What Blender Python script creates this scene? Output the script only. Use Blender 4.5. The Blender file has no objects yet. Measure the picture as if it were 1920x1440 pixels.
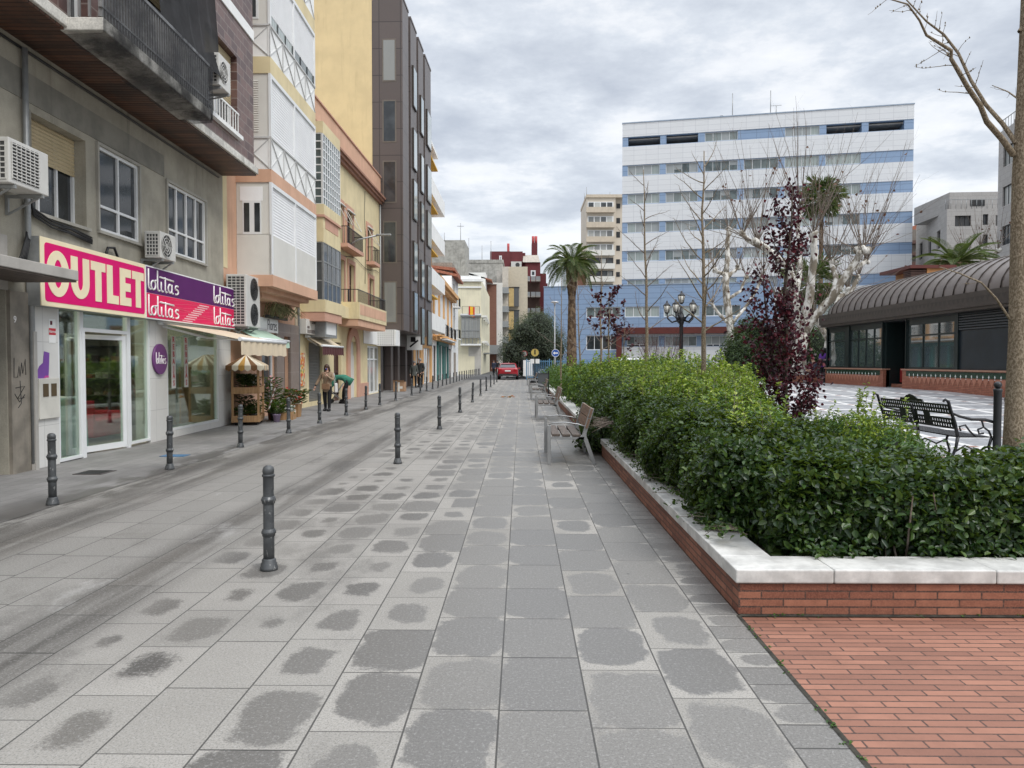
import bpy, bmesh, math, random
import numpy as np
from mathutils import Vector, Matrix
SC = bpy.context.scene
COL = SC.collection
R = math.radians

# ------------------------------------------------------------------ camera
EYE = 1.56; FPX = 1400.0
cam_d = bpy.data.cameras.new('camera'); cam = bpy.data.objects.new('camera', cam_d); COL.objects.link(cam)
cam.location = (0, 0, EYE); cam.rotation_euler = (R(90 - 1.678), 0, R(0.696))
cam_d.sensor_fit = 'HORIZONTAL'; cam_d.sensor_width = 36; cam_d.lens = 36 * FPX / 1920
cam_d.clip_start = 0.05; cam_d.clip_end = 3000
SC.camera = cam
SC.view_settings.view_transform = 'Standard'; SC.view_settings.look = 'None'
SC.view_settings.exposure = 0.50; SC.view_settings.gamma = 1.0
SC.cycles.max_bounces = 7; SC.cycles.transparent_max_bounces = 16

# ------------------------------------------------------------------ node helper
class NT:
    def __init__(s, tree): s.t = tree; s.n = tree.nodes; s.l = tree.links
    def new(s, typ, **kw):
        nd = s.n.new(typ)
        for k, v in kw.items():
            if hasattr(nd, k) and k not in nd.inputs: setattr(nd, k, v)
            else: s.set(nd.inputs[k], v)
        return nd
    def set(s, sock, v):
        if isinstance(v, bpy.types.NodeSocket): s.l.new(v, sock)
        elif isinstance(v, (tuple, list)) and len(v) == 3 and sock.type == 'RGBA': sock.default_value = (*v, 1)
        else: sock.default_value = v
    def m(s, op, a, b=None, c=None, clamp=False):
        nd = s.n.new('ShaderNodeMath'); nd.operation = op; nd.use_clamp = clamp
        for i, v in enumerate((a, b, c)):
            if v is not None: s.set(nd.inputs[i], v)
        return nd.outputs[0]
    def mix(s, f, a, b, mode='MIX'):
        nd = s.n.new('ShaderNodeMix'); nd.data_type = 'RGBA'; nd.blend_type = mode
        s.set(nd.inputs[0], f); s.set(nd.inputs[6], a); s.set(nd.inputs[7], b)
        return nd.outputs[2]
    def smooth(s, x, a, b):
        nd = s.n.new('ShaderNodeMapRange'); nd.interpolation_type = 'SMOOTHSTEP'
        s.set(nd.inputs[0], x); nd.inputs[1].default_value = a; nd.inputs[2].default_value = b
        return nd.outputs[0]
    def noise(s, vec, scale, detail=4, rough=.55, out=0):
        nd = s.n.new('ShaderNodeTexNoise'); nd.inputs['Scale'].default_value = scale
        nd.inputs['Detail'].default_value = detail; nd.inputs['Roughness'].default_value = rough
        if vec is not None: s.l.new(vec, nd.inputs['Vector'])
        return nd.outputs[out]
    def comb(s, x, y, z=0.0):
        nd = s.n.new('ShaderNodeCombineXYZ')
        for i, v in enumerate((x, y, z)): s.set(nd.inputs[i], v)
        return nd.outputs[0]
    def sep(s, v):
        nd = s.n.new('ShaderNodeSeparateXYZ'); s.l.new(v, nd.inputs[0]); return nd.outputs
    def white(s, vec):
        nd = s.n.new('ShaderNodeTexWhiteNoise'); nd.noise_dimensions = '3D'; s.l.new(vec, nd.inputs['Vector']); return nd.outputs[0]
    def bump(s, h, strength=.3, dist=.02):
        nd = s.n.new('ShaderNodeBump'); nd.inputs['Strength'].default_value = strength; nd.inputs['Distance'].default_value = dist
        s.l.new(h, nd.inputs['Height']); return nd.outputs[0]
    def ramp(s, f, stops):
        nd = s.n.new('ShaderNodeValToRGB'); cr = nd.color_ramp
        while len(cr.elements) < len(stops): cr.elements.new(.5)
        for e, (p, c) in zip(cr.elements, stops): e.position = p; e.color = (*c, 1)
        s.l.new(f, nd.inputs[0]); return nd.outputs[0]

# ------------------------------------------------------------------ sky: broken overcast
SUN_EL, SUN_AZ = 50, 135          # elevation, degrees clockwise of the street axis
w = bpy.data.worlds.new('World'); SC.world = w; w.use_nodes = True
W = NT(w.node_tree); W.n.clear()
wout = W.new('ShaderNodeOutputWorld')
sky = W.new('ShaderNodeTexSky'); sky.sky_type = 'NISHITA'; sky.sun_disc = False
sky.sun_elevation = R(SUN_EL); sky.sun_rotation = R(SUN_AZ)
bg1 = W.new('ShaderNodeBackground', Color=sky.outputs[0], Strength=0.11)
tc = W.new('ShaderNodeTexCoord')
sx, sy, sz_ = W.sep(tc.outputs['Generated'])[:3]
zc = W.m('MAXIMUM', sz_, 0.0)
den = W.m('ADD', zc, 0.10)
cv = W.comb(W.m('DIVIDE', sx, den), W.m('DIVIDE', sy, den), 0.7)
n1 = W.noise(cv, 1.25, 9, .58)
n2 = W.noise(cv, 3.4, 6, .62)
n3 = W.noise(cv, 0.33, 3, .5)
f = W.m('ADD', W.m('MULTIPLY', n1, .62), W.m('ADD', W.m('MULTIPLY', n2, .30), W.m('MULTIPLY', n3, .14)))
ccol = W.ramp(f, [(.43, (.41, .445, .505)), (.49, (.485, .52, .575)), (.535, (.565, .60, .65)), (.575, (.68, .70, .73)), (.64, (.76, .77, .78))])
hz = W.smooth(zc, 0.0, .30)
ccol = W.mix(W.m('MULTIPLY', W.m('SUBTRACT', 1.0, hz), .50), ccol, (.66, .69, .725))
zen = W.m('ADD', 1.0, W.m('MULTIPLY', W.smooth(zc, .45, .95), 2.3))
below = W.smooth(sz_, -.12, 0.0)
stren = W.m('MULTIPLY', zen, W.m('ADD', .35, W.m('MULTIPLY', below, .65)))
bg2 = W.new('ShaderNodeBackground', Color=ccol, Strength=stren)
mx = W.new('ShaderNodeMixShader'); mx.inputs[0].default_value = .9
W.l.new(bg1.outputs[0], mx.inputs[1]); W.l.new(bg2.outputs[0], mx.inputs[2]); W.l.new(mx.outputs[0], wout.inputs[0])

sun_d = bpy.data.lights.new('sun', 'SUN'); sun = bpy.data.objects.new('sun', sun_d); COL.objects.link(sun)
sun_d.energy = 1.4; sun_d.angle = R(25); sun_d.color = (1, .97, .92)
sd = Vector((math.sin(R(SUN_AZ)) * math.cos(R(SUN_EL)), math.cos(R(SUN_AZ)) * math.cos(R(SUN_EL)), math.sin(R(SUN_EL))))
sun.rotation_euler = sd.to_track_quat('Z', 'Y').to_euler(); sun.location = (0, 0, 60)

# ------------------------------------------------------------------ measuring: photo pixel -> place
_rot = cam.rotation_euler.to_matrix()
def ray(px, py): return _rot @ Vector(((px - 960) / FPX, -(py - 720) / FPX, -1))
EYEV = Vector((0, 0, EYE))
def G(px, py, z=0.0):
    d = ray(px, py); return EYEV + d * ((z - EYE) / d.z)
def at(px, py, Y):
    d = ray(px, py); return EYEV + d * (Y / d.y)

# ------------------------------------------------------------------ tagging and linking
def tag(o, label=None, cat=None, group=None, kind=None):
    if label: o['label'] = label
    if cat: o['category'] = cat
    if group: o['group'] = group
    if kind: o['kind'] = kind
    return o
def thing(name, label, cat, loc=(0, 0, 0), rz=0.0, group=None):
    o = bpy.data.objects.new(name, None); o.empty_display_size = .2; COL.objects.link(o)
    o.location = loc; o.rotation_euler = (0, 0, rz)
    return tag(o, label, cat, group)
def kids(o): return [c for c in bpy.data.objects if c.parent == o]
def copy_tree(o, parent=None, _map=None):
    if _map is None:
        _map = {}
        for c in bpy.data.objects: _map.setdefault(c.parent, []).append(c)
    c = o.copy(); COL.objects.link(c)
    if parent is not None: c.parent = parent
    for ch in _map.get(o, []): copy_tree(ch, c, _map)
    return c

# ------------------------------------------------------------------ mesh builder
class MB:
    def __init__(s): s.v = []; s.f = []; s.mi = []; s.sm = []; s.cur = 0; s.T = None
    def add(s, vs, fs, smooth=False):
        b = len(s.v)
        if s.T is not None: vs = [s.T @ Vector(p) for p in vs]
        s.v += [tuple(p) for p in vs]
        for f in fs: s.f.append([b + i for i in f]); s.mi.append(s.cur); s.sm.append(smooth)
        return s
    def quad(s, a, b, c, d): return s.add([a, b, c, d], [(0, 1, 2, 3)])
    def box(s, x0, x1, y0, y1, z0, z1):
        if x0 > x1: x0, x1 = x1, x0
        if y0 > y1: y0, y1 = y1, y0
        if z0 > z1: z0, z1 = z1, z0
        return s.add([(x0, y0, z0), (x1, y0, z0), (x1, y1, z0), (x0, y1, z0), (x0, y0, z1), (x1, y0, z1), (x1, y1, z1), (x0, y1, z1)],
                     [(0, 3, 2, 1), (4, 5, 6, 7), (0, 1, 5, 4), (1, 2, 6, 5), (2, 3, 7, 6), (3, 0, 4, 7)])
    def bar(s, p, q, w, h, up=(0, 0, 1)):      # square-section bar from p to q
        p = Vector(p); q = Vector(q); d = (q - p).normalized(); u = Vector(up)
        if abs(d.dot(u)) > .98: u = Vector((1, 0, 0))
        a = d.cross(u).normalized() * w / 2; b = a.cross(d).normalized() * h / 2
        vs = [p - a - b, p + a - b, p + a + b, p - a + b, q - a - b, q + a - b, q + a + b, q - a + b]
        return s.add(vs, [(0, 3, 2, 1), (4, 5, 6, 7), (0, 1, 5, 4), (1, 2, 6, 5), (2, 3, 7, 6), (3, 0, 4, 7)])
    def tube(s, pts, rad, n=8, cap=True, smooth=True):
        pts = [Vector(p) for p in pts]
        if not isinstance(rad, (list, tuple)): rad = [rad] * len(pts)
        vs = []; fs = []; a = None
        for i, p in enumerate(pts):
            d = (pts[min(i + 1, len(pts) - 1)] - pts[max(i - 1, 0)])
            d = d.normalized() if d.length > 1e-9 else Vector((0, 0, 1))
            if a is None: a = d.cross(Vector((0, 0, 1)) if abs(d.z) < .9 else Vector((1, 0, 0)))
            a = a - d * a.dot(d); a = a.normalized() if a.length > 1e-6 else d.orthogonal().normalized()
            b = d.cross(a)
            for k in range(n):
                t = 2 * math.pi * k / n
                vs.append(p + (a * math.cos(t) + b * math.sin(t)) * rad[i])
        for i in range(len(pts) - 1):
            for k in range(n):
                fs.append((i * n + k, i * n + (k + 1) % n, (i + 1) * n + (k + 1) % n, (i + 1) * n + k))
        s.add(vs, fs, smooth)
        if cap:
            b = len(s.v) - len(vs)
            s.f.append([b + k for k in reversed(range(n))]); s.f.append([b + (len(pts) - 1) * n + k for k in range(n)])
            s.mi += [s.cur] * 2; s.sm += [False] * 2
        return s
    def cyl(s, p, q, r, r2=None, n=12, smooth=True): return s.tube([p, q], [r, r if r2 is None else r2], n, True, smooth)
    def lathe(s, prof, n=16, c=(0, 0, 0), smooth=True):   # prof: (r, z) from bottom to top
        vs = []; fs = []
        for r, z in prof:
            for k in range(n):
                t = 2 * math.pi * k / n; vs.append((c[0] + r * math.cos(t), c[1] + r * math.sin(t), c[2] + z))
        for i in range(len(prof) - 1):
            for k in range(n): fs.append((i * n + k, i * n + (k + 1) % n, (i + 1) * n + (k + 1) % n, (i + 1) * n + k))
        s.add(vs, fs, smooth)
        b = len(s.v) - len(vs)
        if prof[0][0] > 1e-4: s.f.append([b + k for k in reversed(range(n))]); s.mi.append(s.cur); s.sm.append(False)
        if prof[-1][0] > 1e-4: s.f.append([b + (len(prof) - 1) * n + k for k in range(n)]); s.mi.append(s.cur); s.sm.append(False)
        return s
    def ball(s, c, r, n=10, m=6, sq=(1, 1, 1)):
        vs = []; fs = []
        for i in range(m + 1):
            a = math.pi * i / m - math.pi / 2
            for k in range(n):
                t = 2 * math.pi * k / n
                vs.append((c[0] + r * sq[0] * math.cos(a) * math.cos(t), c[1] + r * sq[1] * math.cos(a) * math.sin(t), c[2] + r * sq[2] * math.sin(a)))
        for i in range(m):
            for k in range(n): fs.append((i * n + k, i * n + (k + 1) % n, (i + 1) * n + (k + 1) % n, (i + 1) * n + k))
        return s.add(vs, fs, True)
    def prism(s, poly, h, M):      # polygon (u,v) extruded along w; M maps (u,v,w) -> xyz
        n = len(poly)
        vs = [M(u, v, 0) for u, v in poly] + [M(u, v, h) for u, v in poly]
        fs = [tuple(reversed(range(n))), tuple(range(n, 2 * n))] + [(i, (i + 1) % n, n + (i + 1) % n, n + i) for i in range(n)]
        return s.add(vs, fs)
    def build(s, name, mat, parent=None, bevel=0, seg=2):
        me = bpy.data.meshes.new(name); me.from_pydata(s.v, [], s.f)
        mats = mat if isinstance(mat, (list, tuple)) else [mat]
        for m_ in mats: me.materials.append(m_)
        if s.f:
            me.polygons.foreach_set('material_index', s.mi); me.polygons.foreach_set('use_smooth', s.sm)
        me.update()
        o = bpy.data.objects.new(name, me); COL.objects.link(o)
        if parent is not None: o.parent = parent
        if bevel:
            b = o.modifiers.new('bevel', 'BEVEL'); b.width = bevel; b.segments = seg; b.limit_method = 'ANGLE'; b.angle_limit = R(40)
        return o

# ------------------------------------------------------------------ facade frame: local x = outwards, y = along, z = up
class Facade:
    def __init__(s, p0, p1):
        s.o = Vector((p0[0], p0[1], 0)); d = Vector((p1[0] - p0[0], p1[1] - p0[1], 0)); s.L = d.length
        s.t = d.normalized(); s.n = Vector((s.t.y, -s.t.x, 0)); s.ang = math.atan2(-s.t.x, s.t.y)
    def thing(s, name, label, cat, group=None): return thing(name, label, cat, s.o, s.ang, group)
    def sz(s, px, py, d=0.0):
        r = ray(px, py); k = (d - (EYEV - s.o).dot(s.n)) / r.dot(s.n); p = EYEV + r * k
        return (p - s.o).dot(s.t), p.z
    def s_(s, px, d=0.0): return s.sz(px, 679, d)[0]
    def z_(s, px, py, d=0.0): return s.sz(px, py, d)[1]
    def pt(s, a, d=0.0, z=0.0): return s.o + s.t * a + s.n * d + Vector((0, 0, z))

def wall_holes(mb, s0, s1, z0, z1, holes, d=0.0, depth=.18):
    ss = sorted({s0, s1, *[max(s0, min(s1, h[i])) for h in holes for i in (0, 1)]})
    zs = sorted({z0, z1, *[max(z0, min(z1, h[i])) for h in holes for i in (2, 3)]})
    for i in range(len(ss) - 1):
        for j in range(len(zs) - 1):
            a, b, c, e = ss[i], ss[i + 1], zs[j], zs[j + 1]
            if b - a < 1e-5 or e - c < 1e-5: continue
            cs, cz = (a + b) / 2, (c + e) / 2
            if any(h[0] < cs < h[1] and h[2] < cz < h[3] for h in holes): continue
            mb.quad((d, a, c), (d, b, c), (d, b, e), (d, a, e))
    for a, b, c, e in [h[:4] for h in holes]:
        q = d - depth
        mb.quad((d, a, c), (d, a, e), (q, a, e), (q, a, c)); mb.quad((d, b, c), (q, b, c), (q, b, e), (d, b, e))
        mb.quad((d, a, e), (d, b, e), (q, b, e), (q, a, e)); mb.quad((d, a, c), (q, a, c), (q, b, c), (d, b, c))
def shell(mb, s0, s1, z0, z1, d=0.0, D=10.0):      # sides, back and roof behind a facade
    b = d - D
    mb.quad((d, s0, z0), (d, s0, z1), (b, s0, z1), (b, s0, z0)); mb.quad((d, s1, z0), (b, s1, z0), (b, s1, z1), (d, s1, z1))
    mb.quad((b, s0, z0), (b, s0, z1), (b, s1, z1), (b, s1, z0)); mb.quad((d, s0, z1), (d, s1, z1), (b, s1, z1), (b, s0, z1))
def window(par, a, b, c, e, fm, gm, d=-.12, nv=1, nh=0, fw=.05, sh=0.0, sm=None, name='window', hfrac=None):
    """frame at depth d in the hole a..b x c..e; child pane; optional roller shutter over the top fraction sh"""
    mb = MB(); x0, x1 = d - .03, d + .03
    mb.box(x0, x1, a, a + fw, c, e); mb.box(x0, x1, b - fw, b, c, e)
    mb.box(x0, x1, a + fw, b - fw, c, c + fw); mb.box(x0, x1, a + fw, b - fw, e - fw, e)
    for i in range(1, nv + 1):
        y = a + (b - a) * i / (nv + 1); mb.box(x0 + .004, x1 - .004, y - fw * .4, y + fw * .4, c + fw, e - fw)
    for i in range(1, nh + 1):
        z = c + (e - c) * (hfrac if hfrac else i / (nh + 1)); mb.box(x0 + .007, x1 - .007, a + fw, b - fw, z - fw * .4, z + fw * .4)
    o = mb.build(name, fm, par)
    p = MB(); p.quad((d - .012, a, c), (d - .012, b, c), (d - .012, b, e), (d - .012, a, e)); p.build('pane', gm, o)
    if sh > 0:
        q = MB(); zb = e - (e - c) * sh; n = max(3, int((e - zb) / .055)); 
        for k in range(n):
            z = zb + (e - zb) * k / n; hh = (e - zb) / n
            q.add([(d + .034, a + .01, z), (d + .034, b - .01, z), (d + .046, b - .01, z + hh * .5), (d + .046, a + .01, z + hh * .5), (d + .034, b - .01, z + hh * .96), (d + .034, a + .01, z + hh * .96)], [(0, 1, 2, 3), (3, 2, 4, 5)])
        q.build('roller_shutter', sm, o)
    return o
# ------------------------------------------------------------------ materials
_MC = {}
def pm(name, col, rough=.75, var=.10, scale=2.5, bump=0.0, bscale=60, streak=0.0, dirt=(.08, .075, .065), metal=0.0, spec=.4, fine=0.0, fscale=90, alpha=None):
    if name in _MC: return _MC[name]
    m = bpy.data.materials.new(name); m.use_nodes = True; N = NT(m.node_tree)
    bs = N.n['Principled BSDF']; tc = N.new('ShaderNodeTexCoord'); o = tc.outputs['Object']
    c = tuple(col)
    lo = tuple(x * (1 - var) for x in c); hi = tuple(min(1, x * (1 + var)) for x in c)
    n = N.smooth(N.noise(o, scale, 5, .6), .3, .7); cc = N.mix(n, lo, hi)
    if fine: cc = N.mix(N.m('MULTIPLY', N.smooth(N.noise(o, fscale, 2, .6), .42, .62), fine), cc, tuple(x * .5 for x in c))
    if streak:
        mp = N.new('ShaderNodeMapping'); N.l.new(o, mp.inputs[0]); mp.inputs['Scale'].default_value = (5, 5, .35)
        s_ = N.smooth(N.noise(mp.outputs[0], 1.0, 6, .65), .48, .75)
        s2 = N.smooth(N.noise(o, .7, 4, .6), .35, .7)
        cc = N.mix(N.m('MULTIPLY', N.m('MULTIPLY', s_, s2), streak), cc, dirt)
    N.l.new(cc, bs.inputs['Base Color']); bs.inputs['Roughness'].default_value = rough; bs.inputs['Metallic'].default_value = metal
    bs.inputs['Specular IOR Level'].default_value = spec
    if bump: N.l.new(N.bump(N.noise(o, bscale, 4, .6), bump, .01), bs.inputs['Normal'])
    if alpha is not None: bs.inputs['Alpha'].default_value = alpha
    _MC[name] = m; return m

def glass_mat(name, dark, pale, amt=.5, rough=.06):
    """window glass seen from the street: dark room or pale curtain behind, chosen per window"""
    m = bpy.data.materials.new(name); m.use_nodes = True; N = NT(m.node_tree); bs = N.n['Principled BSDF']
    oi = N.new('ShaderNodeObjectInfo'); tc = N.new('ShaderNodeTexCoord')
    sp = N.sep(tc.outputs['Object'])
    fold = N.m('ADD', .8, N.m('MULTIPLY', N.m('SINE', N.m('MULTIPLY', sp[1], 38.0)), .2))
    k = N.smooth(oi.outputs['Random'], 1 - amt - .25, 1 - amt + .25)
    pc = N.mix(fold, (0.02, .02, .02), pale)
    nz = N.smooth(N.noise(tc.outputs['Object'], 1.1, 4), .35, .65)
    c = N.mix(k, N.mix(nz, dark, tuple(x * 2.2 for x in dark)), pc)
    N.l.new(c, bs.inputs['Base Color']); bs.inputs['Roughness'].default_value = rough; bs.inputs['Specular IOR Level'].default_value = .7
    return m
GL = glass_mat('window_glass', (.025, .028, .03), (.42, .43, .41), .45)
GL_DK = glass_mat('dark_window_glass', (.022, .025, .028), (.10, .10, .10), .35)
GL_PALE = glass_mat('office_window_glass', (.055, .07, .07), (.38, .43, .41), .5, .1)

def clear_glass():
    m = bpy.data.materials.new('shop_glass'); m.use_nodes = True; N = NT(m.node_tree); N.n.clear()
    out = N.new('ShaderNodeOutputMaterial'); tr = N.new('ShaderNodeBsdfTransparent', Color=(.84, .92, .88)); gl = N.new('ShaderNodeBsdfGlossy', Color=(1, 1, 1), Roughness=.02)
    fr = N.new('ShaderNodeFresnel', IOR=1.5); fac = N.m('ADD', N.m('MULTIPLY', fr.outputs[0], .62), .015)
    mxs = N.new('ShaderNodeMixShader'); N.l.new(fac, mxs.inputs[0]); N.l.new(tr.outputs[0], mxs.inputs[1]); N.l.new(gl.outputs[0], mxs.inputs[2]); N.l.new(mxs.outputs[0], out.inputs[0])
    return m
CLEAR = clear_glass()

def leaf_mat(name, cols, trans=.28, rough=.42, tint=(.25, .35, .03)):
    m = bpy.data.materials.new(name); m.use_nodes = True; N = NT(m.node_tree); bs = N.n['Principled BSDF']; out = [n for n in N.n if n.type == 'OUTPUT_MATERIAL'][0]
    g = N.new('ShaderNodeNewGeometry'); k = len(cols)
    c = N.ramp(g.outputs['Random Per Island'], [((i + .0) / max(1, k - 1), c_) for i, c_ in enumerate(cols)])
    N.l.new(c, bs.inputs['Base Color']); bs.inputs['Roughness'].default_value = rough; bs.inputs['Specular IOR Level'].default_value = .35
    t = N.new('ShaderNodeBsdfTranslucent'); N.l.new(N.mix(.5, c, tint), t.inputs[0])
    mxs = N.new('ShaderNodeMixShader'); mxs.inputs[0].default_value = trans
    N.l.new(bs.outputs[0], mxs.inputs[1]); N.l.new(t.outputs[0], mxs.inputs[2]); N.l.new(mxs.outputs[0], out.inputs[0])
    return m
LEAF_DK = leaf_mat('dark_hedge_leaf', [(.007, .020, .006), (.013, .035, .009), (.022, .052, .012), (.038, .078, .017), (.08, .125, .028)], .22, .34)
LEAF_YG = leaf_mat('yellow_green_leaf', [(.012, .035, .009), (.025, .065, .014), (.055, .12, .02), (.12, .20, .03), (.22, .30, .045)], .3)
LEAF_NEW = leaf_mat('new_shoot_leaf', [(.07, .14, .02), (.15, .24, .03), (.27, .36, .045), (.40, .46, .08)], .35)
LEAF_PL = leaf_mat('purple_leaf', [(.018, .008, .012), (.032, .010, .016), (.05, .012, .02), (.075, .014, .024), (.15, .02, .03)], .25, .4, (.10, .008, .015))
LEAF_OL = leaf_mat('olive_leaf', [(.035, .05, .032), (.05, .07, .045), (.08, .10, .07), (.11, .13, .095)], .2)
LEAF_EV = leaf_mat('evergreen_leaf', [(.015, .035, .012), (.03, .06, .018), (.05, .085, .025)], .2)
LEAF_PM = leaf_mat('palm_leaf', [(.035, .06, .02), (.06, .095, .03), (.09, .13, .045), (.13, .16, .06)], .2)
LEAF_DRY = leaf_mat('dry_leaf', [(.10, .05, .03), (.17, .09, .05), (.12, .04, .03)], .2, .5, (.15, .05, .02))

def bark(name, c1, c2, scale=14, rough=.85, bump=.6):
    m = bpy.data.materials.new(name); m.use_nodes = True; N = NT(m.node_tree); bs = N.n['Principled BSDF']
    o = N.new('ShaderNodeTexCoord').outputs['Object']
    mp = N.new('ShaderNodeMapping'); N.l.new(o, mp.inputs[0]); mp.inputs['Scale'].default_value = (1, 1, .55)
    n = N.noise(mp.outputs[0], scale, 6, .65); N.l.new(N.mix(N.smooth(n, .42, .6), c1, c2), bs.inputs['Base Color'])
    bs.inputs['Roughness'].default_value = rough; bs.inputs['Specular IOR Level'].default_value = .2
    N.l.new(N.bump(n, bump, .02), bs.inputs['Normal']); return m
BARK_TAN = bark('tan_bark', (.15, .115, .075), (.30, .245, .175), 55, .9, .8)
BARK_WHITE = bark('white_plane_bark', (.20, .17, .13), (.66, .64, .59), 3.2, .8, .4)
BARK_DK = bark('dark_bark', (.045, .035, .028), (.11, .085, .065), 20)
BARK_TWIG = bark('twig_bark', (.13, .10, .08), (.24, .20, .165), 20)
BARK_PALM = bark('palm_bark', (.07, .045, .03), (.20, .14, .09), 9, .9, 1.0)
TWIG_RED = bark('reddish_twig', (.06, .03, .028), (.13, .06, .055), 20)

def tiles_mat(name, c1, c2, tw, th, mortar, mw=.004, rough=.6, streak=.0, off=0.0, var=1.0, horiz=False, bump=.25, spec=.4, stain=0.0):
    """brick or tile courses: u runs along the face (x+y), v is height (or y when horizontal)"""
    m = bpy.data.materials.new(name); m.use_nodes = True; N = NT(m.node_tree); bs = N.n['Principled BSDF']
    o = N.new('ShaderNodeTexCoord').outputs['Object']; x, y, z = N.sep(o)[:3]
    v = N.comb(x, y, 0) if horiz else N.comb(N.m('ADD', x, y), z, 0)
    b = N.new('ShaderNodeTexBrick'); b.offset = off; b.offset_frequency = 2; b.squash = 1
    N.l.new(v, b.inputs['Vector']); b.inputs['Scale'].default_value = 1; b.inputs['Brick Width'].default_value = tw; b.inputs['Row Height'].default_value = th
    b.inputs['Mortar Size'].default_value = mw; b.inputs['Mortar Smooth'].default_value = .1; b.inputs['Bias'].default_value = 0
    b.inputs['Color1'].default_value = (*c1, 1); b.inputs['Color2'].default_value = (*c2, 1); b.inputs['Mortar'].default_value = (*mortar, 1)
    n = N.noise(o, 9, 6, .65); c = N.mix(N.m('MULTIPLY', N.smooth(n, .35, .7), .35 * var), b.outputs['Color'], tuple(q * .55 for q in c1))
    nf = N.noise(o, 140, 2, .6); c = N.mix(N.m('MULTIPLY', N.smooth(nf, .4, .65), .22 * var), c, tuple(min(1, q * 1.5) for q in c2))
    if streak or stain:
        s2 = N.smooth(N.noise(o, 1.6, 6, .65), .45, .75); c = N.mix(N.m('MULTIPLY', s2, max(streak, stain)), c, tuple(q * .35 for q in c1))
    N.l.new(c, bs.inputs['Base Color']); bs.inputs['Roughness'].default_value = rough; bs.inputs['Specular IOR Level'].default_value = spec
    h = N.m('ADD', N.m('MULTIPLY', N.m('SUBTRACT', 1.0, b.outputs['Fac']), 1.0), N.m('MULTIPLY', n, .3))
    N.l.new(N.bump(h, bump, .01), bs.inputs['Normal']); return m

BRICK_WALL = tiles_mat('planter_brick', (.15, .05, .03), (.36, .15, .09), .27, .049, (.045, .033, .028), .0055, .6, off=.5, stain=.25)
BRICK_PAVE = tiles_mat('brick_paving', (.345, .160, .105), (.205, .092, .062), .25, .060, (.03, .022, .02), .0048, .6, off=.37, horiz=True, bump=.6, stain=.42)
TILE_BROWN = tiles_mat('brown_facade_tile', (.062, .034, .033), (.17, .098, .082), .40, .20, (.23, .19, .17), .011, .4, off=.5)
PANEL_WHITE = tiles_mat('white_metal_panel', (.64, .65, .66), (.67, .68, .69), 1.45, .62, (.50, .51, .53), .022, .35, off=0, var=.2, bump=.05)
PANEL_BLUE = tiles_mat('blue_metal_panel', (.225, .315, .455), (.24, .33, .47), 2.6, .62, (.16, .225, .33), .035, .38, off=0, var=.15, bump=.05)
PANEL_DARK = tiles_mat('dark_bronze_panel', (.090, .072, .066), (.104, .083, .076), 1.1, 1.35, (.035, .028, .026), .02, .4, off=0, var=.3, bump=.08, spec=.5)
STONE_GRANITE = tiles_mat('brown_granite_slab', (.20, .155, .13), (.25, .195, .165), .8, .62, (.33, .28, .24), .01, .35, off=0)
BRICK_FAR = tiles_mat('far_brick', (.19, .085, .055), (.23, .11, .075), .5, .12, (.14, .09, .07), .01, .8, off=.5)
MARBLE_PIER = tiles_mat('white_pier_slab', (.62, .61, .58), (.66, .65, .62), .9, .62, (.48, .47, .45), .006, .35, off=0, var=.2, bump=.05)
GREY_STONE = tiles_mat('grey_stone_slab', (.33, .315, .30), (.38, .365, .35), .9, .45, (.22, .21, .20), .012, .7, off=.5)

PAINT_GREY = pm('grey_render', (.35, .325, .265), .85, .16, 1.6, .25, 40, .55, (.07, .062, .05), fine=.25)
PAINT_GREY2 = pm('pale_grey_render', (.34, .325, .285), .85, .14, 1.6, .2, 40, .4)
CREAM = pm('cream_render', (.64, .54, .33), .85, .08, 1.2, .15, 50, .75, (.36, .29, .18))
YELLOW = pm('yellow_render', (.62, .495, .285), .85, .07, .8, .2, 30, .75, (.40, .31, .17))
PEACH = pm('peach_render', (.59, .36, .245), .85, .08, 1.4, .15, 50, .6, (.3, .16, .10))
SALMON = pm('salmon_render', (.52, .30, .22), .85, .08, 1.4, .15, 50, .3, (.3, .15, .1))
WHITE = pm('white_paint', (.78, .78, .76), .55, .05, 1.5, 0, 50, .18, (.4, .38, .34))
WHITE_ALU = pm('white_aluminium', (.70, .71, .71), .35, .03, 2)
SHUT_WHITE = pm('white_shutter', (.80, .80, .80), .45, .04, 2)
SHUT_TAN = pm('tan_shutter', (.48, .39, .24), .5, .08, 2)
SHUT_GREY = pm('grey_shutter', (.17, .165, .15), .5, .1, 2, 0, 50, .2)
OFFWHITE = pm('offwhite_panel', (.62, .605, .56), .6, .04, 1.5, 0, 50, .1)
CONCRETE = pm('stained_concrete', (.60, .58, .53), .9, .2, 4, .5, 30, .7, (.08, .085, .06), fine=.35, fscale=40)
CONC_PALE = pm('pale_concrete', (.37, .35, .32), .9, .12, 2, .3, 30, .35)
WOOD_SOFFIT = None
DARK = pm('dark_metal', (.022, .023, .025), .45, .2, 6)
BLACK = pm('black_paint', (.012, .012, .013), .4, .2, 6)
IRON = pm('black_iron', (.012, .012, .014), .35, .2, 20, .1, 80)
STEEL = pm('steel_grey', (.33, .33, .325), .42, .08, 8, metal=.6)
GALV = pm('galvanised', (.30, .31, .31), .5, .1, 8, metal=.4)
BRONZE = pm('bronze_roof', (.135, .112, .10), .32, .14, 1.5, 0, 50, .25, (.05, .045, .04), metal=.35)
BRONZE_DK = pm('dark_bronze', (.055, .044, .037), .45, .15, 3, metal=.2)
GREENBLK = pm('green_black_frame', (.010, .018, .018), .35, .1, 4)
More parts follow.
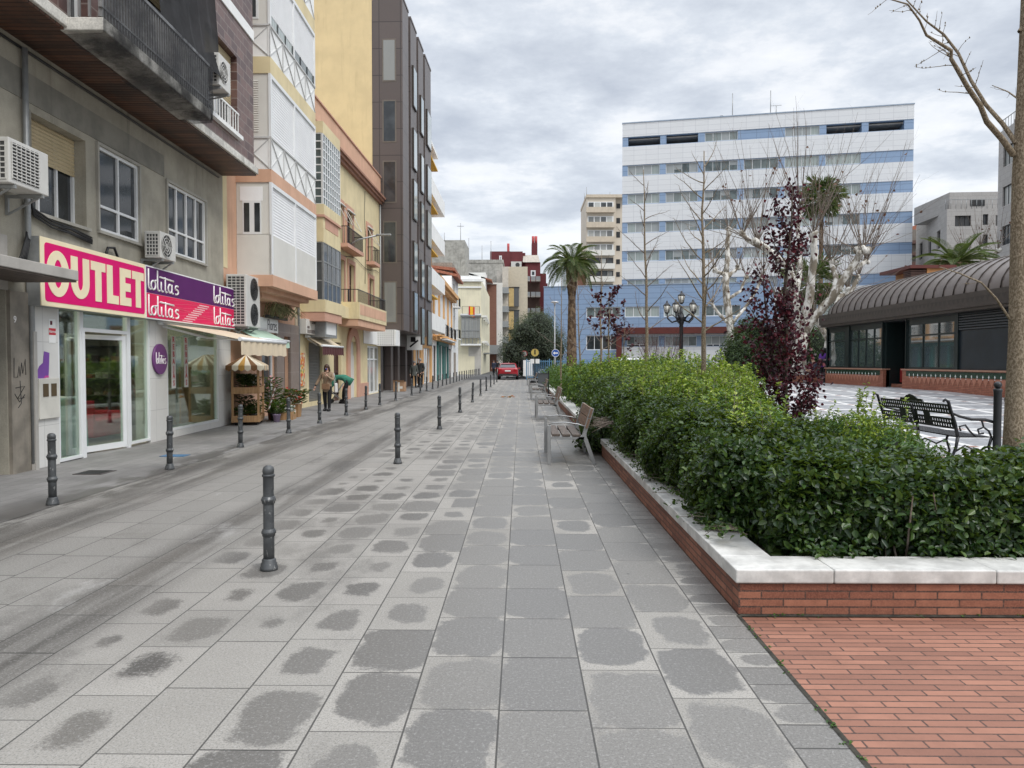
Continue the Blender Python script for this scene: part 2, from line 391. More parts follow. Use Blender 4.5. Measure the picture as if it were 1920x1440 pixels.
REDBROWN = pm('red_brown_cladding', (.10, .022, .016), .5, .12, 2)
DARKRED = pm('dark_red_render', (.13, .028, .032), .8, .1, 1, 0, 40, .3, (.07, .02, .02))
TEAL = pm('teal_paint', (.05, .17, .155), .55, .12, 3, 0, 50, .2)
ORANGE = pm('orange_render', (.62, .36, .16), .85, .1, 1.2, .1, 40, .3)
BEIGE = pm('beige_render', (.50, .43, .34), .85, .08, 1, .1, 40, .3)
STAINED = pm('weathered_render', (.34, .33, .30), .9, .25, 1.6, .4, 20, 1.0, (.06, .06, .055), fine=.3, fscale=20)
ROOFTILE = pm('clay_roof_tile', (.30, .115, .07), .85, .25, 6, .4, 20)
SOIL = pm('soil', (.075, .055, .038), .95, .3, 8, .8, 30)
MARBLE = pm('marble_coping', (.54, .53, .50), .42, .22, 5, .08, 60, .5, (.34, .31, .27), fine=.12, fscale=30)
LAMPGLASS = pm('frosted_lamp_glass', (.6, .58, .52), .3, .05, 5)
RUBBER = pm('rubber', (.012, .012, .012), .7, .1, 10)
SKIN = pm('skin', (.50, .30, .22), .55, .05, 10)
def wood(name, c1, c2, ax=0, sc=30, rough=.65):
    m = bpy.data.materials.new(name); m.use_nodes = True; N = NT(m.node_tree); bs = N.n['Principled BSDF']
    o = N.new('ShaderNodeTexCoord').outputs['Object']; mp = N.new('ShaderNodeMapping'); N.l.new(o, mp.inputs[0])
    s_ = [sc, sc, sc]; s_[ax] = sc * .05; mp.inputs['Scale'].default_value = s_
    n = N.noise(mp.outputs[0], 1, 7, .7); N.l.new(N.mix(N.smooth(n, .35, .65), c1, c2), bs.inputs['Base Color'])
    bs.inputs['Roughness'].default_value = rough; N.l.new(N.bump(n, .3, .005), bs.inputs['Normal']); return m
WOOD_GREY = wood('weathered_slat_wood', (.050, .038, .030), (.125, .095, .075), 1, 60)
WOOD_BACK = wood('brown_slat_wood', (.10, .058, .036), (.21, .13, .085), 1, 60)
WOOD_PINE = wood('pine_wood', (.26, .14, .06), (.42, .25, .12), 2, 40)
WOOD_DOOR = wood('dark_door_wood', (.05, .022, .016), (.09, .04, .028), 2, 30)

# wooden soffit slats running across the overhang
def soffit():
    m = bpy.data.materials.new('slatted_soffit'); m.use_nodes = True; N = NT(m.node_tree); bs = N.n['Principled BSDF']
    o = N.new('ShaderNodeTexCoord').outputs['Object']; x, y, z = N.sep(o)[:3]
    k = N.m('DIVIDE', y, .115); fr = N.m('FRACT', k); idx = N.m('FLOOR', k)
    r = N.white(N.comb(idx, 0.0, 0.0)); c = N.mix(r, (.050, .021, .013), (.135, .058, .033))
    c = N.mix(N.smooth(N.noise(N.comb(N.m('MULTIPLY', x, 2.5), N.m('MULTIPLY', y, .9), 0.0), 1.2, 4), .45, .75), c, (.028, .018, .014))
    g = N.m('LESS_THAN', fr, .14); c = N.mix(g, c, (.006, .004, .003)); N.l.new(c, bs.inputs['Base Color']); bs.inputs['Roughness'].default_value = .5
    N.l.new(N.bump(N.smooth(N.m('ABSOLUTE', N.m('SUBTRACT', fr, .57)), .43, .34), .8, .02), bs.inputs['Normal']); return m
WOOD_SOFFIT = soffit()

# ------------------------------------------------------------------ street paving: 40 x 60 cm granite flags drying after rain
def paving():
    m = bpy.data.materials.new('granite_flags'); m.use_nodes = True; N = NT(m.node_tree); bs = N.n['Principled BSDF']
    P = N.new('ShaderNodeNewGeometry').outputs['Position']; x, y, z = N.sep(P)[:3]
    u = N.m('DIVIDE', N.m('ADD', x, .098), .4); col = N.m('FLOOR', u); fu = N.m('FRACT', u)
    band = N.m('GREATER_THAN', x, 1.102)                                  # narrow edging course beside the planter
    ln = N.m('SUBTRACT', .6, N.m('MULTIPLY', band, .40))
    v = N.m('ADD', N.m('DIVIDE', y, ln), N.m('MULTIPLY', N.white(N.comb(col, 3.7, 0.0)), .93)); row = N.m('FLOOR', v); fv = N.m('FRACT', v)
    du = N.m('MULTIPLY', N.m('MINIMUM', fu, N.m('SUBTRACT', 1.0, fu)), .4)
    dv = N.m('MULTIPLY', N.m('MINIMUM', fv, N.m('SUBTRACT', 1.0, fv)), ln)
    r = N.white(N.comb(col, row, 1.3)); r2 = N.white(N.comb(col, row, 8.1)); r3 = N.white(N.comb(row, col, 4.4))
    jw = N.m('ADD', .0030, N.m('MULTIPLY', N.m('POWER', r2, 6.0), .006))
    ju = N.m('LESS_THAN', du, .0042); jv = N.m('LESS_THAN', dv, jw)
    joint = N.m('MAXIMUM', ju, jv)
    # wet patch left in the middle of each flag
    nz = N.noise(P, 5.5, 5, .62); nzf = N.noise(P, 28, 3, .6)
    pu = N.m('ABSOLUTE', N.m('MULTIPLY', N.m('SUBTRACT', fu, N.m('ADD', .44, N.m('MULTIPLY', r3, .14))), 2.0))
    pv = N.m('ABSOLUTE', N.m('MULTIPLY', N.m('SUBTRACT', fv, N.m('ADD', .44, N.m('MULTIPLY', r, .14))), 2.0))
    pd = N.m('POWER', N.m('ADD', N.m('POWER', pu, 3.0), N.m('POWER', pv, 3.0)), .3333)
    pd = N.m('ADD', pd, N.m('ADD', N.m('MULTIPLY', N.m('SUBTRACT', nz, .5), .85), N.m('MULTIPLY', N.m('SUBTRACT', nzf, .5), .22)))
    right = N.smooth(x, -1.9, .0); left = N.smooth(x, -2.7, -2.2)
    far = N.smooth(y, 9.0, 20.0)
    rr = N.m('POWER', r2, N.m('SUBTRACT', .85, N.m('MULTIPLY', right, .45)))
    thr = N.m('ADD', N.m('ADD', .16, N.m('MULTIPLY', rr, .72)), N.m('MULTIPLY', right, .36))
    dry = N.m('GREATER_THAN', r3, N.m('ADD', .86, N.m('MULTIPLY', right, .14)))
    thr = N.m('SUBTRACT', thr, N.m('MULTIPLY', dry, .9))
    thr = N.m('SUBTRACT', thr, N.m('MULTIPLY', far, .12))
    dd = N.m('SUBTRACT', thr, pd)
    dd = N.m('MULTIPLY', N.m('ADD', dd, N.m('MULTIPLY', N.m('SUBTRACT', N.noise(P, 60, 2, .7), .5), N.m('SUBTRACT', .5, N.m('MULTIPLY', right, .4)))), N.m('ADD', .55, N.m('MULTIPLY', right, .6)))
    wet = N.m('MULTIPLY', N.smooth(dd, -.07, .08), left)
    blot = N.m('MULTIPLY', N.smooth(N.noise(N.comb(x, N.m('MULTIPLY', y, .55), 0.0), .8, 7, .68), .50, .64), .55)
    # wheel tracks and damp gutter on the carriageway
    st = N.comb(N.m('MULTIPLY', x, 2.2), N.m('MULTIPLY', y, .16), 0.0); ns = N.noise(st, 1.6, 5, .6)
    tr = N.m('MAXIMUM', N.smooth(N.m('ABSOLUTE', N.m('ADD', x, 2.72)), .40, .05), N.smooth(N.m('ABSOLUTE', N.m('ADD', x, 4.45)), .55, .05))
    trk = N.m('MULTIPLY', tr, N.smooth(ns, .32, .54))
    ngut = N.noise(N.comb(N.m('MULTIPLY', x, 1.6), N.m('MULTIPLY', y, .45), 2.0), 1.3, 6, .65)
    gut = N.m('MULTIPLY', N.smooth(N.m('ABSOLUTE', N.m('ADD', x, 4.92)), .50, .12), N.smooth(ngut, .44, .56))
    damp = N.m('MAXIMUM', N.m('MULTIPLY', wet, N.m('ADD', .62, N.m('MULTIPLY', r, .38))), N.m('MAXIMUM', N.m('MULTIPLY', trk, 1.0), N.m('MAXIMUM', gut, blot)), clamp=True)
    dryc = N.mix(r, (.255, .241, .216), (.325, .306, .276)); dryc = N.mix(N.m('MULTIPLY', N.smooth(N.noise(P, .55, 4), .4, .65), .5), dryc, (.20, .187, .168)); dryc = N.mix(N.m('MULTIPLY', N.m('SUBTRACT', 1.0, left), .5), dryc, (.185, .177, .163))
    wetc = N.mix(r3, (.070, .065, .058), (.105, .096, .083)); wetc = N.mix(right, wetc, (.142, .136, .127))  # lighter right-hand wet tone holds sky reflection in the colour
    c = N.mix(damp, dryc, wetc)
    sp = N.noise(P, 110, 2, .8); sp2 = N.noise(P, 62, 3, .8)
    c = N.mix(N.m('MULTIPLY', N.smooth(sp, .48, .64), .46), c, (.055, .054, .052))
    c = N.mix(N.m('MULTIPLY', N.smooth(sp2, .52, .66), .36), c, (.40, .39, .375))
    gum = N.new('ShaderNodeTexVoronoi', Scale=1.7, Randomness=1.0); N.l.new(P, gum.inputs['Vector'])
    gw = N.m('MULTIPLY', N.m('LESS_THAN', gum.outputs['Distance'], .020), N.m('LESS_THAN', N.sep(gum.outputs['Color'])[0], .4))
    c = N.mix(N.m('MULTIPLY', gw, .85), c, (.035, .034, .033))
    # chalky splash marks
    ch = N.m('MULTIPLY', N.smooth(N.noise(N.comb(N.m('MULTIPLY', x, 1.3), N.m('MULTIPLY', y, .5), 5.0), 1.1, 7, .7), .60, .72), N.m('MULTIPLY', N.smooth(x, -2.3, -2.8), N.smooth(x, -4.3, -3.6)))
    c = N.mix(N.m('MULTIPLY', ch, .28), c, (.5, .49, .47))
    c = N.mix(N.m('MULTIPLY', joint, .88), c, (.035, .033, .03))
    N.l.new(c, bs.inputs['Base Color'])
    rg = N.m('SUBTRACT', .72, N.m('MULTIPLY', damp, N.m('ADD', .12, N.m('MULTIPLY', right, .22))))
    N.l.new(rg, bs.inputs['Roughness']); bs.inputs['Specular IOR Level'].default_value = .45
    h = N.m('ADD', N.m('MULTIPLY', N.m('SUBTRACT', 1.0, joint), 1.0), N.m('ADD', N.m('MULTIPLY', sp, .25), N.m('MULTIPLY', r2, .35)))
    N.l.new(N.bump(h, .35, .006), bs.inputs['Normal']); return m
FLAGS = paving()
def setts():
    m = bpy.data.materials.new('pavement_setts'); m.use_nodes = True; N = NT(m.node_tree); bs = N.n['Principled BSDF']
    P = N.new('ShaderNodeNewGeometry').outputs['Position']; x, y, z = N.sep(P)[:3]
    b = N.new('ShaderNodeTexBrick'); b.offset = .5; N.l.new(N.comb(y, x, 0.0), b.inputs['Vector']); b.inputs['Scale'].default_value = 1
    b.inputs['Brick Width'].default_value = .3; b.inputs['Row Height'].default_value = .2; b.inputs['Mortar Size'].default_value = .004
    b.inputs['Color1'].default_value = (.235, .225, .215, 1); b.inputs['Color2'].default_value = (.19, .183, .173, 1); b.inputs['Mortar'].default_value = (.10, .095, .09, 1)
    n = N.noise(P, .8, 6, .6); c = N.mix(N.m('MULTIPLY', N.smooth(n, .42, .62), .5), b.outputs[0], (.115, .11, .105))
    ng = N.noise(N.comb(N.m('MULTIPLY', x, 1.5), N.m('MULTIPLY', y, .5), 4.0), 1.2, 6, .65)
    gut = N.m('MULTIPLY', N.smooth(x, -5.9, -5.15), N.smooth(ng, .46, .56))
    c = N.mix(N.m('MULTIPLY', gut, .8), c, (.065, .06, .054))
    sp = N.noise(P, 120, 2, .7); c = N.mix(N.m('MULTIPLY', N.smooth(sp, .5, .66), .35), c, (.10, .10, .10))
    N.l.new(c, bs.inputs['Base Color']); N.l.new(N.m('SUBTRACT', .75, N.m('MULTIPLY', gut, .3)), bs.inputs['Roughness'])
    N.l.new(N.bump(N.m('ADD', b.outputs['Fac'], N.m('MULTIPLY', sp, -.3)), -.3, .006), bs.inputs['Normal']); return m
SETTS = setts()
def plaza_mat():
    m = bpy.data.materials.new('plaza_marble_grid'); m.use_nodes = True; N = NT(m.node_tree); bs = N.n['Principled BSDF']
    P = N.new('ShaderNodeNewGeometry').outputs['Position']; x, y, z = N.sep(P)[:3]
    fx = N.m('FRACT', N.m('DIVIDE', x, 1.25)); fy = N.m('FRACT', N.m('DIVIDE', y, 1.25))
    line = N.m('MAXIMUM', N.m('LESS_THAN', fx, .14), N.m('LESS_THAN', fy, .14))
    dia = N.m('MULTIPLY', N.m('LESS_THAN', fx, .14), N.m('LESS_THAN', fy, .14))
    n = N.noise(P, 1.1, 6, .6); n2 = N.noise(P, 7, 4, .6)
    dk = N.mix(N.smooth(n2, .3, .7), (.19, .195, .205), (.31, .315, .325)); dk = N.mix(N.m('MULTIPLY', N.smooth(n, .5, .7), .4), dk, (.16, .10, .085))  # brownish reflection put into the slab colour as random patches
    c = N.mix(line, dk, N.mix(N.smooth(n2, .3, .7), (.56, .55, .53), (.68, .67, .65))); c = N.mix(dia, c, (.25, .13, .10))
    sp_ = N.noise(N.comb(N.m('MULTIPLY', x, 1.0), N.m('MULTIPLY', y, .5), 0.0), .8, 5); c = N.mix(N.m('MULTIPLY', N.smooth(sp_, .5, .7), .35), c, (.6, .59, .58))
    N.l.new(c, bs.inputs['Base Color']); bs.inputs['Roughness'].default_value = .42; bs.inputs['Specular IOR Level'].default_value = .5
    return m
PLAZA = plaza_mat()
TERRAIN = pm('far_ground', (.22, .215, .20), .9, .15, .2, 0, 10, 0)
ASPHALT = pm('asphalt', (.075, .075, .076), .85, .15, .8, .3, 60, fine=.3, fscale=60)

# ------------------------------------------------------------------ ground surfaces
def sheet(name, pts, mat, kind='structure'):
    mb = MB(); mb.add(pts, [tuple(range(len(pts)))]); o = mb.build(name, mat); tag(o, kind=kind); return o
sheet('ground', [(-900, -100, -.03), (900, -100, -.03), (900, 1500, -.03), (-900, 1500, -.03)], TERRAIN)
sheet('street_paving', [(-5.05, -6, 0), (1.34, -6, 0), (1.34, 66, 0), (-5.05, 66, 0)], FLAGS)
sheet('pavement', [(-9.0, -6, .004), (-5.05, -6, .004), (-5.05, 130, .004), (-9.0, 130, .004)], SETTS)
sheet('road', [(-5.05, 66, -.004), (60, 66, -.004), (60, 84, -.004), (1, 84, -.004), (1, 240, -.004), (-5.05, 240, -.004)], ASPHALT)
sheet('brick_paving', [(1.34, -6, -.004), (9, -6, -.004), (9, 4.59, -.004), (1.34, 4.59, -.004)], BRICK_PAVE)
mb = MB()       # plaza rises gently away from the street
prof = [(5.95, .10), (10, .10), (14, .17), (20, .42), (26, .55), (62, .55)]
for (ya, za), (yb, zb) in zip(prof, prof[1:]): mb.quad((5.75, ya, za), (40, ya, za), (40, yb, zb), (5.75, yb, zb))
tag(mb.build('plaza_paving', PLAZA), kind='structure')
sheet('paving_joint', [(1.326, -6, .003), (1.350, -6, .003), (1.350, 4.575, .003), (1.326, 4.575, .003)], pm('joint_soil', (.035, .032, .024), .95, .5, 20))
sheet('paving_joint', [(1.35, 4.548, .003), (9, 4.556, .003), (9, 4.589, .003), (1.35, 4.589, .003)], pm('joint_soil', (.035, .032, .024)))
def plaza_z(y):
    for (ya, za), (yb, zb) in zip(prof, prof[1:]):
        if y <= yb: return za + (zb - za) * max(0, (y - ya)) / (yb - ya)
    return .55
mb = MB(); xs = ((1.6, .20), (2.4, .34), (4.7, .40), (5.62, .19)); [mb.quad((a, y0, za), (b, y0, zb), (b, y1, zb), (a, y1, za)) for (a, za), (b, zb) in zip(xs, xs[1:]) for y0, y1 in ((5.9, 62),)]; mb.quad((1.6, 4.8, .2), (5.6, 4.8, .2), (5.62, 5.9, .19), (1.6, 5.9, .2)); tag(mb.build('soil_bed', SOIL), kind='structure')
# ================================================================== LEFT ROW OF BUILDINGS
def glyphs(body, size, mat, parent, M, name='lettering', bold=0.0, ext=.004, sx=1.0, sp=1.0):
    """text as a real mesh; M = 4x4 placing (x right, y up, z out of the face)"""
    cu = bpy.data.curves.new('txt', 'FONT'); cu.body = body; cu.size = size; cu.extrude = ext; cu.offset = bold; cu.space_character = sp
    cu.align_x = 'CENTER'; cu.align_y = 'CENTER'; cu.resolution_u = 4
    t = bpy.data.objects.new('txt', cu); COL.objects.link(t)
    dg = bpy.context.evaluated_depsgraph_get(); me = bpy.data.meshes.new_from_object(t.evaluated_get(dg))
    bpy.data.objects.remove(t)
    me.transform(M @ Matrix.Diagonal((sx, 1, 1, 1))); me.materials.clear(); me.materials.append(mat); me.name = name
    o = bpy.data.objects.new(name, me); COL.objects.link(o); o.parent = parent; return o
def FM(d, s, z):       # letters on a facade: u along +y, v up, w outwards (+x)
    return Matrix(((0, 0, 1, d), (1, 0, 0, s), (0, 1, 0, z), (0, 0, 0, 1)))
def arc(cx, cy, rx, ry, a0, a1, n=10):
    return [(cx + rx * math.cos(R(a0 + (a1 - a0) * i / n)), cy + ry * math.sin(R(a0 + (a1 - a0) * i / n))) for i in range(n + 1)]
def script_word(mb, M, s=1.0, rad=.035, sy=None):
    sy = sy or s
    L = lambda x: [(x, 2.3), (x - .02, .45)] + arc(x + .2, .28, .2, .28, 180, 300, 6)
    st = [L(0), arc(.62, .52, .30, .50, 90, 450, 18) + [(.85, 1.05), (1.12, 1.15)], L(1.22), [(1.72, 1.1), (1.72, .4)] + arc(1.9, .25, .18, .25, 180, 300, 6),
          [(1.5, 1.62), (3.55, 1.50)], [(2.3, 1.75), (2.3, .4)] + arc(2.47, .25, .18, .25, 180, 300, 6),
          arc(3.0, .52, .28, .5, 60, 400, 16), [(3.27, 1.05), (3.27, .35)] + arc(3.42, .22, .15, .22, 180, 290, 5),
          arc(4.05, .78, .26, .26, 40, 230, 8) + arc(3.95, .28, .30, .30, 60, -120, 9)]
    for pl in st: mb.tube([M @ Vector((x * s, y * sy, 0)) for x, y in pl], rad, 5)

# ---- grey building with the outlet shop --------------------------------------------------
FA = Facade((-6.86, 2.0), (-7.30, 18.3)); A = FA.thing('apartment_building', 'grey rendered apartment block with wooden soffit and netted balcony over the outlet shop', 'building')
sA = lambda px, d=0: FA.s_(px, d)
LA = FA.L
s_pier0, s_g0, s_d0, s_d1, s_g1, s_w0, s_w1, s_end = [sA(p) for p in (57, 105, 150, 240, 278, 310, 407, 430)]
zt = 2.50
w1 = (sA(66), sA(167), 3.76, 5.18); w2 = (sA(188), sA(263), 3.79, 5.22); w3 = (sA(316), sA(387), 3.81, 5.23)
portal = (sA(-150), sA(12), 0.0, 2.6)
mb = MB(); wall_holes(mb, 0, LA, 0, 6.12, [(s_g0, s_w1, 0.0, zt), portal, w1, w2, w3], 0, .26)
shell(mb, 0, LA, 0, 14.5, 0, 9); mb.build('wall', PAINT_GREY, A)
# cladding around the shop: white piers, threshold
mb = MB(); mb.box(-.02, .035, s_pier0, s_g0, 0, zt); mb.box(-.25, .035, s_g1, s_w0, 0, zt); mb.box(-.02, .035, s_w1, s_end, 0, zt)
mb.box(-.25, .03, s_w0, s_w1, 0, .14); mb.build('shop_pier', MARBLE_PIER, A)
mb = MB(); mb.box(-.01, .05, sA(14), sA(49), 0, 2.55); mb.build('stone_pilaster', pm('veined_stone', (.22, .195, .16), .6, .25, 3, .1, 30, .6), A)
mb = MB(); mb.box(-.01, .03, sA(-160), sA(14), 2.55, 3.3); mb.box(.052, .11, sA(49.5), sA(56), 0, 2.0); mb.build('door_surround', CONC_PALE, A)
mb = MB(); mb.box(-.26, -.2, *portal); mb.build('portal_door', DARK, A)
mb = MB(); mb.box(0.0, .88, sA(-200), 8.42, 2.70, 2.84); mb.build('canopy_slab', CONC_PALE, A, .01)
mb = MB(); mb.box(0.01, .86, sA(-200), 8.40, 2.675, 2.70); mb.build('canopy_soffit', WOOD_GREY, A)
# drain pipe and cables
mb = MB(); pz = [(.07, sA(52), .1), (.07, sA(52), 3.2), (.07, sA(48), 3.3), (.07, sA(48), 6.0)]; mb.tube(pz, .04, 8); mb.build('drain_pipe', GALV, A)
mb = MB(); rg = random.Random(3)
for k in range(7):
    z0 = 3.72 - .018 * k; mb.tube([(.05 + .01 * k, sA(40) + .02 * k, 4.0 - .02 * k), (.06, sA(60), z0 + .06), (.06, sA(95), z0 - .03 + rg.uniform(-.03, .03)), (.05, sA(130), z0 - .05 + rg.uniform(-.03, .03)), (.04, sA(172), z0 - .10 + rg.uniform(-.02, .02))], .013, 5)
for k in range(5): mb.tube([(.09, sA(20) + .05 * k, 2.86), (.10 + .02 * k, sA(30), 3.05), (.08, sA(44) + .02 * k, 3.35), (.06, sA(48), 3.5 + .1 * k)], .014, 5)
mb.tube([(.05, sA(193), 3.3), (.07, sA(198), 3.52), (.07, sA(210), 3.55), (.05, sA(222), 3.32)], .022, 6)
mb.tube([(.03, .5, 6.0), (.03, LA - .3, 6.0)], .02, 6); mb.build('cable', BLACK, A)
# windows of the first floor
win_in = pm('window_reveal', (.26, .235, .19), .8)
window(A, w1[0], w1[1], w1[2], w1[3], WHITE_ALU, GL_DK, -.22, 2, 0, .05, .42, SHUT_TAN)
window(A, w2[0], w2[1], w2[2], w2[3], WHITE_ALU, GL_DK, -.03, 1, 1, .055, 0, None, hfrac=.30)
window(A, w3[0], w3[1], w3[2], w3[3], WHITE_ALU, GL_DK, -.03, 3, 1, .05, 0, None, hfrac=.34)
mb = MB()
for q in (w1, w2, w3): mb.box(-.02, .06, q[0] - .04, q[1] + .04, q[2] - .05, q[2] - .002)
for q in (w2, w3):
    mb.box(.0, .045, q[0] - .05, q[0] - .001, q[2], q[3]); mb.box(.0, .045, q[1] + .001, q[1] + .05, q[2], q[3]); mb.box(0, .045, q[0] - .05, q[1] + .05, q[3] + .001, q[3] + .05)
mb.build('window_surround', PAINT_GREY2, A)
mb = MB(); mb.box(-.01, .012, w1[0] - .9, w3[0] - .1, 5.30, 5.72); mb.box(-.01, .02, w1[0] - .12, w1[0] - .02, 3.7, 5.2); mb.build('wall_panel', pm('dark_grey_render', (.215, .205, .175), .85, .2, 1.5, .2, 40, .5), A)
# overhanging storeys
du = .77; wu = (sA(391, du), sA(450, du), 6.75, 8.52); wb = (sA(143, du), sA(176, du), 6.30, 8.4); wc = (sA(250, du), sA(330, du), 6.30, 8.6)
mb = MB(); wall_holes(mb, 0, LA, 6.30, 14.5, [wu, wb, wc], du, .22); mb.quad((du, LA, 6.3), (0, LA, 6.3), (0, LA, 14.5), (du, LA, 14.5)); mb.build('tiled_wall', TILE_BROWN, A)
mb = MB(); mb.box(-.02, du + .11, 0, LA, 6.14, 6.30); mb.build('floor_slab', CONCRETE, A, .012)
mb = MB(); mb.box(.001, du + .06, .02, LA - .02, 6.105, 6.14); mb.build('soffit', WOOD_SOFFIT, A)
mb = MB(); mb.box(du, du + .03, 0, LA, 9.35, 9.60); mb.build('white_band', WHITE, A)
window(A, *wu, WHITE_ALU, GL_DK, du - .18, 1, 0, .05, .62, SHUT_TAN); window(A, *wb, WHITE_ALU, GL_DK, du - .16, 1, 0, .05, .5, SHUT_TAN); window(A, *wc, WHITE_ALU, GL_DK, du - .16, 1, 0, .05, .3, SHUT_TAN)
mb = MB()
for k in range(12):
    y = wu[0] + .05 + k * (wu[1] - wu[0] - .1) / 11; mb.box(du + .02, du + .04, y - .008, y + .008, 6.80, 7.22)
mb.box(du + .015, du + .045, wu[0], wu[1], 7.2, 7.24); mb.box(du + .0, du + .10, wu[0] - .1, wu[1] + .1, 6.66, 6.75); mb.build('window_guard', WHITE, A)
# balcony
b0, b1 = sA(204, 1.37), sA(401, 1.37); bd = 1.37
mb = MB(); mb.box(du, bd, b0, b1, 6.10, 6.28); mb.build('balcony_slab', CONCRETE, A, .015)
mb = MB(); n = 44
for k in range(n + 1):
    y = b0 + .05 + (b1 - b0 - .1) * k / n; mb.box(bd - .06, bd - .03, y - .017, y + .017, 6.30, 7.08)
for k in range(4):
    x = du + .1 + k * .14; mb.box(x, x + .03, b0 + .02, b0 + .05, 6.30, 7.08)
mb.box(bd - .08, bd - .01, b0, b1, 7.08, 7.13); mb.box(du, bd - .08, b0 + .015, b0 + .06, 7.08, 7.13); mb.box(bd - .07, bd - .02, b0, b1, 6.42, 6.45); mb.build('balcony_railing', STEEL, A)
def netting():
    m = bpy.data.materials.new('black_debris_net'); m.use_nodes = True; N = NT(m.node_tree); bs = N.n['Principled BSDF']
    o = N.new('ShaderNodeTexCoord').outputs['Object']; n = N.noise(o, 2.6, 6, .65)
    bs.inputs['Base Color'].default_value = (.018, .018, .020, 1); bs.inputs['Roughness'].default_value = .9
    N.l.new(N.m('ADD', .34, N.m('MULTIPLY', N.smooth(n, .35, .65), .46)), bs.inputs['Alpha']); return m
NET = netting(); NET2 = pm('dense_debris_net', (.012, .012, .013), .9, .4, 3, .6, 12, alpha=.93)
mb = MB(); rg = random.Random(8); nn = 22; vs = []; fs = []
rows = [(bd - .5, 6.02), (bd + .015, 6.06), (bd + .03, 6.35), (bd + .02, 6.75), (bd + .03, 7.10)]
for i in range(nn + 1):
    y = b0 - .02 + (b1 - b0 + .06) * i / nn
    for j, (x, z) in enumerate(rows): vs.append((x + rg.uniform(-.02, .025), y, z + (rg.uniform(-.05, .02) if j < 2 else rg.uniform(-.01, .01))))
for i in range(nn):
    for j in range(4): a = i * 5 + j; fs.append((a, a + 5, a + 6, a + 1))
mb.add(vs, fs, True); mb.quad((du, b1 + .04, 6.1), (bd + .02, b1 + .04, 6.1), (bd + .02, b1 + .04, 7.15), (du, b1 + .04, 7.15)); net = mb.build('debris_net', NET, A)
mb = MB(); vs = []; fs = []; nn = 16; nz = 8; ya, yb = sA(250, du), sA(398, 1.0)
for i in range(nn + 1):
    for j in range(nz + 1):
        y = ya + (yb - ya) * i / nn; z = 7.12 + j * .42; x = bd - .05 - (bd - du - .25) * (j / nz) ** .6
        vs.append((x + .04 * math.sin(i * 1.9 + j * .6) + rg.uniform(-.02, .02), y + rg.uniform(-.03, .03), z))
for i in range(nn):
    for j in range(nz): a = i * (nz + 1) + j; fs.append((a, a + nz + 1, a + nz + 2, a + 1))
mb.add(vs, fs, True); mb.build('debris_net', NET2, A)
# ---- shop front and the room behind it
sf = -.012
def glazed(s0, s1, z0, z1, fw=.045, nv=0, nh=0, name='shop_window', hf=None):
    mb = MB(); mb.box(sf - .04, sf + .04, s0, s0 + fw, z0, z1); mb.box(sf - .04, sf + .04, s1 - fw, s1, z0, z1); mb.box(sf - .04, sf + .04, s0 + fw, s1 - fw, z0, z0 + fw); mb.box(sf - .04, sf + .04, s0 + fw, s1 - fw, z1 - fw, z1)
    for i in range(nv): y = s0 + (s1 - s0) * (i + 1) / (nv + 1); mb.box(sf - .03, sf + .03, y - .02, y + .02, z0 + fw, z1 - fw)
    o = mb.build(name, WHITE_ALU, A); p = MB(); p.box(sf - .004, sf + .004, s0 + fw, s1 - fw, z0 + fw, z1 - fw); p.build('pane', CLEAR, o); return o
glazed(s_g0, s_d0, .02, zt); glazed(s_d0 + .002, s_d1 - .002, 2.06, zt, .06); glazed(s_d1, s_g1 - .002, .05, zt); glazed(s_w0 + .002, s_w1 - .002, .145, zt, .05)
mb = MB(); mb.box(sf - .05, sf + .05, s_d0 + .002, s_d0 + .09, 0, 2.058); mb.box(sf - .05, sf + .05, s_d1 - .09, s_d1 - .002, 0, 2.058); mb.build('door_frame', WHITE_ALU, A)
# open door leaf swung inward, hinge on the far jamb
T = Matrix.Translation((sf, s_d1 - .10, 0)) @ Matrix.Rotation(R(-13), 4, 'Z')
mb = MB(); mb.T = T; dw = s_d1 - s_d0 - .22
mb.box(-.025, .025, -.08, 0, .03, 2.03); mb.box(-.025, .025, -dw, -dw + .08, .03, 2.03); mb.box(-.025, .025, -dw + .08, -.08, .03, .13); mb.box(-.025, .025, -dw + .08, -.08, 1.95, 2.03); door = mb.build('door', WHITE_ALU, A)
mb = MB(); mb.T = T; mb.box(-.004, .004, -dw + .08, -.08, .13, 1.95); mb.build('pane', CLEAR, door)
mb = MB(); mb.T = T; mb.tube([(.06, -dw + .05, .85), (.06, -dw + .05, 1.25)], .012, 6); mb.build('handle', STEEL, door)
mb = MB(); r0, r1, dp, hh = s_pier0 + .1, LA - .12, -4.2, 2.62
mb.quad((-.26, r0, .01), (dp, r0, .01), (dp, r1, .01), (-.26, r1, .01)); mb.cur = 1
mb.quad((-.26, r0, hh), (-.26, r1, hh), (dp, r1, hh), (dp, r0, hh)); mb.quad((dp, r0, 0), (dp, r0, hh), (dp, r1, hh), (dp, r1, 0)); mb.quad((-.26, r0, 0), (-.26, r0, hh), (dp, r0, hh), (dp, r0, 0)); mb.quad((-.26, r1, 0), (dp, r1, 0), (dp, r1, hh), (-.26, r1, hh))
mb.build('shop_room', [pm('shop_floor', (.18, .17, .16), .4), pm('shop_plaster', (.30, .32, .29), .8)], A)
mb = MB()
for z in (.35, .75, 1.15, 1.55, 1.95): mb.box(-3.9, -1.2, r1 - .35, r1 - .02, z, z + .03); mb.box(-4.1, -3.8, r0 + .1, r1 - .4, z, z + .03)
for x in (-3.9, -2.6, -1.23): mb.box(x, x + .03, r1 - .35, r1 - .02, 0, 2.1)
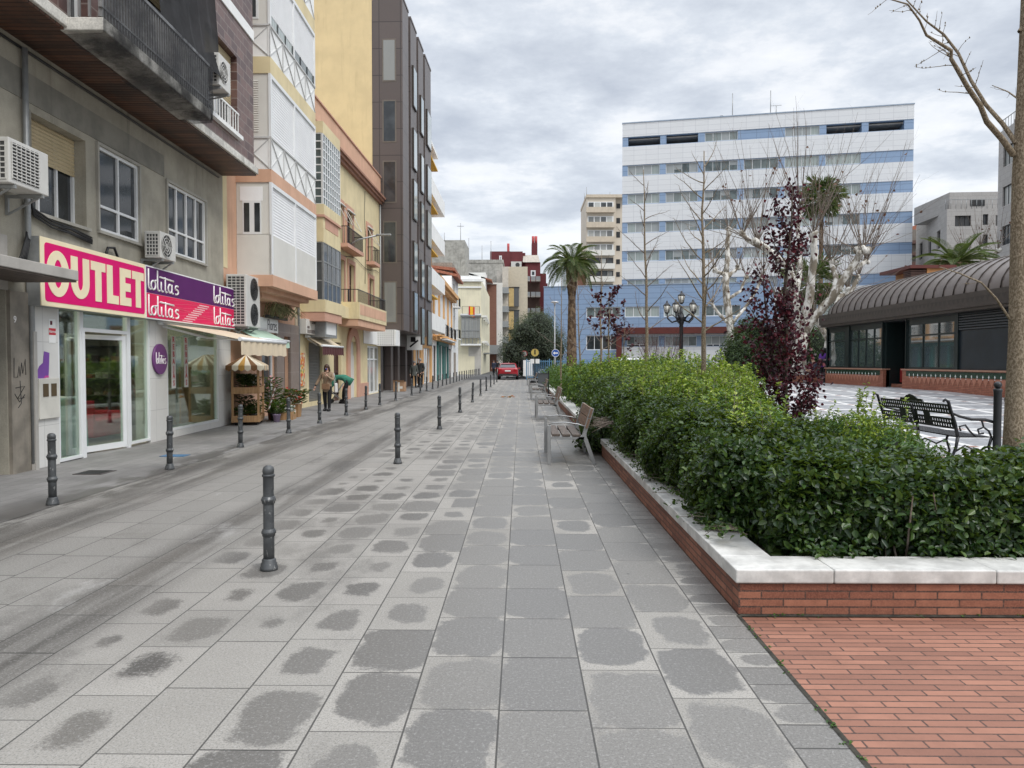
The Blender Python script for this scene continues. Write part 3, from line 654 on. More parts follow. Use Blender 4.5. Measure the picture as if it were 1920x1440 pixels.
mb.box(-3.95, -1.15, r1 - .018, r1 - .005, 0, 2.2); mb.build('shop_shelf', pm('shelf_grey', (.16, .15, .14), .6), A)
mb = MB(); rg = random.Random(5); SH = [pm('shoe_a', (.05, .03, .03)), pm('shoe_b', (.25, .15, .1)), pm('shoe_c', (.45, .42, .4)), pm('shoe_d', (.3, .04, .05))]
for z in (.38, .78, 1.18, 1.58):
    y = -3.8
    while y < -1.3: mb.cur = rg.randrange(4); mb.box(y, y + .12, r1 - .3, r1 - .08, z, z + rg.uniform(.06, .16)); y += rg.uniform(.16, .3)
mb.build('shop_goods', SH, A)
emi = bpy.data.materials.new('lit_ceiling_lamp'); emi.use_nodes = True; _b = emi.node_tree.nodes['Principled BSDF']; _b.inputs['Base Color'].default_value = (.9, .85, .7, 1); _b.inputs['Emission Color'].default_value = (1, .9, .68, 1); _b.inputs['Emission Strength'].default_value = 60
for (x, y) in ((-1.0, s_g0 + .35), (-1.9, s_g0 + .2), (-1.0, s_d0 + .75), (-1.9, s_d0 + .8), (-2.9, s_d0 + .2), (-1.2, s_g1 + .2), (-1.4, s_w0 + .8), (-1.4, s_w1 - .6)):
    mb = MB(); mb.lathe([(.11, 0), (.11, .03)], 14, (x, y, hh - .035)); mb.build('ceiling_lamp', emi, A)
# things standing in the shop
def inshop(name, label, cat, s, d): return thing(name, label, cat, FA.pt(s, d, .012), FA.ang)
RED = pm('red_fabric', (.42, .02, .05), .7); t = inshop('sofa', 'red upholstered sofa inside the outlet shop doorway', 'sofa', s_d0 + 2.9, -1.35)
mb = MB(); mb.box(-.35, .35, -.6, .6, .08, .42); mb.build('seat', RED, t, .04); mb = MB(); mb.box(-.45, -.3, -.6, .6, .1, .75); mb.build('backrest', RED, t, .04)
for y in (-.68, .58): mb = MB(); mb.box(-.4, .35, y, y + .1, .1, .55); mb.build('armrest', RED, t, .03)
t = inshop('display_column', 'mint green display block behind the left shop pane', 'display', s_g0 + 1.15, -.55)
mb = MB(); mb.prism([(-.22, -.30), (.22, -.30), (.24, .30), (-.24, .30)], .95, lambda u, v, w_: (u, v * (1 - .25 * (w_ > 0)), w_)); mb.build('block', pm('mint_panel', (.32, .52, .48), .4), t, .01); mb = MB(); mb.box(-.16, .16, -.16, .16, .955, .97); mb.build('top_plate', WHITE, t)
for i, (s, zz, wd, lab) in enumerate(((s_w0 + .55, .95, .5, 'pale wood crate standing in the shop window below the red strips'), (s_w0 + 1.35, 1.25, .55, 'taller brown wood frame standing in the shop window beside the crate'))):
    t = inshop('display_board' if i else 'wooden_crate', lab, 'display' if i else 'crate', s + .9, -.55); t.location.z = .15
    mb = MB()
    for k in range(8): mb.box(-.02, .02, -wd / 2 + k * wd / 8, -wd / 2 + (k + .9) * wd / 8, .05, zz)
    mb.build('slats', pm('tan_board', (.40, .28, .16), .7) if i == 0 else WOOD_PINE, t); mb = MB(); mb.box(-.03, .03, -wd / 2 - .03, wd / 2 + .03, 0, .05); mb.box(-.03, .03, -wd / 2 - .03, wd / 2 + .03, zz, zz + .05); mb.build('rail', WOOD_PINE, t)
# strips of lettering hanging in the shop window
WSTRIP = pm('white_paper', (.68, .67, .65), .8, .03); REDINK = pm('red_ink', (.50, .03, .05), .6)
for k, (s, lab) in enumerate(((sA(319), 'white paper strip with red letters in shop window, the one nearer the round sign'), (sA(343), 'white paper strip with red letters in shop window, the one nearer the awning'))):
    t = thing('paper_strip', lab, 'banner', FA.pt(s + .12, .045, 1.02), FA.ang, 'letter strips in the shop window')
    mb = MB(); mb.box(-.135, -.13, -.09, .09, 0, 1.05) if False else mb.box(-.03, -.026, -.10, .10, 0, 1.08); mb.build('strip', WSTRIP, t)
    for i, ch in enumerate('REBAJAS'): glyphs(ch, .155, REDINK, t, FM(-.0245, 0, 1.0 - i * .15), 'letter', .004, .001)
# stickers, meter box, round sign, notices on the pier
t = thing('meter_box', 'white utility meter box with two small brown windows beside the shop', 'meter box', FA.pt((sA(64) + sA(101)) / 2, .04, .72), FA.ang)
mb = MB(); mb.box(0, .035, -.25, .25, 0, .60); mb.build('cover', pm('meter_cover', (.58, .56, .50), .6), t, .006)
for y in (-.10, .10): mb = MB(); mb.box(.036, .042, y - .065, y + .065, .33, .52); mb.build('meter_window', pm('brown_window', (.10, .07, .04), .25), t)
t = thing('sticker_panel', 'small stack of red and white alarm stickers on the white pier', 'sticker', FA.pt(sA(94), .037, 1.85), FA.ang)
mb = MB(); mb.box(0, .003, -.085, .085, 0, .36); mb.build('backing', WHITE, t); mb = MB(); mb.box(.004, .006, -.085, .085, .12, .22); mb.build('red_band', REDINK, t); mb = MB(); mb.box(.004, .006, -.05, .0, .27, .33); mb.build('mark', pm('maroon', (.1, .01, .02)), t)
glyphs('Alarma', .06, WSTRIP, t, FM(.0065, 0, .17), 'lettering', .001, .0005)
PURP = pm('purple_vinyl', (.19, .07, .33), .5); PINKV = pm('magenta_vinyl', (.55, .06, .30), .5)
t = thing('boot_sticker', 'purple boot picture on the white pier left of the shop', 'sticker', FA.pt(sA(78), .037, 1.28), FA.ang)
boot = [(-.17, .02), (-.05, .02), (.02, .08), (.10, .08), (.11, .16), (.13, .42), (.0, .44), (-.03, .27), (-.12, .22), (-.18, .14)]
mb = MB(); mb.prism([(u, v) for u, v in boot], .003, lambda u, v, w_: (w_, u, v)); mb.build('boot', PURP, t); mb = MB(); mb.prism([(-.18, -.01), (-.04, -.01), (.03, .05), (.11, .05), (.10, .08), (.02, .08), (-.05, .02), (-.17, .02)], .003, lambda u, v, w_: (w_, u, v)); mb.build('sole', PINKV, t)
t = thing('round_sign', 'round purple disc sign with white script on pier right of door', 'sign', FA.pt(sA(294), .04, 1.62), FA.ang)
mb = MB(); mb.cyl((0, 0, 0), (.04, 0, 0), .30, n=40); mb.build('disc', pm('plum_vinyl', (.15, .045, .17), .4, .03), t)
WLET = pm('white_vinyl', (.78, .76, .74), .5, .02)
mb = MB(); script_word(mb, FM(.042, -.20, -.09), .098, .008); mb.build('lettering', WLET, t)
mb = MB()          # graffiti scribbles on the stone pilaster, house number
sg = sA(30)
for pl in ([(-.12, 1.62), (-.13, 1.35), (-.05, 1.35), (-.02, 1.5), (0, 1.36), (.04, 1.55), (.06, 1.4), (.12, 1.6), (.13, 1.38)], [(-.10, 1.2), (.10, 1.22), (-.06, 1.05), (.09, 1.06)], [(0, 1.3), (.02, .98), (-.05, .92)], [(-.12, 1.12), (-.02, 1.0), (.1, 1.1)]):
    mb.tube([(.051, sg + u, v) for u, v in pl], .006, 4)
mb.build('graffiti', BLACK, A)
glyphs('9', .13, WLET, A, FM(.052, sA(12) + .12, 2.15), 'house_number', .002, .001)

# ---- OUTLET sign box and script sign -----------------------------------------------------
dS = .24; so0, so1, so2 = sA(80, dS), sA(275, dS), sA(441, dS); zs0, zs1 = 2.37, 3.36
CREAMV = pm('cream_vinyl', (.84, .73, .50), .5, .04, spec=.2); MAG = pm('magenta_sign_face', (.68, .006, .15), .5, .05, spec=.15); PURS = pm('purple_sign_face', (.095, .016, .115), .5, .05, spec=.15); PNKS = pm('pink_sign_face', (.68, .02, .10), .5, .05, spec=.15)
t = thing('outlet_sign', 'large magenta light box sign reading OUTLET in cream letters', 'sign', FA.pt(so0, 0, zs0), FA.ang); Lo = so1 - so0; Hs = zs1 - zs0
mb = MB(); mb.box(.03, dS - .02, 0, Lo - .003, 0, Hs); mb.build('box', GALV, t); mb = MB(); mb.box(dS - .02, dS, 0, Lo - .003, 0, Hs); mb.build('border', CREAMV, t, .006)
def rr(x0, x1, y0, y1, r): return [p for c in ((x1 - r, y0 + r, -90), (x1 - r, y1 - r, 0), (x0 + r, y1 - r, 90), (x0 + r, y0 + r, 180)) for p in arc(c[0], c[1], r, r, c[2], c[2] + 90, 5)]
mb = MB(); mb.prism(rr(.085, Lo - .05, .07, Hs - .07, .06), .004, lambda u, v, w_: (dS + w_, u, v)); mb.build('face', MAG, t)
# block letters drawn to the sign's own proportions
def letters_outlet(mb, x0, x1, z0, z1):
    wds = [1.12, 1.0, .86, .74, .76, .84]; gap = .09; tot = sum(wds) + gap * 5; k = (x1 - x0) / tot; x = x0; H = z1 - z0; tk = .36 * k
    P = lambda poly: mb.prism(poly, .006, lambda u, v, w_: (dS + .0045 + w_, u, v))
    for ch, wd in zip('OUTLET', wds):
        a, b = x, x + wd * k; c = (a + b) / 2; rx = (b - a) / 2; ry = H / 2 + (.02 if ch == 'O' else 0); tv = tk * .72; bar = tk * .78
        if ch == 'O':
            o_ = arc(c, z0 + H / 2, rx, ry, 0, 360, 32); i_ = arc(c, z0 + H / 2, rx - tk, ry - tv, 0, 360, 32)
            for q in range(32): P([o_[q], o_[q + 1], i_[q + 1], i_[q]])
        elif ch == 'U':
            P([(a, z0 + rx), (a + tk, z0 + rx), (a + tk, z1), (a, z1)]); P([(b - tk, z0 + rx), (b, z0 + rx), (b, z1), (b - tk, z1)])
            o_ = arc(c, z0 + rx, rx, rx, 180, 360, 18); i_ = arc(c, z0 + rx, rx - tk, rx - tv, 180, 360, 18)
            for q in range(18): P([o_[q], o_[q + 1], i_[q + 1], i_[q]])
        elif ch == 'T': P([(a, z1 - bar), (b, z1 - bar), (b, z1), (a, z1)]); P([(c - tk / 2, z0), (c + tk / 2, z0), (c + tk / 2, z1 - bar), (c - tk / 2, z1 - bar)])
        elif ch == 'L': P([(a, z0), (b, z0), (b, z0 + bar), (a, z0 + bar)]); P([(a, z0 + bar), (a + tk, z0 + bar), (a + tk, z1), (a, z1)])
        else:
            P([(a, z0), (a + tk, z0), (a + tk, z1), (a, z1)])
            for zb in (z0, z0 + H / 2 - bar * .48, z1 - bar): P([(a + tk, zb), (b - (.04 * k if zb not in (z0, z1 - bar) else 0), zb), (b - (.04 * k if zb not in (z0, z1 - bar) else 0), zb + bar), (a + tk, zb + bar)])
        x = b + gap * k
mb = MB(); letters_outlet(mb, .115, Lo - .085, .175, Hs - .175); mb.build('lettering', CREAMV, t)
t = thing('shop_sign', 'purple over pink shop sign with white script words repeated four times', 'sign', FA.pt(so1, 0, zs0), FA.ang); Ll = so2 - so1
mb = MB(); mb.box(.03, dS - .02, 0.003, Ll, 0, Hs); mb.build('box', GALV, t); mb = MB(); mb.box(dS - .02, dS, .003, Ll, 0, Hs); mb.build('border', WHITE, t, .004)
mb = MB(); mb.box(dS, dS + .004, .03, Ll - .03, Hs * .49, Hs - .025); mb.build('upper_face', PURS, t)
for (s, z) in ((.10, .555), (3.00, .555), (.10, .075), (3.00, .075)):
    mb = MB(); script_word(mb, FM(dS + .006, s, z) if s < 1 else FM(dS + .006, Ll - 1.34, z), .30, .019, .165); mb.build('script_word', WLET, t)
mb = MB(); mb.box(dS, dS + .004, .03, Ll - .03, .025, Hs * .483); mb.cur = 1
for i in range(26):
    for j in range(9):
        y = 1.55 + i * .05 + j * .045 ; z = .05 + j * .047
        if .0 < (y - 1.55 - j * .11) < .55: mb.box(dS + .0042, dS + .0065, y - .013, y + .013, z - .012, z + .012)
mb.cur = 2
for k in range(9):
    z = .06 + .045 * k; mb.tube([(dS + .005, y, z + .03 * math.sin(y * 2.2 + k * 1.3)) for y in [1.0 + .1 * q for q in range(28)] if not (2.9 > y > Ll - 1.2)], .0035, 4)
mb.build('lower_face', [PNKS, WLET, pm('light_pink', (.72, .12, .20))], t)

# ---- air conditioners --------------------------------------------------------------------
AC_W = pm('ac_casing', (.56, .55, .52), .45, .05, 3, 0, 50, .18); AC_D = pm('ac_dark', (.05, .05, .05), .6)
def ac_unit(F, s, d, z, L, Hh, dep, label, fans=1, slat=False, group='air conditioner units on the left facades'):
    t = thing('air_conditioner', label, 'air conditioner', F.pt(s, d, z), F.ang, group)
    mb = MB(); mb.box(0, dep, 0, L, 0, Hh); mb.build('casing', AC_W, t, .012)
    for i in range(fans):
        zc = Hh * (i + .5) / fans; r = min(Hh / fans * .43, L * .33); yc = L * (.38 if fans == 1 else .55)
        if slat:
            mb = MB(); mb.box(dep + .001, dep + .004, .05, L * .72, .06, Hh - .05); mb.build('fan', AC_D, t)
            mb = MB()
            for k in range(11): zz = .08 + k * (Hh - .15) / 10; mb.box(dep + .005, dep + .018, .05, L * .72, zz - .006, zz + .006)
            for k in range(7): yy = .05 + k * (L * .72 - .05) / 6; mb.box(dep + .004, dep + .016, yy - .004, yy + .004, .06, Hh - .05)
            mb.build('grille', AC_W, t)
        else:
            mb = MB(); mb.cyl((dep - .002, yc, zc), (dep + .004, yc, zc), r, n=24); mb.build('fan', AC_D, t)
            mb = MB()
            for q in (1.0, .72, .45, .2): mb.tube([(dep + .012, yc + r * q * math.cos(a * .2618), zc + r * q * math.sin(a * .2618)) for a in range(25)], .006, 5)
            for a in range(8): mb.bar((dep + .010, yc, zc), (dep + .010, yc + r * math.cos(a * .785), zc + r * math.sin(a * .785)), .006, .006)
            mb.build('fan_guard', AC_W if fans == 1 else DARK, t)
    mb = MB(); n = max(4, int(Hh / .075)); m_ = 4      # louvred coil on the end that faces up the street
    mb.cur = 0; mb.box(.04, dep - .04, -.004, -.001, .05, Hh - .05); mb.cur = 1
    for k in range(n + 1): zz = .05 + (Hh - .1) * k / n; mb.box(.03, dep - .03, -.012, -.005, zz - .008, zz + .008)
    for k in range(m_ + 1): xx = .04 + (dep - .08) * k / m_; mb.box(xx - .007, xx + .007, -.011, -.0045, .05, Hh - .05)
    mb.build('coil_louvre', [AC_D, AC_W], t)
    mb = MB()
    for y in (L * .15, L * .85): mb.box(-d + .005, dep, y - .02, y + .02, -.05, -.008); mb.box(-d + .005, -d + .045, y - .018, y + .018, -.28, -.05); mb.bar((-d + .03, y, -.27), (dep * .8, y, -.05), .025, .025)
    mb.build('bracket', GALV, t); return t
ac_unit(FA, sA(24, .52), .15, 3.86, .84, .58, .37, 'large white slatted air conditioner at the far left under the canopy of the balcony', 1, True)
ac_unit(FA, sA(304, .42), .12, 3.52, .66, .50, .30, 'small grey air conditioner between the white windows above the sign')
ac_unit(FA, sA(418, 1.32), .95, 6.98, .62, .62, .36, 'white air conditioner hanging high beside the black netting')
ac_unit(FA, sA(463, .55), .06, 2.44, 1.05, 1.28, .49, 'tall white twin fan air conditioner at the end of the pink sign', 2)

# ---- retractable awning of the shop window ------------------------------------------------
FABR = pm('cream_awning_fabric', (.60, .50, .36), .85, .06, 4); GREENF = pm('mint_awning_fabric', (.42, .56, .45), .85, .06, 4)
def awning(F, s0, s1, z0, d1, z1, val, label, fab, dw=.0, bar=True, wavy=False, vmat=None, d0=.06):
    t = thing('awning', label, 'awning', F.pt(s0, 0, 0), F.ang); L = s1 - s0
    mb = MB(); mb.quad((d0 + .06, .03, z0), (d1, .03, z1), (d1, L - .03, z1), (d0 + .06, L - .03, z0)); mb.quad((d0 + .06, .03, z0 - .006), (d0 + .06, L - .03, z0 - .006), (d1, L - .03, z1 - .006), (d1, .03, z1 - .006))
    mb.build('fabric', fab, t)
    mb = MB(); vs = []; fs = []; n = 40
    for k in range(n + 1):
        y = .03 + (L - .06) * k / n; x = d1 + .02 + .012 * math.sin(k * 1.3); dz = (.05 * abs(math.sin(k * math.pi / 4)) if wavy else .01 * math.sin(k * .8))
        vs += [(x, y, z1), (x + .01, y, z1 - val + dz)]
    for k in range(n): fs.append((2 * k, 2 * k + 1, 2 * k + 3, 2 * k + 2))
    mb.add(vs, fs, True); mb.build('valance', vmat or fab, t)
    mb = MB(); mb.tube([(d1 + .01, 0, z1 + .005), (d1 + .01, L, z1 + .005)], .04, 8); mb.build('front_bar', WHITE_ALU, t)
    mb = MB(); mb.tube([(d0 + .04, 0, z0 + .02), (d0 + .04, L, z0 + .02)], .055, 10); mb.build('roller', WHITE_ALU if bar else fab, t)
    for y in (.10, L - .10):
        mb = MB(); e = (d0 + (d1 - d0) * .5, y + (.35 if y < 1 else -.35), (z0 + z1) / 2 - .12); mb.tube([(d0 + .05, y, z0 - .06), e], .025, 6); mb.tube([e, (d1, y, z1 - .01)], .022, 6); mb.build('folding_arm', WHITE_ALU, t)
    return t
awning(FA, 12.62, 15.75, 2.33, 1.65, 2.01, .31, 'cream retractable awning sloping out below the script sign', FABR)

# ================================================================== cream building with white shuttered bay
FB = Facade((-7.33, 18.32), (-7.40, 24.35)); B = FB.thing('apartment_building', 'cream and peach building with tall white shuttered bay and lattice panels', 'building'); sB = lambda px, d=0: FB.s_(px, d)
LB = FB.L; bd = .92; q0, q1 = sB(512, bd), sB(595, bd)
fl0, fl1 = .0, 3.2
openB = [(sB(491), sB(515), .35, 2.2), (sB(530), sB(541), 0, 2.35)]
mb = MB(); wall_holes(mb, 0, LB, 0, 16.5, openB, 0, .2); shell(mb, 0, LB, 0, 16.5, 0, 9); mb.build('wall', PEACH, B)
mb = MB(); mb.box(.0, .012, 0.02, .30, 3.9, 16.4); mb.build('corner_strip', CREAM, B)
window(B, *openB[0], WHITE_ALU, GL_DK, -.1, 0, 0, .05); window(B, *openB[1], DARK, GL_DK, -.15, 0, 1, .05)
mb = MB()
for px0, px1 in ((515, 529), (541, 557)): mb.box(-.02, .07, sB(px0), sB(px1), 0, 2.75)
mb.box(-.02, .068, sB(529), sB(541), 2.36, 2.75); mb.build('granite_pier', STONE_GRANITE, B)
mb = MB(); mb.box(-.01, .03, sB(558), LB, 0, 3.1); mb.build('ground_wall', pm('pinkish_stucco', (.52, .43, .31), .85, .12, 2, .2, 30, .2), B)
lev = [(3.81, 4.85, 6.19), (6.52, 7.34, 8.96), (9.38, 10.19, 11.85), (12.27, 13.1, 14.8)]; bands = [(6.19, 6.52, PEACH), (8.96, 9.38, CREAM), (11.85, 12.27, CREAM), (14.8, 15.2, CREAM)]
mb = MB(); mb.box(.005, bd - .06, q0 + .06, q1 - .06, 3.8, 15.2); mb.build('bay_core', OFFWHITE, B)
mb = MB(); mb.box(.003, bd + .02, q0 - .02, q1 + .02, 3.52, 3.81); mb.box(.003, bd * .78, q0 + .2, q1 - .2, 3.40, 3.52); mb.box(.003, bd * .55, q0 + .45, q1 - .45, 3.26, 3.40); mb.build('bay_base', PEACH, B)
for a, b_, m_ in bands: mb = MB(); mb.box(.003, bd, q0, q1, a, b_); mb.build('bay_band', m_, B)
for li, (a, m_, b_) in enumerate(lev):
    mb = MB(); mb.box(bd - .058, bd - .02, q0, q1, a, m_); mb.box(.005, bd - .06, q0 + .02, q0 + .058, a, m_); mb.build('parapet_panel', WHITE if li else OFFWHITE, B)
    if li:
        mb = MB(); n = 4
        for k in range(n):
            ya = q0 + (q1 - q0) * k / n; yb = q0 + (q1 - q0) * (k + 1) / n
            mb.bar((bd - .008, ya, a + .02), (bd - .008, yb, m_ - .03), .018, .02, (1, 0, 0)); mb.bar((bd - .004, yb, a + .02), (bd - .004, ya, m_ - .03), .018, .02, (1, 0, 0)); mb.box(bd - .016, bd + .006, ya - .012, ya + .012, a, m_)
        mb.bar((.03, q0 + .012, a + .02), (bd - .04, q0 + .012, m_ - .03), .018, .018, (0, 1, 0)); mb.bar((bd - .04, q0 + .006, a + .02), (.03, q0 + .006, m_ - .03), .018, .018, (0, 1, 0))
        mb.box(bd - .03, bd + .012, q0 - .012, q1, m_ - .03, m_ + .015); mb.box(.01, bd - .03, q0 - .012, q0 + .02, m_ - .03, m_ + .015); mb.build('lattice_bar', pm('lattice_grey', (.50, .50, .49), .5), B)
    mid = (q0 + q1) / 2 - .05
    for (ya, yb) in ((q0 + .10, mid - .02), (mid + .04, q1 - .05)):
        mb = MB(); z0 = m_ + .03 if li else a + .05; op = (.30 if li == 2 else 0) + (.9 if (li == 0 and ya > mid) else 0); z = z0 + op; zz1 = b_ - .10
        while z < zz1 - .01:
            h_ = .075; mb.add([(bd - .045, ya, z), (bd - .045, yb, z), (bd - .036, yb, z + h_ * .5), (bd - .036, ya, z + h_ * .5), (bd - .045, yb, z + h_ * .95), (bd - .045, ya, z + h_ * .95)], [(0, 1, 2, 3), (3, 2, 4, 5)]); z += h_
        sh_ = mb.build('roller_shutter', SHUT_WHITE, B)
        if op:
            mb = MB(); mb.box(bd - .052, bd - .05, ya, yb, z0, z0 + op); mb.build('window', GL_PALE if li else OFFWHITE, B)
            if li == 2:
                mb = MB()
                for k in range(4): y = ya + (yb - ya) * k / 3; mb.box(bd - .049, bd - .03, y - .02, y + .02, z0, z0 + op)
                mb.build('window_frame', DARK, B)
    mb = MB()
    z0 = m_ if li else a
    for (ya, yb) in ((q0 - .0, q0 + .10), (mid - .02, mid + .04), (q1 - .05, q1)): mb.box(bd - .058, bd + .004, ya, yb, z0 + .016, b_)
    mb.box(bd - .057, bd + .002, q0 + .1, q1 - .05, b_ - .10, b_ - .001); mb.build('bay_frame', WHITE_ALU, B)
    # bay's end wall
    mb = MB(); mb.box(.006, bd - .06, q0 + .03, q0 + .058, m_ + .016, b_); mb.build('bay_side', OFFWHITE, B)
    xa, xb = .22, .62
    if li == 0:
        mb = MB(); mb.box(.10, .68, q0 + .018, q0 + .029, 5.72, 6.08); mb.build('shutter_box', SHUT_WHITE, B)
        mb = MB(); mb.box(.16, .64, q0 + .018, q0 + .029, 4.86, 5.72); o_ = mb.build('window', WHITE_ALU, B)
        for (x0_, x1_) in ((.20, .34), (.47, .61)): mb = MB(); mb.box(x0_, x1_, q0 + .012, q0 + .0175, 4.92, 5.66); mb.build('pane', GL_DK, o_)
    elif li == 1:
        mb = MB(); z = m_ + .12
        while z < b_ - .2: mb.add([(.08, q0 + .026, z), (.08, q0 + .012, z + .03), (.60, q0 + .012, z + .03), (.60, q0 + .026, z), (.08, q0 + .026, z + .055), (.60, q0 + .026, z + .055)], [(0, 3, 2, 1), (1, 2, 5, 4)]); z += .058
        mb.build('roller_shutter', OFFWHITE, B)
    else:
        mb = MB(); mb.box(.06, .62, q0 + .018, q0 + .029, m_ + .15, b_ - .15); o_ = mb.build('window', WHITE_ALU, B); mb = MB(); mb.box(.12, .56, q0 + .012, q0 + .0175, m_ + .2, b_ - .2); mb.build('pane', GL, o_)
# florist: sign, awning, dried plants above the sign, poster
t = thing('florist_sign', 'white board with black handwritten word Flores behind the green awning', 'sign', FB.pt(sB(478), 0, 2.42), FB.ang)
lw = sB(522, .1) - sB(478)
mb = MB(); mb.box(.01, .10, 0, lw, 0, .40); mb.build('board', WHITE, t); glyphs('Flores', .44, BLACK, t, FM(.105, lw - .55, .2), 'lettering', -.004, .002, .8)
awning(FB, .28, 2.85, 2.44, .75, 2.14, .18, 'short mint green awning over the florist window', GREENF)
t = thing('dried_plants', 'bunch of dry pampas grass on top of the florist sign', 'plant', FB.pt(sB(500), .15, 2.83), FB.ang)
mb = MB(); rg = random.Random(9)
for k in range(70):
    y = rg.uniform(-.6, 1.3); L = rg.uniform(.25, .5); a = rg.uniform(-.9, .9); x0 = rg.uniform(-.1, .2)
    p0 = Vector((x0, y, 0)); p1 = p0 + Vector((.15, .25 * a, L)); p2 = p1 + Vector((.2, .3 * a + .1, -.10 - .2 * rg.random())); mb.tube([p0, p1, p2], [.006, .016, .004], 4, False)
mb.build('stems', pm('pampas', (.20, .20, .10), .9, .3, 20), t); mb = MB(); mb.tube([(.05, -.6, .03), (.05, 1.3, .03)], .05, 6); mb.build('rail', DARK, t)
t = thing('poster', 'tall red yellow floral poster on the wall beside the dark shutter', 'poster', FB.pt(sB(567, .04), .035, .75), FB.ang)
pmx = bpy.data.materials.new('floral_print'); pmx.use_nodes = True; N = NT(pmx.node_tree); o_ = N.new('ShaderNodeTexCoord').outputs['Object']; vo = N.new('ShaderNodeTexVoronoi', Scale=13.0); N.l.new(o_, vo.inputs['Vector'])
N.l.new(N.ramp(N.sep(vo.outputs['Color'])[0], [(.0, (.55, .04, .04)), (.35, (.65, .16, .03)), (.6, (.75, .55, .08)), (.8, (.75, .7, .6)), (1.0, (.10, .22, .07))]), N.n['Principled BSDF'].inputs['Base Color'])
mb = MB(); mb.box(0, .004, -.24, .28, 0, 1.12); mb.build('print', pmx, t); mb = MB(); mb.box(0, .006, -.26, -.242, -.01, 1.13); mb.box(0, .006, .282, .30, -.01, 1.13); mb.build('edging', OFFWHITE, t)

# ================================================================== cream house with peach parapet
FC = Facade((-7.42, 24.4), (-7.25, 38.45)); C = FC.thing('townhouse', 'cream three storey house with salmon parapet, mirador and long balcony', 'building'); sC = lambda px, d=0: FC.s_(px, d); LC = FC.L
def yC(px, py, d=0): return FC.z_(px, py, d)
shopC = (sC(579), sC(604), .15, 2.25); doorC = (sC(626), sC(640), .0, 2.35); archC = (sC(654), sC(668), 0, 2.45); whiteC = (sC(689), LC - .25, 0.02, 2.35)
wins = [(sC(634), sC(644), 6.35, 8.0), (sC(651), sC(662), 6.35, 8.0), (sC(689), sC(697), 6.35, 8.0)]; drs = [(sC(637), sC(646), 4.05, 5.75), (sC(654), sC(664), 4.05, 5.75), (sC(692), sC(700), 4.05, 5.6)]
mb = MB(); wall_holes(mb, 0, LC, 0, 9.62, [shopC, doorC, archC, whiteC] + wins + drs, 0, .22); shell(mb, 0, LC, 0, 9.7, 0, 10); mb.build('wall', CREAM, C)
mb = MB(); mb.box(-.2, .05, 0, LC, 9.95, 10.98); mb.build('parapet', PEACH, C); mb = MB(); mb.box(-.2, .10, 0, LC, 10.98, 11.04); mb.build('parapet_coping', SALMON, C)
mb = MB(); mb.box(-.1, .14, 0, LC, 9.62, 9.74); mb.box(-.1, .24, 0, LC, 9.74, 9.86); mb.box(-.1, .32, 0, LC, 9.86, 9.95); mb.build('cornice', pm('brown_cornice', (.30, .155, .11), .8, .1), C)
WBR = pm('brown_window_frame', (.10, .05, .035), .5)
for q in wins + drs:
    window(C, *q, WBR, GL_DK, -.14, 1, 1, .06); mb = MB(); mb.box(0, .05, q[0] - .18, q[0], q[2], q[3] + .18); mb.box(0, .05, q[1], q[1] + .18, q[2], q[3] + .18); mb.box(0, .052, q[0], q[1], q[3], q[3] + .18); mb.build('window_surround', SALMON, C)
def rail(mb, x, y0, y1, z0, z1, n, side=None):
    mb.box(x - .015, x + .015, y0, y1, z1 - .03, z1); mb.box(x - .012, x + .012, y0, y1, z0, z0 + .02)
    for k in range(n + 1): y = y0 + (y1 - y0) * k / n; mb.box(x - .008, x + .008, y - .008, y + .008, z0, z1 - .03)
    if side is not None:
        for y in (y0, y1): mb.box(side, x, y - .012, y + .012, z1 - .03, z1); [mb.box(side + (x - side) * k / 4 - .007, side + (x - side) * k / 4 + .007, y - .007, y + .007, z0, z1) for k in range(4)]
mb = MB()
rail(mb, .42, wins[0][0] - .1, wins[1][1] + .15, 6.32, 7.0, 26, .02); rail(mb, .35, wins[2][0] - .1, wins[2][1] + .15, 6.32, 7.0, 8, .02); mb.build('balconet_railing', IRON, C)
mb = MB(); mb.box(0, .46, wins[0][0] - .15, wins[1][1] + .2, 6.16, 6.31); mb.box(0, .40, wins[2][0] - .15, wins[2][1] + .2, 6.16, 6.31); mb.build('balconet_slab', SALMON, C)
mb = MB()
for q in wins: mb.tube([(.05, q[0] - .05, 7.9), (.40, q[0] - .05, 7.2), (.40, q[1] + .05, 7.2), (.05, q[1] + .05, 7.9)], .014, 5); mb.tube([(.1, q[0] - .1, 7.95), (.1, q[1] + .1, 7.95)], .04, 6)
mb.build('blind_frame', OFFWHITE, C)
cb0, cb1 = sC(611, .85), sC(643, .85)     # mirador
mb = MB(); mb.box(.002, .85, cb0, cb1, 3.25, 3.66); mb.box(.002, .80, cb0 + .02, cb1 - .02, 5.58, 6.05); mb.box(.002, .82, cb0, cb1, 6.5, 6.85); mb.box(.002, .8, cb0 + .02, cb1 - .02, 9.2, 9.6); mb.box(.002, .78, cb0 + .03, cb1 - .03, 6.05, 6.5); mb.build('mirador_wall', CREAM, C)
mb = MB(); mb.box(.002, .82, cb0 + .02, cb1 - .02, 2.95, 3.25); mb.box(.78, .79, cb0 + .3, cb1 - .3, 6.08, 6.46); mb.box(.0, .84, cb0 - .02, cb1 + .02, 6.42, 6.499); mb.build('mirador_moulding', SALMON, C)
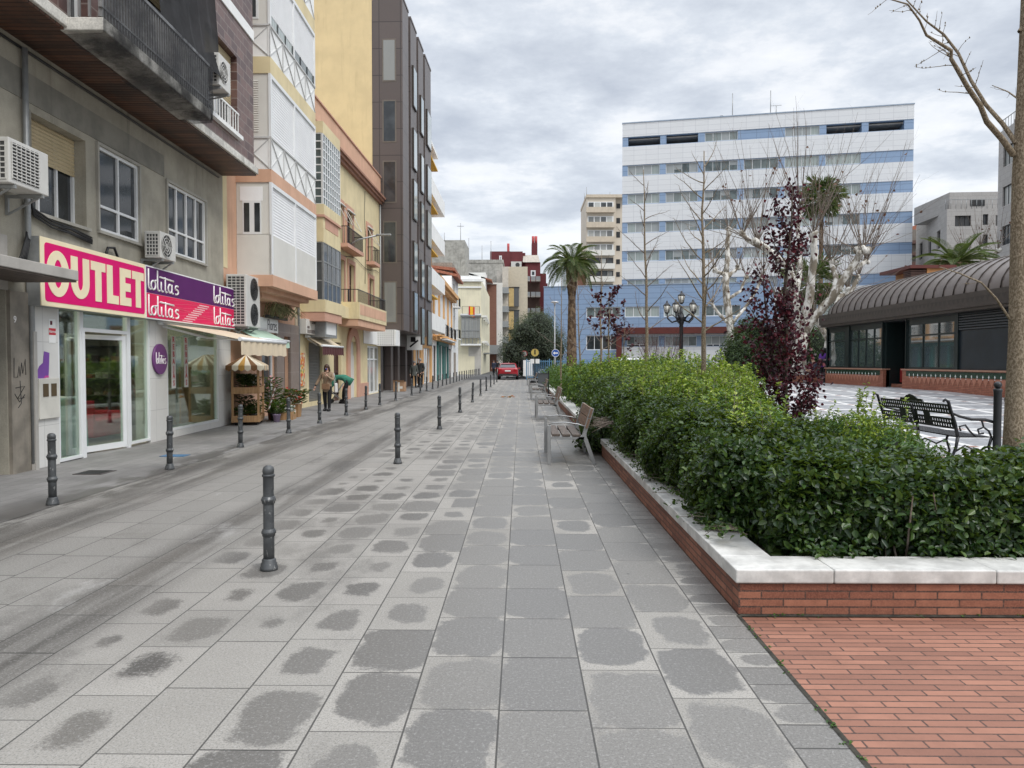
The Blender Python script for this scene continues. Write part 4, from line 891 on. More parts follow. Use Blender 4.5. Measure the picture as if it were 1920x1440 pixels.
def mirador(z0, z1, fm, gm, nv, nh, par):
    mb = MB(); x1 = .80
    for k in range(nv + 1): y = cb0 + .04 + (cb1 - cb0 - .08) * k / nv; mb.box(x1 - .05, x1, y - .025, y + .025, z0, z1)
    for k in range(nh + 1): z = z0 + (z1 - z0) * k / nh; mb.box(x1 - .045, x1 - .004, cb0 + .04, cb1 - .04, z - .02, z + .02); mb.box(.02, x1 - .05, cb0 + .02, cb0 + .06, z - .02, z + .02)
    for k in range(3): x = .03 + k * .36; mb.box(x - .02, x + .02, cb0 + .015, cb0 + .065, z0, z1)
    o_ = mb.build('mirador_window', fm, par); mb = MB(); mb.box(x1 - .03, x1 - .02, cb0 + .05, cb1 - .05, z0, z1); mb.box(.02, x1 - .03, cb0 + .03, cb0 + .04, z0, z1); mb.box(.02, x1 - .03, cb1 - .05, cb1 - .04, z0, z1); mb.build('pane', gm, o_)
mirador(3.66, 5.58, GALV, GL, 4, 3, C); mirador(6.85, 9.2, WHITE_ALU, GL_PALE, 8, 9, C)
lb0, lb1 = sC(674, .85), sC(725, .85)
mb = MB(); mb.box(.002, .85, lb0, lb1, 3.30, 3.42); mb.box(.77, .85, lb0, lb1, 3.42, 3.98); mb.box(.002, .77, lb0, lb0 + .08, 3.42, 3.98); mb.box(.002, .77, lb1 - .08, lb1, 3.42, 3.98); mb.build('balcony_parapet', CREAM, C)
mb = MB(); mb.box(.851, .857, lb0 + .15, lb1 - .15, 3.48, 3.90); mb.box(.002, .80, lb0 + .03, lb1 - .03, 3.02, 3.30); mb.box(.75, .90, lb0 - .03, lb1 + .03, 3.405, 3.44) if False else None; mb.build('balcony_moulding', PEACH, C)
mb = MB(); rail(mb, .80, lb0 + .04, lb1 - .04, 3.98, 4.50, 40, .02); rail(mb, .40, sC(637), lb0, 4.0, 4.5, 14); mb.build('balcony_railing', IRON, C)
mb = MB(); mb.box(.002, .45, cb1 + .01, lb0 - .01, 3.30, 3.75); mb.build('balcony_link', CREAM, C)
# ground floor of the house
window(C, *shopC, SHUT_GREY, SHUT_GREY, -.12, 0, 0, .05, .98, SHUT_GREY, 'metal_shutter'); window(C, *doorC, WOOD_DOOR, WOOD_DOOR, -.15, 0, 1, .1, name='door')
mb = MB(); c0, c1 = archC[0], archC[1]; mid = (c0 + c1) / 2; rr_ = (c1 - c0) / 2 + .02
mb.box(-.16, -.1, c0, c1, 0, 1.85); mb.box(-.17, -.13, c0, c1, 1.85, 2.45); mb.build('door', OFFWHITE, C)
mb = MB(); ov = arc(0, 0, rr_ + .42, rr_ + .42, 0, 180, 16); iv = arc(0, 0, rr_, rr_, 0, 180, 16)
for k in range(16): mb.prism([ov[k], ov[k + 1], iv[k + 1], iv[k]], .08, lambda u, v, w_: (-.05 + w_ + .06, mid + u, 2.0 + v))
for y0, y1 in ((c0 - .45, c0 - .02), (c1 + .02, c1 + .45)): mb.box(.0, .09, y0, y1, 0, 2.0)
mb.build('door_arch', SALMON, C)
window(C, *whiteC, WHITE_ALU, GL, -.1, 2, 1, .09, hfrac=.72, name='shop_window')
mb = MB(); mb.box(0, .05, c1 + .46, whiteC[0], 0, .6); mb.box(0, .05, sC(641), c0 - .46, 0, .6); mb.build('plinth', SALMON, C)
mb = MB(); mb.tube([(.06, .25, .2), (.06, .25, 9.6)], .045, 8); mb.tube([(.06, LC - .2, 2.6), (.06, LC - .2, 9.6)], .04, 8); mb.build('drain_pipe', GALV, C)
mb = MB(); mb.tube([(.04, .3 + k * .66, 6.02 - .1 * math.sin(k * .9)) for k in range(21)], .014, 4); mb.tube([(.04, sC(689) - .5, 9.5), (.05, sC(689) - .7, 8.3), (.04, sC(689) - .4, 7.2), (.04, sC(689) - .6, 5.2)], .012, 4); mb.build('cable', DARK, C)
t = thing('wall_box_sign', 'cream sign board with winged emblem and dark slots above the brown awning', 'sign', FC.pt(sC(575, .3), .05, 2.50), FC.ang); lw = sC(604, .3) - sC(575, .3)
mb = MB(); mb.box(0, .25, 0, lw, 0, .50); mb.build('board', OFFWHITE, t, .01)
mb = MB(); mb.tube([(.26, lw / 2 + x * .01, .40 + .04 * math.cos(x * .35)) for x in range(-30, 31, 3)], .014, 4); mb.ball((.26, lw / 2, .40), .035, 8, 5); [mb.box(.251, .256, .1 + k * .055, .125 + k * .055, .03, .15) for k in range(int(lw / .056) - 2)]; mb.box(.251, .256, .1, .35, .19, .27); mb.box(.251, .256, lw - .4, lw - .12, .19, .27); mb.build('emblem', pm('sign_grey', (.16, .13, .12)), t)
t = thing('vent_box', 'grey metal duct box hung on the wall beside the winged sign', 'duct box', FC.pt(sC(604, .55), .04, 2.42), FC.ang); mb = MB(); mb.box(0, .62, 0.02, 1.6, 0, .82); mb.build('casing', GALV, t, .01); mb = MB(); mb.box(.621, .63, .15, 1.4, .1, .72); mb.build('panel', WHITE, t); 
MAROON = pm('maroon_awning', (.075, .022, .022), .85); awning(FC, sC(573, .1) + .1, sC(573, .1) + 3.0, 2.42, .62, 2.12, .34, 'small brown awning with scalloped valance over the grey shutter', FABR, wavy=True, vmat=MAROON)
t = thing('wall_street_lamp', 'grey street lamp arm with flat head fixed high on the cream house', 'street lamp', FC.pt(sC(640), .0, 6.55), FC.ang)
mb = MB(); mb.tube([(0, .2, -.35), (.7, .3, .05), (1.45, .35, .22)], .035, 7); mb.build('arm', STEEL, t); mb = MB(); mb.box(1.4, 2.0, .27, .43, .2, .27); mb.build('lamp_head', STEEL, t, .02)
t = thing('perforated_box', 'white perforated metal box projecting above the white shop door', 'sign', FC.pt(whiteC[1] - 1.2, .0, 2.38), FC.ang); mb = MB(); mb.box(.02, 1.0, .3, 1.5, 0, .80); mb.build('casing', WHITE, t, .01)
mb = MB(); [mb.box(.1 + i * .11, .14 + i * .11, .29, .299, .06 + j * .11, .10 + j * .11) for i in range(8) for j in range(7)]; mb.build('perforation', DARK, t)
mb = MB(); mb.box(.021, .06, -2.6, .29, .05, .72); mb.build('fascia', WHITE, t)

# ================================================================== dark bronze building
FD = Facade((-7.25, 38.5), (-6.98, 48.2)); D = FD.thing('office_building', 'tall dark bronze clad building with yellow gable wall and stepped bays', 'building'); LD = FD.L; pd = 1.2; HD = 20.1
mb = MB(); gx = [( -11.0, 38.49), (-7.62, 38.49)]; R_ = Matrix.Rotation(-FD.ang, 4, 'Z') @ Matrix.Translation(-FD.o)
def loc(x, y, z): return R_ @ Vector((x, y, z))
mb.quad(loc(-17, 38.49, 0), loc(-7.62, 38.49, 0), loc(-7.62, 38.49, 22.5), loc(-17, 38.49, 22.5)); mb.quad(loc(-7.62, 38.49, 22.5), loc(-7.62, 48, 22.5), loc(-17, 48, 22.5), loc(-17, 38.49, 22.5)); mb.quad(loc(-7.62, 38.49, 19), loc(-7.62, 48, 19), loc(-7.62, 48, 22.5), loc(-7.62, 38.49, 22.5)); mb.build('gable_wall', YELLOW, D)
gd = [(.5, 2.6, 0, 2.6), (3.2, 4.6, 0, 2.5), (5.2, 7.0, 0, 2.5), (7.6, 9.3, 0, 2.6)]
mb = MB(); wall_holes(mb, 0, LD, 0, 20, gd, 0, .5); shell(mb, 0, LD, 0, 20, 0, 9); mb.build('wall', PANEL_DARK, D)
for i, q in enumerate(gd): window(D, *q, BRONZE_DK, GL_DK if i != 1 else WOOD_DOOR, -.35, 1 if i != 1 else 0, 0, .08, name='shop_window' if i != 1 else 'door')
rows = [18.0 - 3.08 * k for k in range(5)]
mb = MB(); blocks = [(0.0, 1.7), (2.35, 4.25), (4.9, 6.7), (7.3, LD)]
for (a, b_) in blocks: mb.box(-.3, pd, a + .001, b_, 3.2, HD); mb.box(-.3, pd + .03, a - .02, b_ + .02, HD, HD + .12)
mb.build('projecting_bay', PANEL_DARK, D)
mb = MB()
for (a, b_) in ((1.7, 2.35), (4.25, 4.9), (6.7, 7.3)): mb.box(.0, pd - .55, a, b_, 3.2, HD - .9)
mb.build('recess_wall', PANEL_DARK, D)
for z in rows:       # slot windows on the end that faces up the street
    x0, x1 = .22, .80; mb = MB(); mb.box(x0 - .07, x1 + .07, -.012, -.002, z - 2.12, z + .04); o_ = mb.build('window', pm('bronze_frame', (.14, .12, .10), .35), D); mb = MB(); mb.box(x0, x1, -.019, -.0125, z - 2.05, z - .03); mb.build('pane', GL, o_)
for k, z in enumerate(rows):
    for (a, b_) in blocks[1:]:
        zz = z - (.9 if a > 4.5 else .2) - (k % 2) * .3; mb = MB(); mb.box(pd + .001, pd + .09, a + .45, b_ - .35, zz - 2.2, zz); o_ = mb.build('window', BRONZE_DK, D); mb = MB(); mb.box(pd + .0905, pd + .096, a + .52, b_ - .42, zz - 2.13, zz - .07); mb.build('pane', pm('sky_glass', (.30, .36, .38), .05, .1, 1, spec=.8), o_)  # pale sky reflection is put into the pane colour
    for (a, b_) in ((1.7, 2.35), (4.25, 4.9), (6.7, 7.3)): mb = MB(); mb.box(pd - .549, pd - .53, a + .1, b_ - .1, z - 2.0, z - .1); mb.build('slot_window', GL_DK, D)
mb = MB(); [mb.box(.001, .02, s + .1 * 0, s + 1.0, 2.75 + k * .11, 2.81 + k * .11) for s in (.9, 3.3) for k in range(3)]; mb.build('louvre', BLACK, D)
t = thing('projecting_shop_sign', 'white projecting shop sign with black brush marks under the bronze building', 'sign', FD.pt(7.0, .02, 2.3), FD.ang); mb = MB(); mb.box(0, .95, .35, .45, 0, .95); mb.build('panel', WHITE, t); mb = MB(); mb.box(.25, .55, .34, .349, .5, .8); mb.bar((.2, .345, .2), (.7, .345, .6), .1, .008, (0, 1, 0)); mb.build('mark', BLACK, t); mb = MB(); mb.box(0, .06, .5, 2.1, .05, .9); mb.build('wall_panel', WHITE, t); mb=MB(); mb.box(.061,.065,.8,1.6,.25,.4); mb.box(.061,.065,1.0,1.2,.5,.8); mb.build('mark', BLACK, t)
# ================================================================== FAR END OF THE STREET
def px_box(px0, px1, Y): return at(px0, 679, Y).x, at(px1, 679, Y).x
def zpx(py, Y, px=960): return at(px, py, Y).z
def house(name, label, F, H, Dp, mat, wins=(), fm=None, gm=None, cat='building', rec=.14, roofmat=None, wd=None, shutter=None, nv=1):
    t = F.thing(name, label, cat); mb = MB(); wall_holes(mb, 0, F.L, 0, H, list(wins), 0, rec + .05); shell(mb, 0, F.L, 0, H, 0, Dp); mb.build('wall', mat, t)
    for q in wins: window(t, *q[:4], fm or WHITE_ALU, gm or GL, -rec, nv, 0, .06)
    return t
def mbox(par, name, mat, *boxes, bevel=0):
    mb = MB(); [mb.box(*b) for b in boxes]; return mb.build(name, mat, par, bevel)

# orange and white block with tiers of balconies
FE = Facade((-6.98, 48.4), (-6.95, 58.3)); HE = 17.3
E = house('apartment_building', 'orange and white apartment block with stacked white balconies behind the bronze building', FE, HE, 10, ORANGE, [(1 + k * 3.1, 2.4 + k * 3.1, z, z + 1.9) for z in (4.2, 7.2, 10.2, 13.2) for k in range(3)] + [(1, 3.5, 0, 2.6), (5, 9, 0, 2.6)])
for z in (3.9, 6.9, 9.9, 12.9):
    mbox(E, 'balcony', WHITE, (.002, 1.05, .4, 9.6, z - .15, z), (.97, 1.05, .4, 9.6, z, z + .95), (.002, .97, .4, .48, z, z + .95), (.002, .97, 9.52, 9.6, z, z + .95))
    mbox(E, 'awning', pm('orange_awning', (.62, .36, .05), .8), (.1, 1.1, .6, 4.5, z + 2.05, z + 2.15))
mbox(E, 'eaves', WHITE, (-.2, .5, -.1, 10, HE, HE + .25))
# low house with teal shop
FF = Facade((-6.95, 58.6), (-7.2, 78.0)); wF = [(1 + k * 4.4, 2.3 + k * 4.4, 4.0, 6.6) for k in range(4)]; gF = [(.6, 3.0, 0, 2.9), (3.6, 8, 0, 3.0), (8.6, 12.8, 0, 3.0), (13.6, 18.6, 0, 2.9)]
Fh = house('townhouse', 'low white and orange house with black balconies over a teal shopfront', FF, 8.2, 9, WHITE, wF + gF, WOOD_DOOR, GL_DK)
mbox(Fh, 'cornice', ORANGE, (-.1, .5, 0, FF.L, 7.7, 8.0), (-.1, .7, 0, FF.L, 8.0, 8.35)); mbox(Fh, 'pilaster', ORANGE, *[(.0, .12, .2 + k * 4.4, .7 + k * 4.4, 3.6, 7.7) for k in range(5)], (0, .3, 0, FF.L, 3.3, 3.6))
mbox(Fh, 'shopfront', TEAL, (0, .15, 3.2, 3.6, 0, 3.2), (0, .15, 8.0, 8.6, 0, 3.2), (0, .15, 12.8, 13.3, 0, 3.2), (0, .15, 3.2, 13.3, 3.001, 3.28), (.0, .10, 5.6, 5.9, 0, 3.0), (.0, .1, 10.4, 10.8, 0, 3.0)); mbox(Fh, 'canopy', WHITE, (.1, .9, 2.8, 13.6, 3.40, 3.5))
mb = MB(); [rail(mb, .65, .6 + k * 4.4, 2.8 + k * 4.4, 3.75, 4.75, 12, .02) for k in range(4)]; mb.build('balcony_railing', IRON, Fh); mbox(Fh, 'balcony_slab', ORANGE, *[(.0, .7, .5 + k * 4.4, 2.9 + k * 4.4, 3.62, 3.75) for k in range(4)])
# rough party wall and weathered block rising behind the low house
t = thing('stone_house', 'rough stone gable wall rising behind the low white house', 'building', (0, 0, 0)); x0, x1 = px_box(812, 848, 79); zz = zpx(492, 79)
mbox(t, 'wall', pm('rubble_stone', (.27, .23, .19), .95, .35, 9, .8, 12, .6), (x0 - 6, x1, 79, 86, 0, zz)); mb = MB(); mb.prism([(x0 - 6, zz), (x1 + .3, zz - .9), (x1 + .3, zz - .6), (x0 - 6, zz + .3)], 8, lambda u, v, w_: (u, 78.6 + w_, v)); mb.build('roof', ROOFTILE, t)
t = thing('weathered_tower', 'stained grey concrete block above the low roofs with aerials', 'building'); x0, x1 = px_box(817, 872, 108); zt_ = zpx(450, 108)
mbox(t, 'wall', STAINED, (x0 - 4, x1, 108, 116, 0, zt_)); mb = MB(); [mb.tube([(x0 + d_, 111, zt_), (x0 + d_, 111, zt_ + h_)], .04, 4) for d_, h_ in ((1, 1.6), (3.4, 3.0))]; mb.box(x0 + 2.9, x0 + 3.9, 110.97, 111.03, zt_ + 2.5, zt_ + 2.56); mb.build('aerial', STEEL, t)
# narrow white house with clay roof just before the corner house
FG0 = Facade((-7.25, 78.3), (-7.28, 86.5)); g0 = house('townhouse', 'narrow white house with clay tile roof and small black balconies', FG0, 10.6, 8, WHITE, [(2 + 5 * k, 3.4 + 5 * k, z, z + 2.4) for k in range(1) for z in (4.2, 7.6)] + [(2, 5, 0, 2.6)], WOOD_DOOR, GL_DK)
mb = MB(); [rail(mb, .6, 1.6 + 5 * k, 3.8 + 5 * k, z - .1, z + .85, 10, .02) for k in range(1) for z in (4.2, 7.6)]; mb.build('balcony_railing', IRON, g0); mb = MB(); mb.prism([(-8, 12.4), (.6, 10.5), (.6, 10.75), (-8, 12.7)], 8.2, lambda u, v, w_: (u, w_, v)); mb.build('roof', ROOFTILE, g0)
mbox(g0, 'balcony_slab', WHITE, *[(0, .65, 1.5 + 5 * k, 3.9 + 5 * k, z - .22, z - .1) for k in range(1) for z in (4.2, 7.6)])
# corner house with the flag
GY = 95.0; gx0, gx1 = px_box(853, 902, GY); FGf = Facade((gx0, GY), (gx1, GY)); Gz = lambda py: zpx(py, GY)
sg_ = lambda px: FGf.s_(px)
gar = (sg_(870), sg_(890), .02, Gz(668)); dG = (sg_(873), sg_(884), Gz(590), Gz(553)); miro = (sg_(868), sg_(899), Gz(640), Gz(600))
Gh = house('corner_house', 'cream corner house with glazed mirador, garage door and flag balcony', FGf, Gz(523), 26, pm('pale_yellow_render', (.70, .65, .48), .85, .06, .8, 0, 40, .3), [gar, dG, miro], WHITE_ALU, GL)
mbox(Gh, 'ground_wall', pm('grey_plinth', (.46, .44, .40), .85, .08, 1, 0, 40, .3), (.0, .06, 0, gar[0], 0, Gz(650)), (.0, .06, gar[1], FGf.L, 0, Gz(650)), (.0, .06, gar[0], gar[1], gar[3], Gz(650)))
mbox(Gh, 'cornice', WHITE, (-.1, .4, -.1, FGf.L + .3, Gz(528), Gz(523)), (-.1, .2, 0, FGf.L + .1, Gz(540), Gz(537)), (-.3, .1, 0, FGf.L, Gz(523), Gz(517)))
mbox(Gh, 'garage_door', pm('brown_grey_door', (.10, .09, .08), .6), (-.12, -.08, *gar))
a, b_ = sg_(866), sg_(901)
mbox(Gh, 'mirador_roof', GALV, (.002, 1.0, a - .1, b_ + .1, Gz(594), Gz(591))); mbox(Gh, 'mirador_glass', GL, (.002, .8, a + .05, b_ - .05, Gz(634), Gz(594))); mbox(Gh, 'mirador_floor', WHITE, (.002, .95, a - .1, b_ + .1, Gz(648), Gz(645)), (.0, .9, a - .1, b_ + .1, Gz(591) + .001, Gz(589)))
mb = MB(); [mb.box(.81, .86, y - .04, y + .04, Gz(645), Gz(594)) for y in [a + .05 + (b_ - a - .1) * k / 5 for k in range(6)]]; mb.box(.8, .87, a, b_, Gz(620) - .04, Gz(620) + .04); rail(mb, .92, a, b_, Gz(645), Gz(633), 14, .02); mb.build('mirador_frame', GALV, Gh)
mb = MB(); rail(mb, .85, a + .1, b_ - .1, Gz(589), Gz(575), 16, .02); mb.build('balcony_railing', IRON, Gh)
t = thing('flag', 'red and yellow striped flag hung on the corner house balcony', 'flag', FGf.pt(sg_(880), .95, Gz(594)), FGf.ang); hh = Gz(575) - Gz(594); wd = sg_(891) - sg_(880)
FLR = pm('flag_red', (.55, .03, .03), .8); FLY = pm('flag_yellow', (.80, .45, .03), .8)
for nm, m_, u0, u1 in (('red_stripe', FLR, 0, .25), ('yellow_stripe', FLY, .25, .75), ('red_stripe', FLR, .75, 1)):
    mb = MB(); n = 6; vs = []; fs = []
    for i in range(n + 1):
        u = (u0 + (u1 - u0) * i / n); [vs.append((.03 * math.sin(u * 9) + x_, u * wd, (hh if k else 0) - .12 * u)) for k in (0, 1) for x_ in (0, .02)]
    for i in range(n): a_ = i * 4; fs += [(a_, a_ + 4, a_ + 6, a_ + 2), (a_ + 1, a_ + 3, a_ + 7, a_ + 5)]
    mb.add(vs, fs); mb.build(nm, m_, t)
FGs = Facade((gx1 + .02, GY - .02), (gx1 - .6, GY + 25)); Gs = house('corner_house', 'cream street side of the corner house with white bay windows', FGs, Gz(530), 3, pm('pale_yellow_render', (.62, .56, .38)), [(2 + 5 * k, 4 + 5 * k, z, z + 2.0) for k in range(4) for z in (4.3, 7.6)] + [(1.5, 4, 0, 2.6), (9, 12, 0, 2.6), (16, 20, 0, 2.6)])
mbox(Gs, 'balcony', WHITE, *[(.0, .7, 1.6 + 5 * k, 4.4 + 5 * k, z - .25, z) for k in range(4) for z in (4.3, 7.6)]); mbox(Gs, 'shop_awning', GALV, (.0, .9, 6, 14, 2.7, 2.85))
# stained long block above the corner house
t = thing('weathered_block', 'long stained grey block with flat roof behind the corner house', 'building'); x0, x1 = px_box(868, 943, 140); z1_ = zpx(493, 140)
mbox(t, 'wall', STAINED, (x0 - 3, x1, 140, 150, 0, z1_)); mbox(t, 'parapet', STAINED, (x0 - 3.1, x1 + .1, 139.9, 150, z1_, z1_ + .6))
mb = MB(); [mb.tube([(x0 + d_, 142, z1_), (x0 + d_, 142, z1_ + h_)], .05, 4) for d_, h_ in ((1, 5), (3.5, 3.6), (5.2, 4.4))]; mb.build('aerial', STEEL, t)
t = thing('red_roofed_house', 'clay roofed house with long tiled slope above the corner house', 'building'); x0, x1 = px_box(850, 905, 112)
mbox(t, 'wall', WHITE, (x0 - 1, x1, 121.2, 126, 0, zpx(512, 122))); mb = MB(); mb.prism([(x0 - 2, zpx(499, 121.2)), (x1 + 1, zpx(524, 121.2)), (x1 + 1, zpx(526, 121.2)), (x0 - 2, zpx(504, 121.2))], 5, lambda u, v, w_: (u, 121.2 + w_, v)); mb.build('roof', ROOFTILE, t)
# brown brick and pale slab house further on
t = thing('brick_building', 'narrow brown brick building with pale flank after the corner house', 'building'); Y = 126; x0, x1 = px_box(915, 931, Y); x2 = px_box(915, 942, Y)[1]
mbox(t, 'wall', BRICK_FAR, (x0 - 2, x1, Y, Y + 12, 0, zpx(533, Y))); mbox(t, 'flank', OFFWHITE, (x1 + .002, x2, Y + .1, Y + 12, 0, zpx(530, Y))); mbox(t, 'ledge', OFFWHITE, (x0 - 2, x1 + .05, Y - .2, Y + 12, zpx(533, Y), zpx(530, Y)))
mbox(t, 'shop_canopy', GALV, (x0 - .5, x2, Y - 2, Y, 2.9, 4.4)); 
t = thing('apartment_building', 'pale apartment house with rounded balconies stacked beside the beige panel building', 'building'); x0, x1 = px_box(942, 953, 128); Y = 128
mbox(t, 'wall', pm('pale_stucco', (.48, .44, .38), .85, .1), (x0, x1, Y, Y + 12, 0, zpx(500, Y)))
for py in (551, 586, 614, 643): mbox(t, 'balcony', GALV, (x0, x1 + .2, Y - 1.4, Y, zpx(py, Y), zpx(py - 2, Y)), (x0 + .05, x1 + .1, Y - 1.4, Y - 1.3, zpx(py - 2, Y), zpx(py - 11, Y)))
mbox(t, 'doorway', DARK, (x0, x1, Y - .05, Y, 0, 3.2))
t = thing('panel_building', 'beige panel building with gold glass bays at the end of the street', 'building'); x0, x1 = px_box(953, 974, 130); Y = 130; HB = zpx(500, Y)
mbox(t, 'wall', pm('beige_panel', (.50, .44, .34), .6, .06), (x0, x1 + 1.4, Y, Y + 12, 0, HB))
for (a_, b__) in ((540, 575), (583, 618), (624, 655)): mbox(t, 'bay_window', pm('gold_panel', (.52, .38, .17), .5), (x0 + .1, (x0 + x1) / 2, Y - .6, Y - .002, zpx(b__, Y), zpx(a_, Y))); mbox(t, 'bay_glass', GL_DK, ((x0 + x1) / 2 + .02, x1 - .1, Y - .6, Y - .002, zpx(b__, Y), zpx(a_, Y))); mbox(t, 'bay_edge', DARK, (x0 + .05, x1, Y - .7, Y, zpx(a_, Y), zpx(a_ - 1.5, Y)))
mbox(t, 'entrance', DARK, (x0 + .2, x1, Y - .05, Y - .002, 0, 4))
t = thing('grey_building', 'pale grey concrete slab building with dark slot next to the red building', 'building'); Y = 134; x0, x1 = px_box(973, 987, Y); mbox(t, 'wall', CONC_PALE, (x0 - 4, x1, Y, Y + 12, 0, zpx(508, Y))); mbox(t, 'slot_window', DARK, (x0 + .9, x1 - .15, Y - .06, Y - .002, 3, zpx(595, Y)))
# dark red block closing the street
Y = 172; X = lambda px: at(px, 679, Y).x; Z = lambda py: zpx(py, Y)
RB = thing('apartment_building', 'dark red apartment block with chimneys and stacked corner balconies closing the street', 'building')
mbox(RB, 'wall', DARKRED, (X(985), X(1013), Y, Y + 14, 0, Z(492)), (X(919), X(985) - .002, Y + 1, Y + 14, 0, Z(473)), (X(1013) + .002, X(1024), Y + .8, Y + 14, 0, Z(512)), (X(1024) + .002, X(1027), Y + 1.4, Y + 14, 0, Z(530)))
mbox(RB, 'penthouse', DARKRED, (X(919), X(957), Y + .2, Y + .998, Z(506), Z(471)), (X(957) + .002, X(980), Y + .4, Y + .998, Z(500), Z(471)))
mbox(RB, 'chimney', DARKRED, (X(997), X(1008), Y + 3, Y + 6, Z(495), Z(452))); mb = MB(); [mb.cyl((X(p), Y + 4.5, Z(452)), (X(p), Y + 4.5, Z(437)), .32, n=8) for p in (1000, 1005.5)]; mb.cyl((X(953), Y + .6, Z(471)), (X(953), Y + .6, Z(456)), .28, n=8); mb.box(X(951), X(955), Y + .25, Y + .95, Z(471), Z(462)); mb.build('chimney_pot', pm('pink_red', (.42, .08, .08), .8), RB)
mb = MB(); mb.prism([(X(980), Z(492)), (X(1012), Z(492)), (X(1009), Z(477)), (X(981), Z(477))], .4, lambda u, v, w_: (u, Y - .05 - w_ + (v - Z(492)) * .9, v)); mb.build('roof', pm('pale_roof', (.42, .38, .33), .9, .1), RB)
for (p0, p1, y0_, y1_) in ((936, 941, 490, 479), (995, 1004, 518, 507)): o_ = mbox(RB, 'window', WHITE_ALU, (X(p0), X(p1), Y + .15 if p0 < 950 else Y - .06, Y + .199 if p0 < 950 else Y - .003, Z(y0_), Z(y1_))); yy = (Y + .14 if p0 < 950 else Y - .07); mbox(o_, 'pane', GL_DK, (X(p0) + .25, X(p1) - .25, yy, yy + .008, Z(y0_) + .25, Z(y1_) - .25))
mbox(RB, 'recess', pm('brown_shadow_wall', (.07, .04, .032), .8), (X(985), X(1012), Y - .03, Y - .003, 2, Z(530)))  # flat dark panel, shade of the balcony recess put into its colour
for py in (529, 558, 588, 617): mbox(RB, 'balcony', CONC_PALE, *[(X(p), X(p + 8), Y - 2.2, Y - .04, Z(py), Z(py - 2)) for p in (985.5, 995.5, 1004.5)]); mbox(RB, 'balcony_front', GALV, *[(X(p), X(p + 8), Y - 2.2, Y - 2.1, Z(py - 2), Z(py - 9)) for p in (985.5, 995.5, 1004.5)])
t = thing('air_conditioner', 'white air conditioner on the terrace of the dark red block', 'air conditioner', (X(968), Y + .1, Z(503))); mbox(t, 'casing', AC_W, (-1.2, 1.2, -.4, .2, 0, 1.5)); mb = MB(); mb.cyl((.3, -.42, .75), (.3, -.40, .75), .5, n=16); mb.build('fan', AC_D, t)

# ================================================================== tower, hospital block and low blue wing
Y = 150; X = lambda px: at(px, 679, Y).x; Z = lambda py: zpx(py, Y)
T = thing('apartment_tower', 'beige apartment tower with white balconies standing left of the striped block', 'building')
mbox(T, 'wall', pm('tower_beige', (.55, .49, .41), .85, .06, .5, 0, 40, .2), (X(1099), X(1153), Y, Y + 14, 0, Z(366)), (X(1153) + .002, X(1175), Y + 1.2, Y + 14, 0, Z(366))); mbox(T, 'brick_flank', BRICK_FAR, (X(1076), X(1099) - .002, Y + .5, Y + 14, 0, Z(482))); mbox(T, 'parapet', BEIGE, (X(1098), X(1176), Y - .3, Y + 14, Z(371), Z(365.5)))
for i, (y0_, y1_) in enumerate(((379, 390), (406, 418), (432, 445), (458, 470), (484, 495), (508, 519), (533, 540))):
    o_ = mbox(T, 'window', WHITE_ALU if i < 4 else DARK, (X(1101), X(1149), Y - .12, Y - .003, Z(y1_), Z(y0_))); mbox(o_, 'pane', GL, *[(X(1102.5 + k * 11.6), X(1112 + k * 11.6), Y - .16, Y - .121, Z(y1_) + .15, Z(y0_) - .15) for k in range(4)])
    mbox(T, 'balcony', OFFWHITE if i > 2 else BEIGE, (X(1098), X(1151), Y - .9, Y - .17, Z(y1_ + 10), Z(y1_)))
    mbox(T, 'side_window', DARK, (X(1156), X(1163), Y + 1.14, Y + 1.198, Z(y1_ - 1), Z(y0_ + 1)))
mb = MB(); [mb.tube([(X(p), Y + 5, Z(366)), (X(p), Y + 5, Z(q))], .06, 4) for p, q in ((1103, 340), (1099, 352), (1148, 350))]; mb.build('aerial', STEEL, T)

FMn = Facade((12.35, 92.0), (44.2, 85.4)); Mn = FMn.thing('hospital_block', 'tall white office block with pale blue window bands and long roofline', 'building'); LM = FMn.L
s6 = lambda zx: FMn.s_(1120 + zx / 2.77)
Hm = 30.55; row_top = 24.2 + 1.3
cols = [(153, 318), (350, 515), (550, 720), (752, 930), (962, 1140), (1172, 1355)]
holes = []
top = [(155, 320), (352, 515), (550, 720), (752, 930), (962, 1140), (1175, 1357), (1392, 1575)]
mb = MB(); mbl = MB(); wins_m = []
bandz = [(27.75, 28.92, 0)] + [(24.2 - 3.46 * k, 25.52 - 3.46 * k, k + 1) for k in range(7)]
for z0, z1, k in bandz:
    cs = top if k == 0 else cols
    for j, (a, b_) in enumerate(cs): holes.append((s6(a), s6(b_), z0 + .06, z1 - .06, k, j))
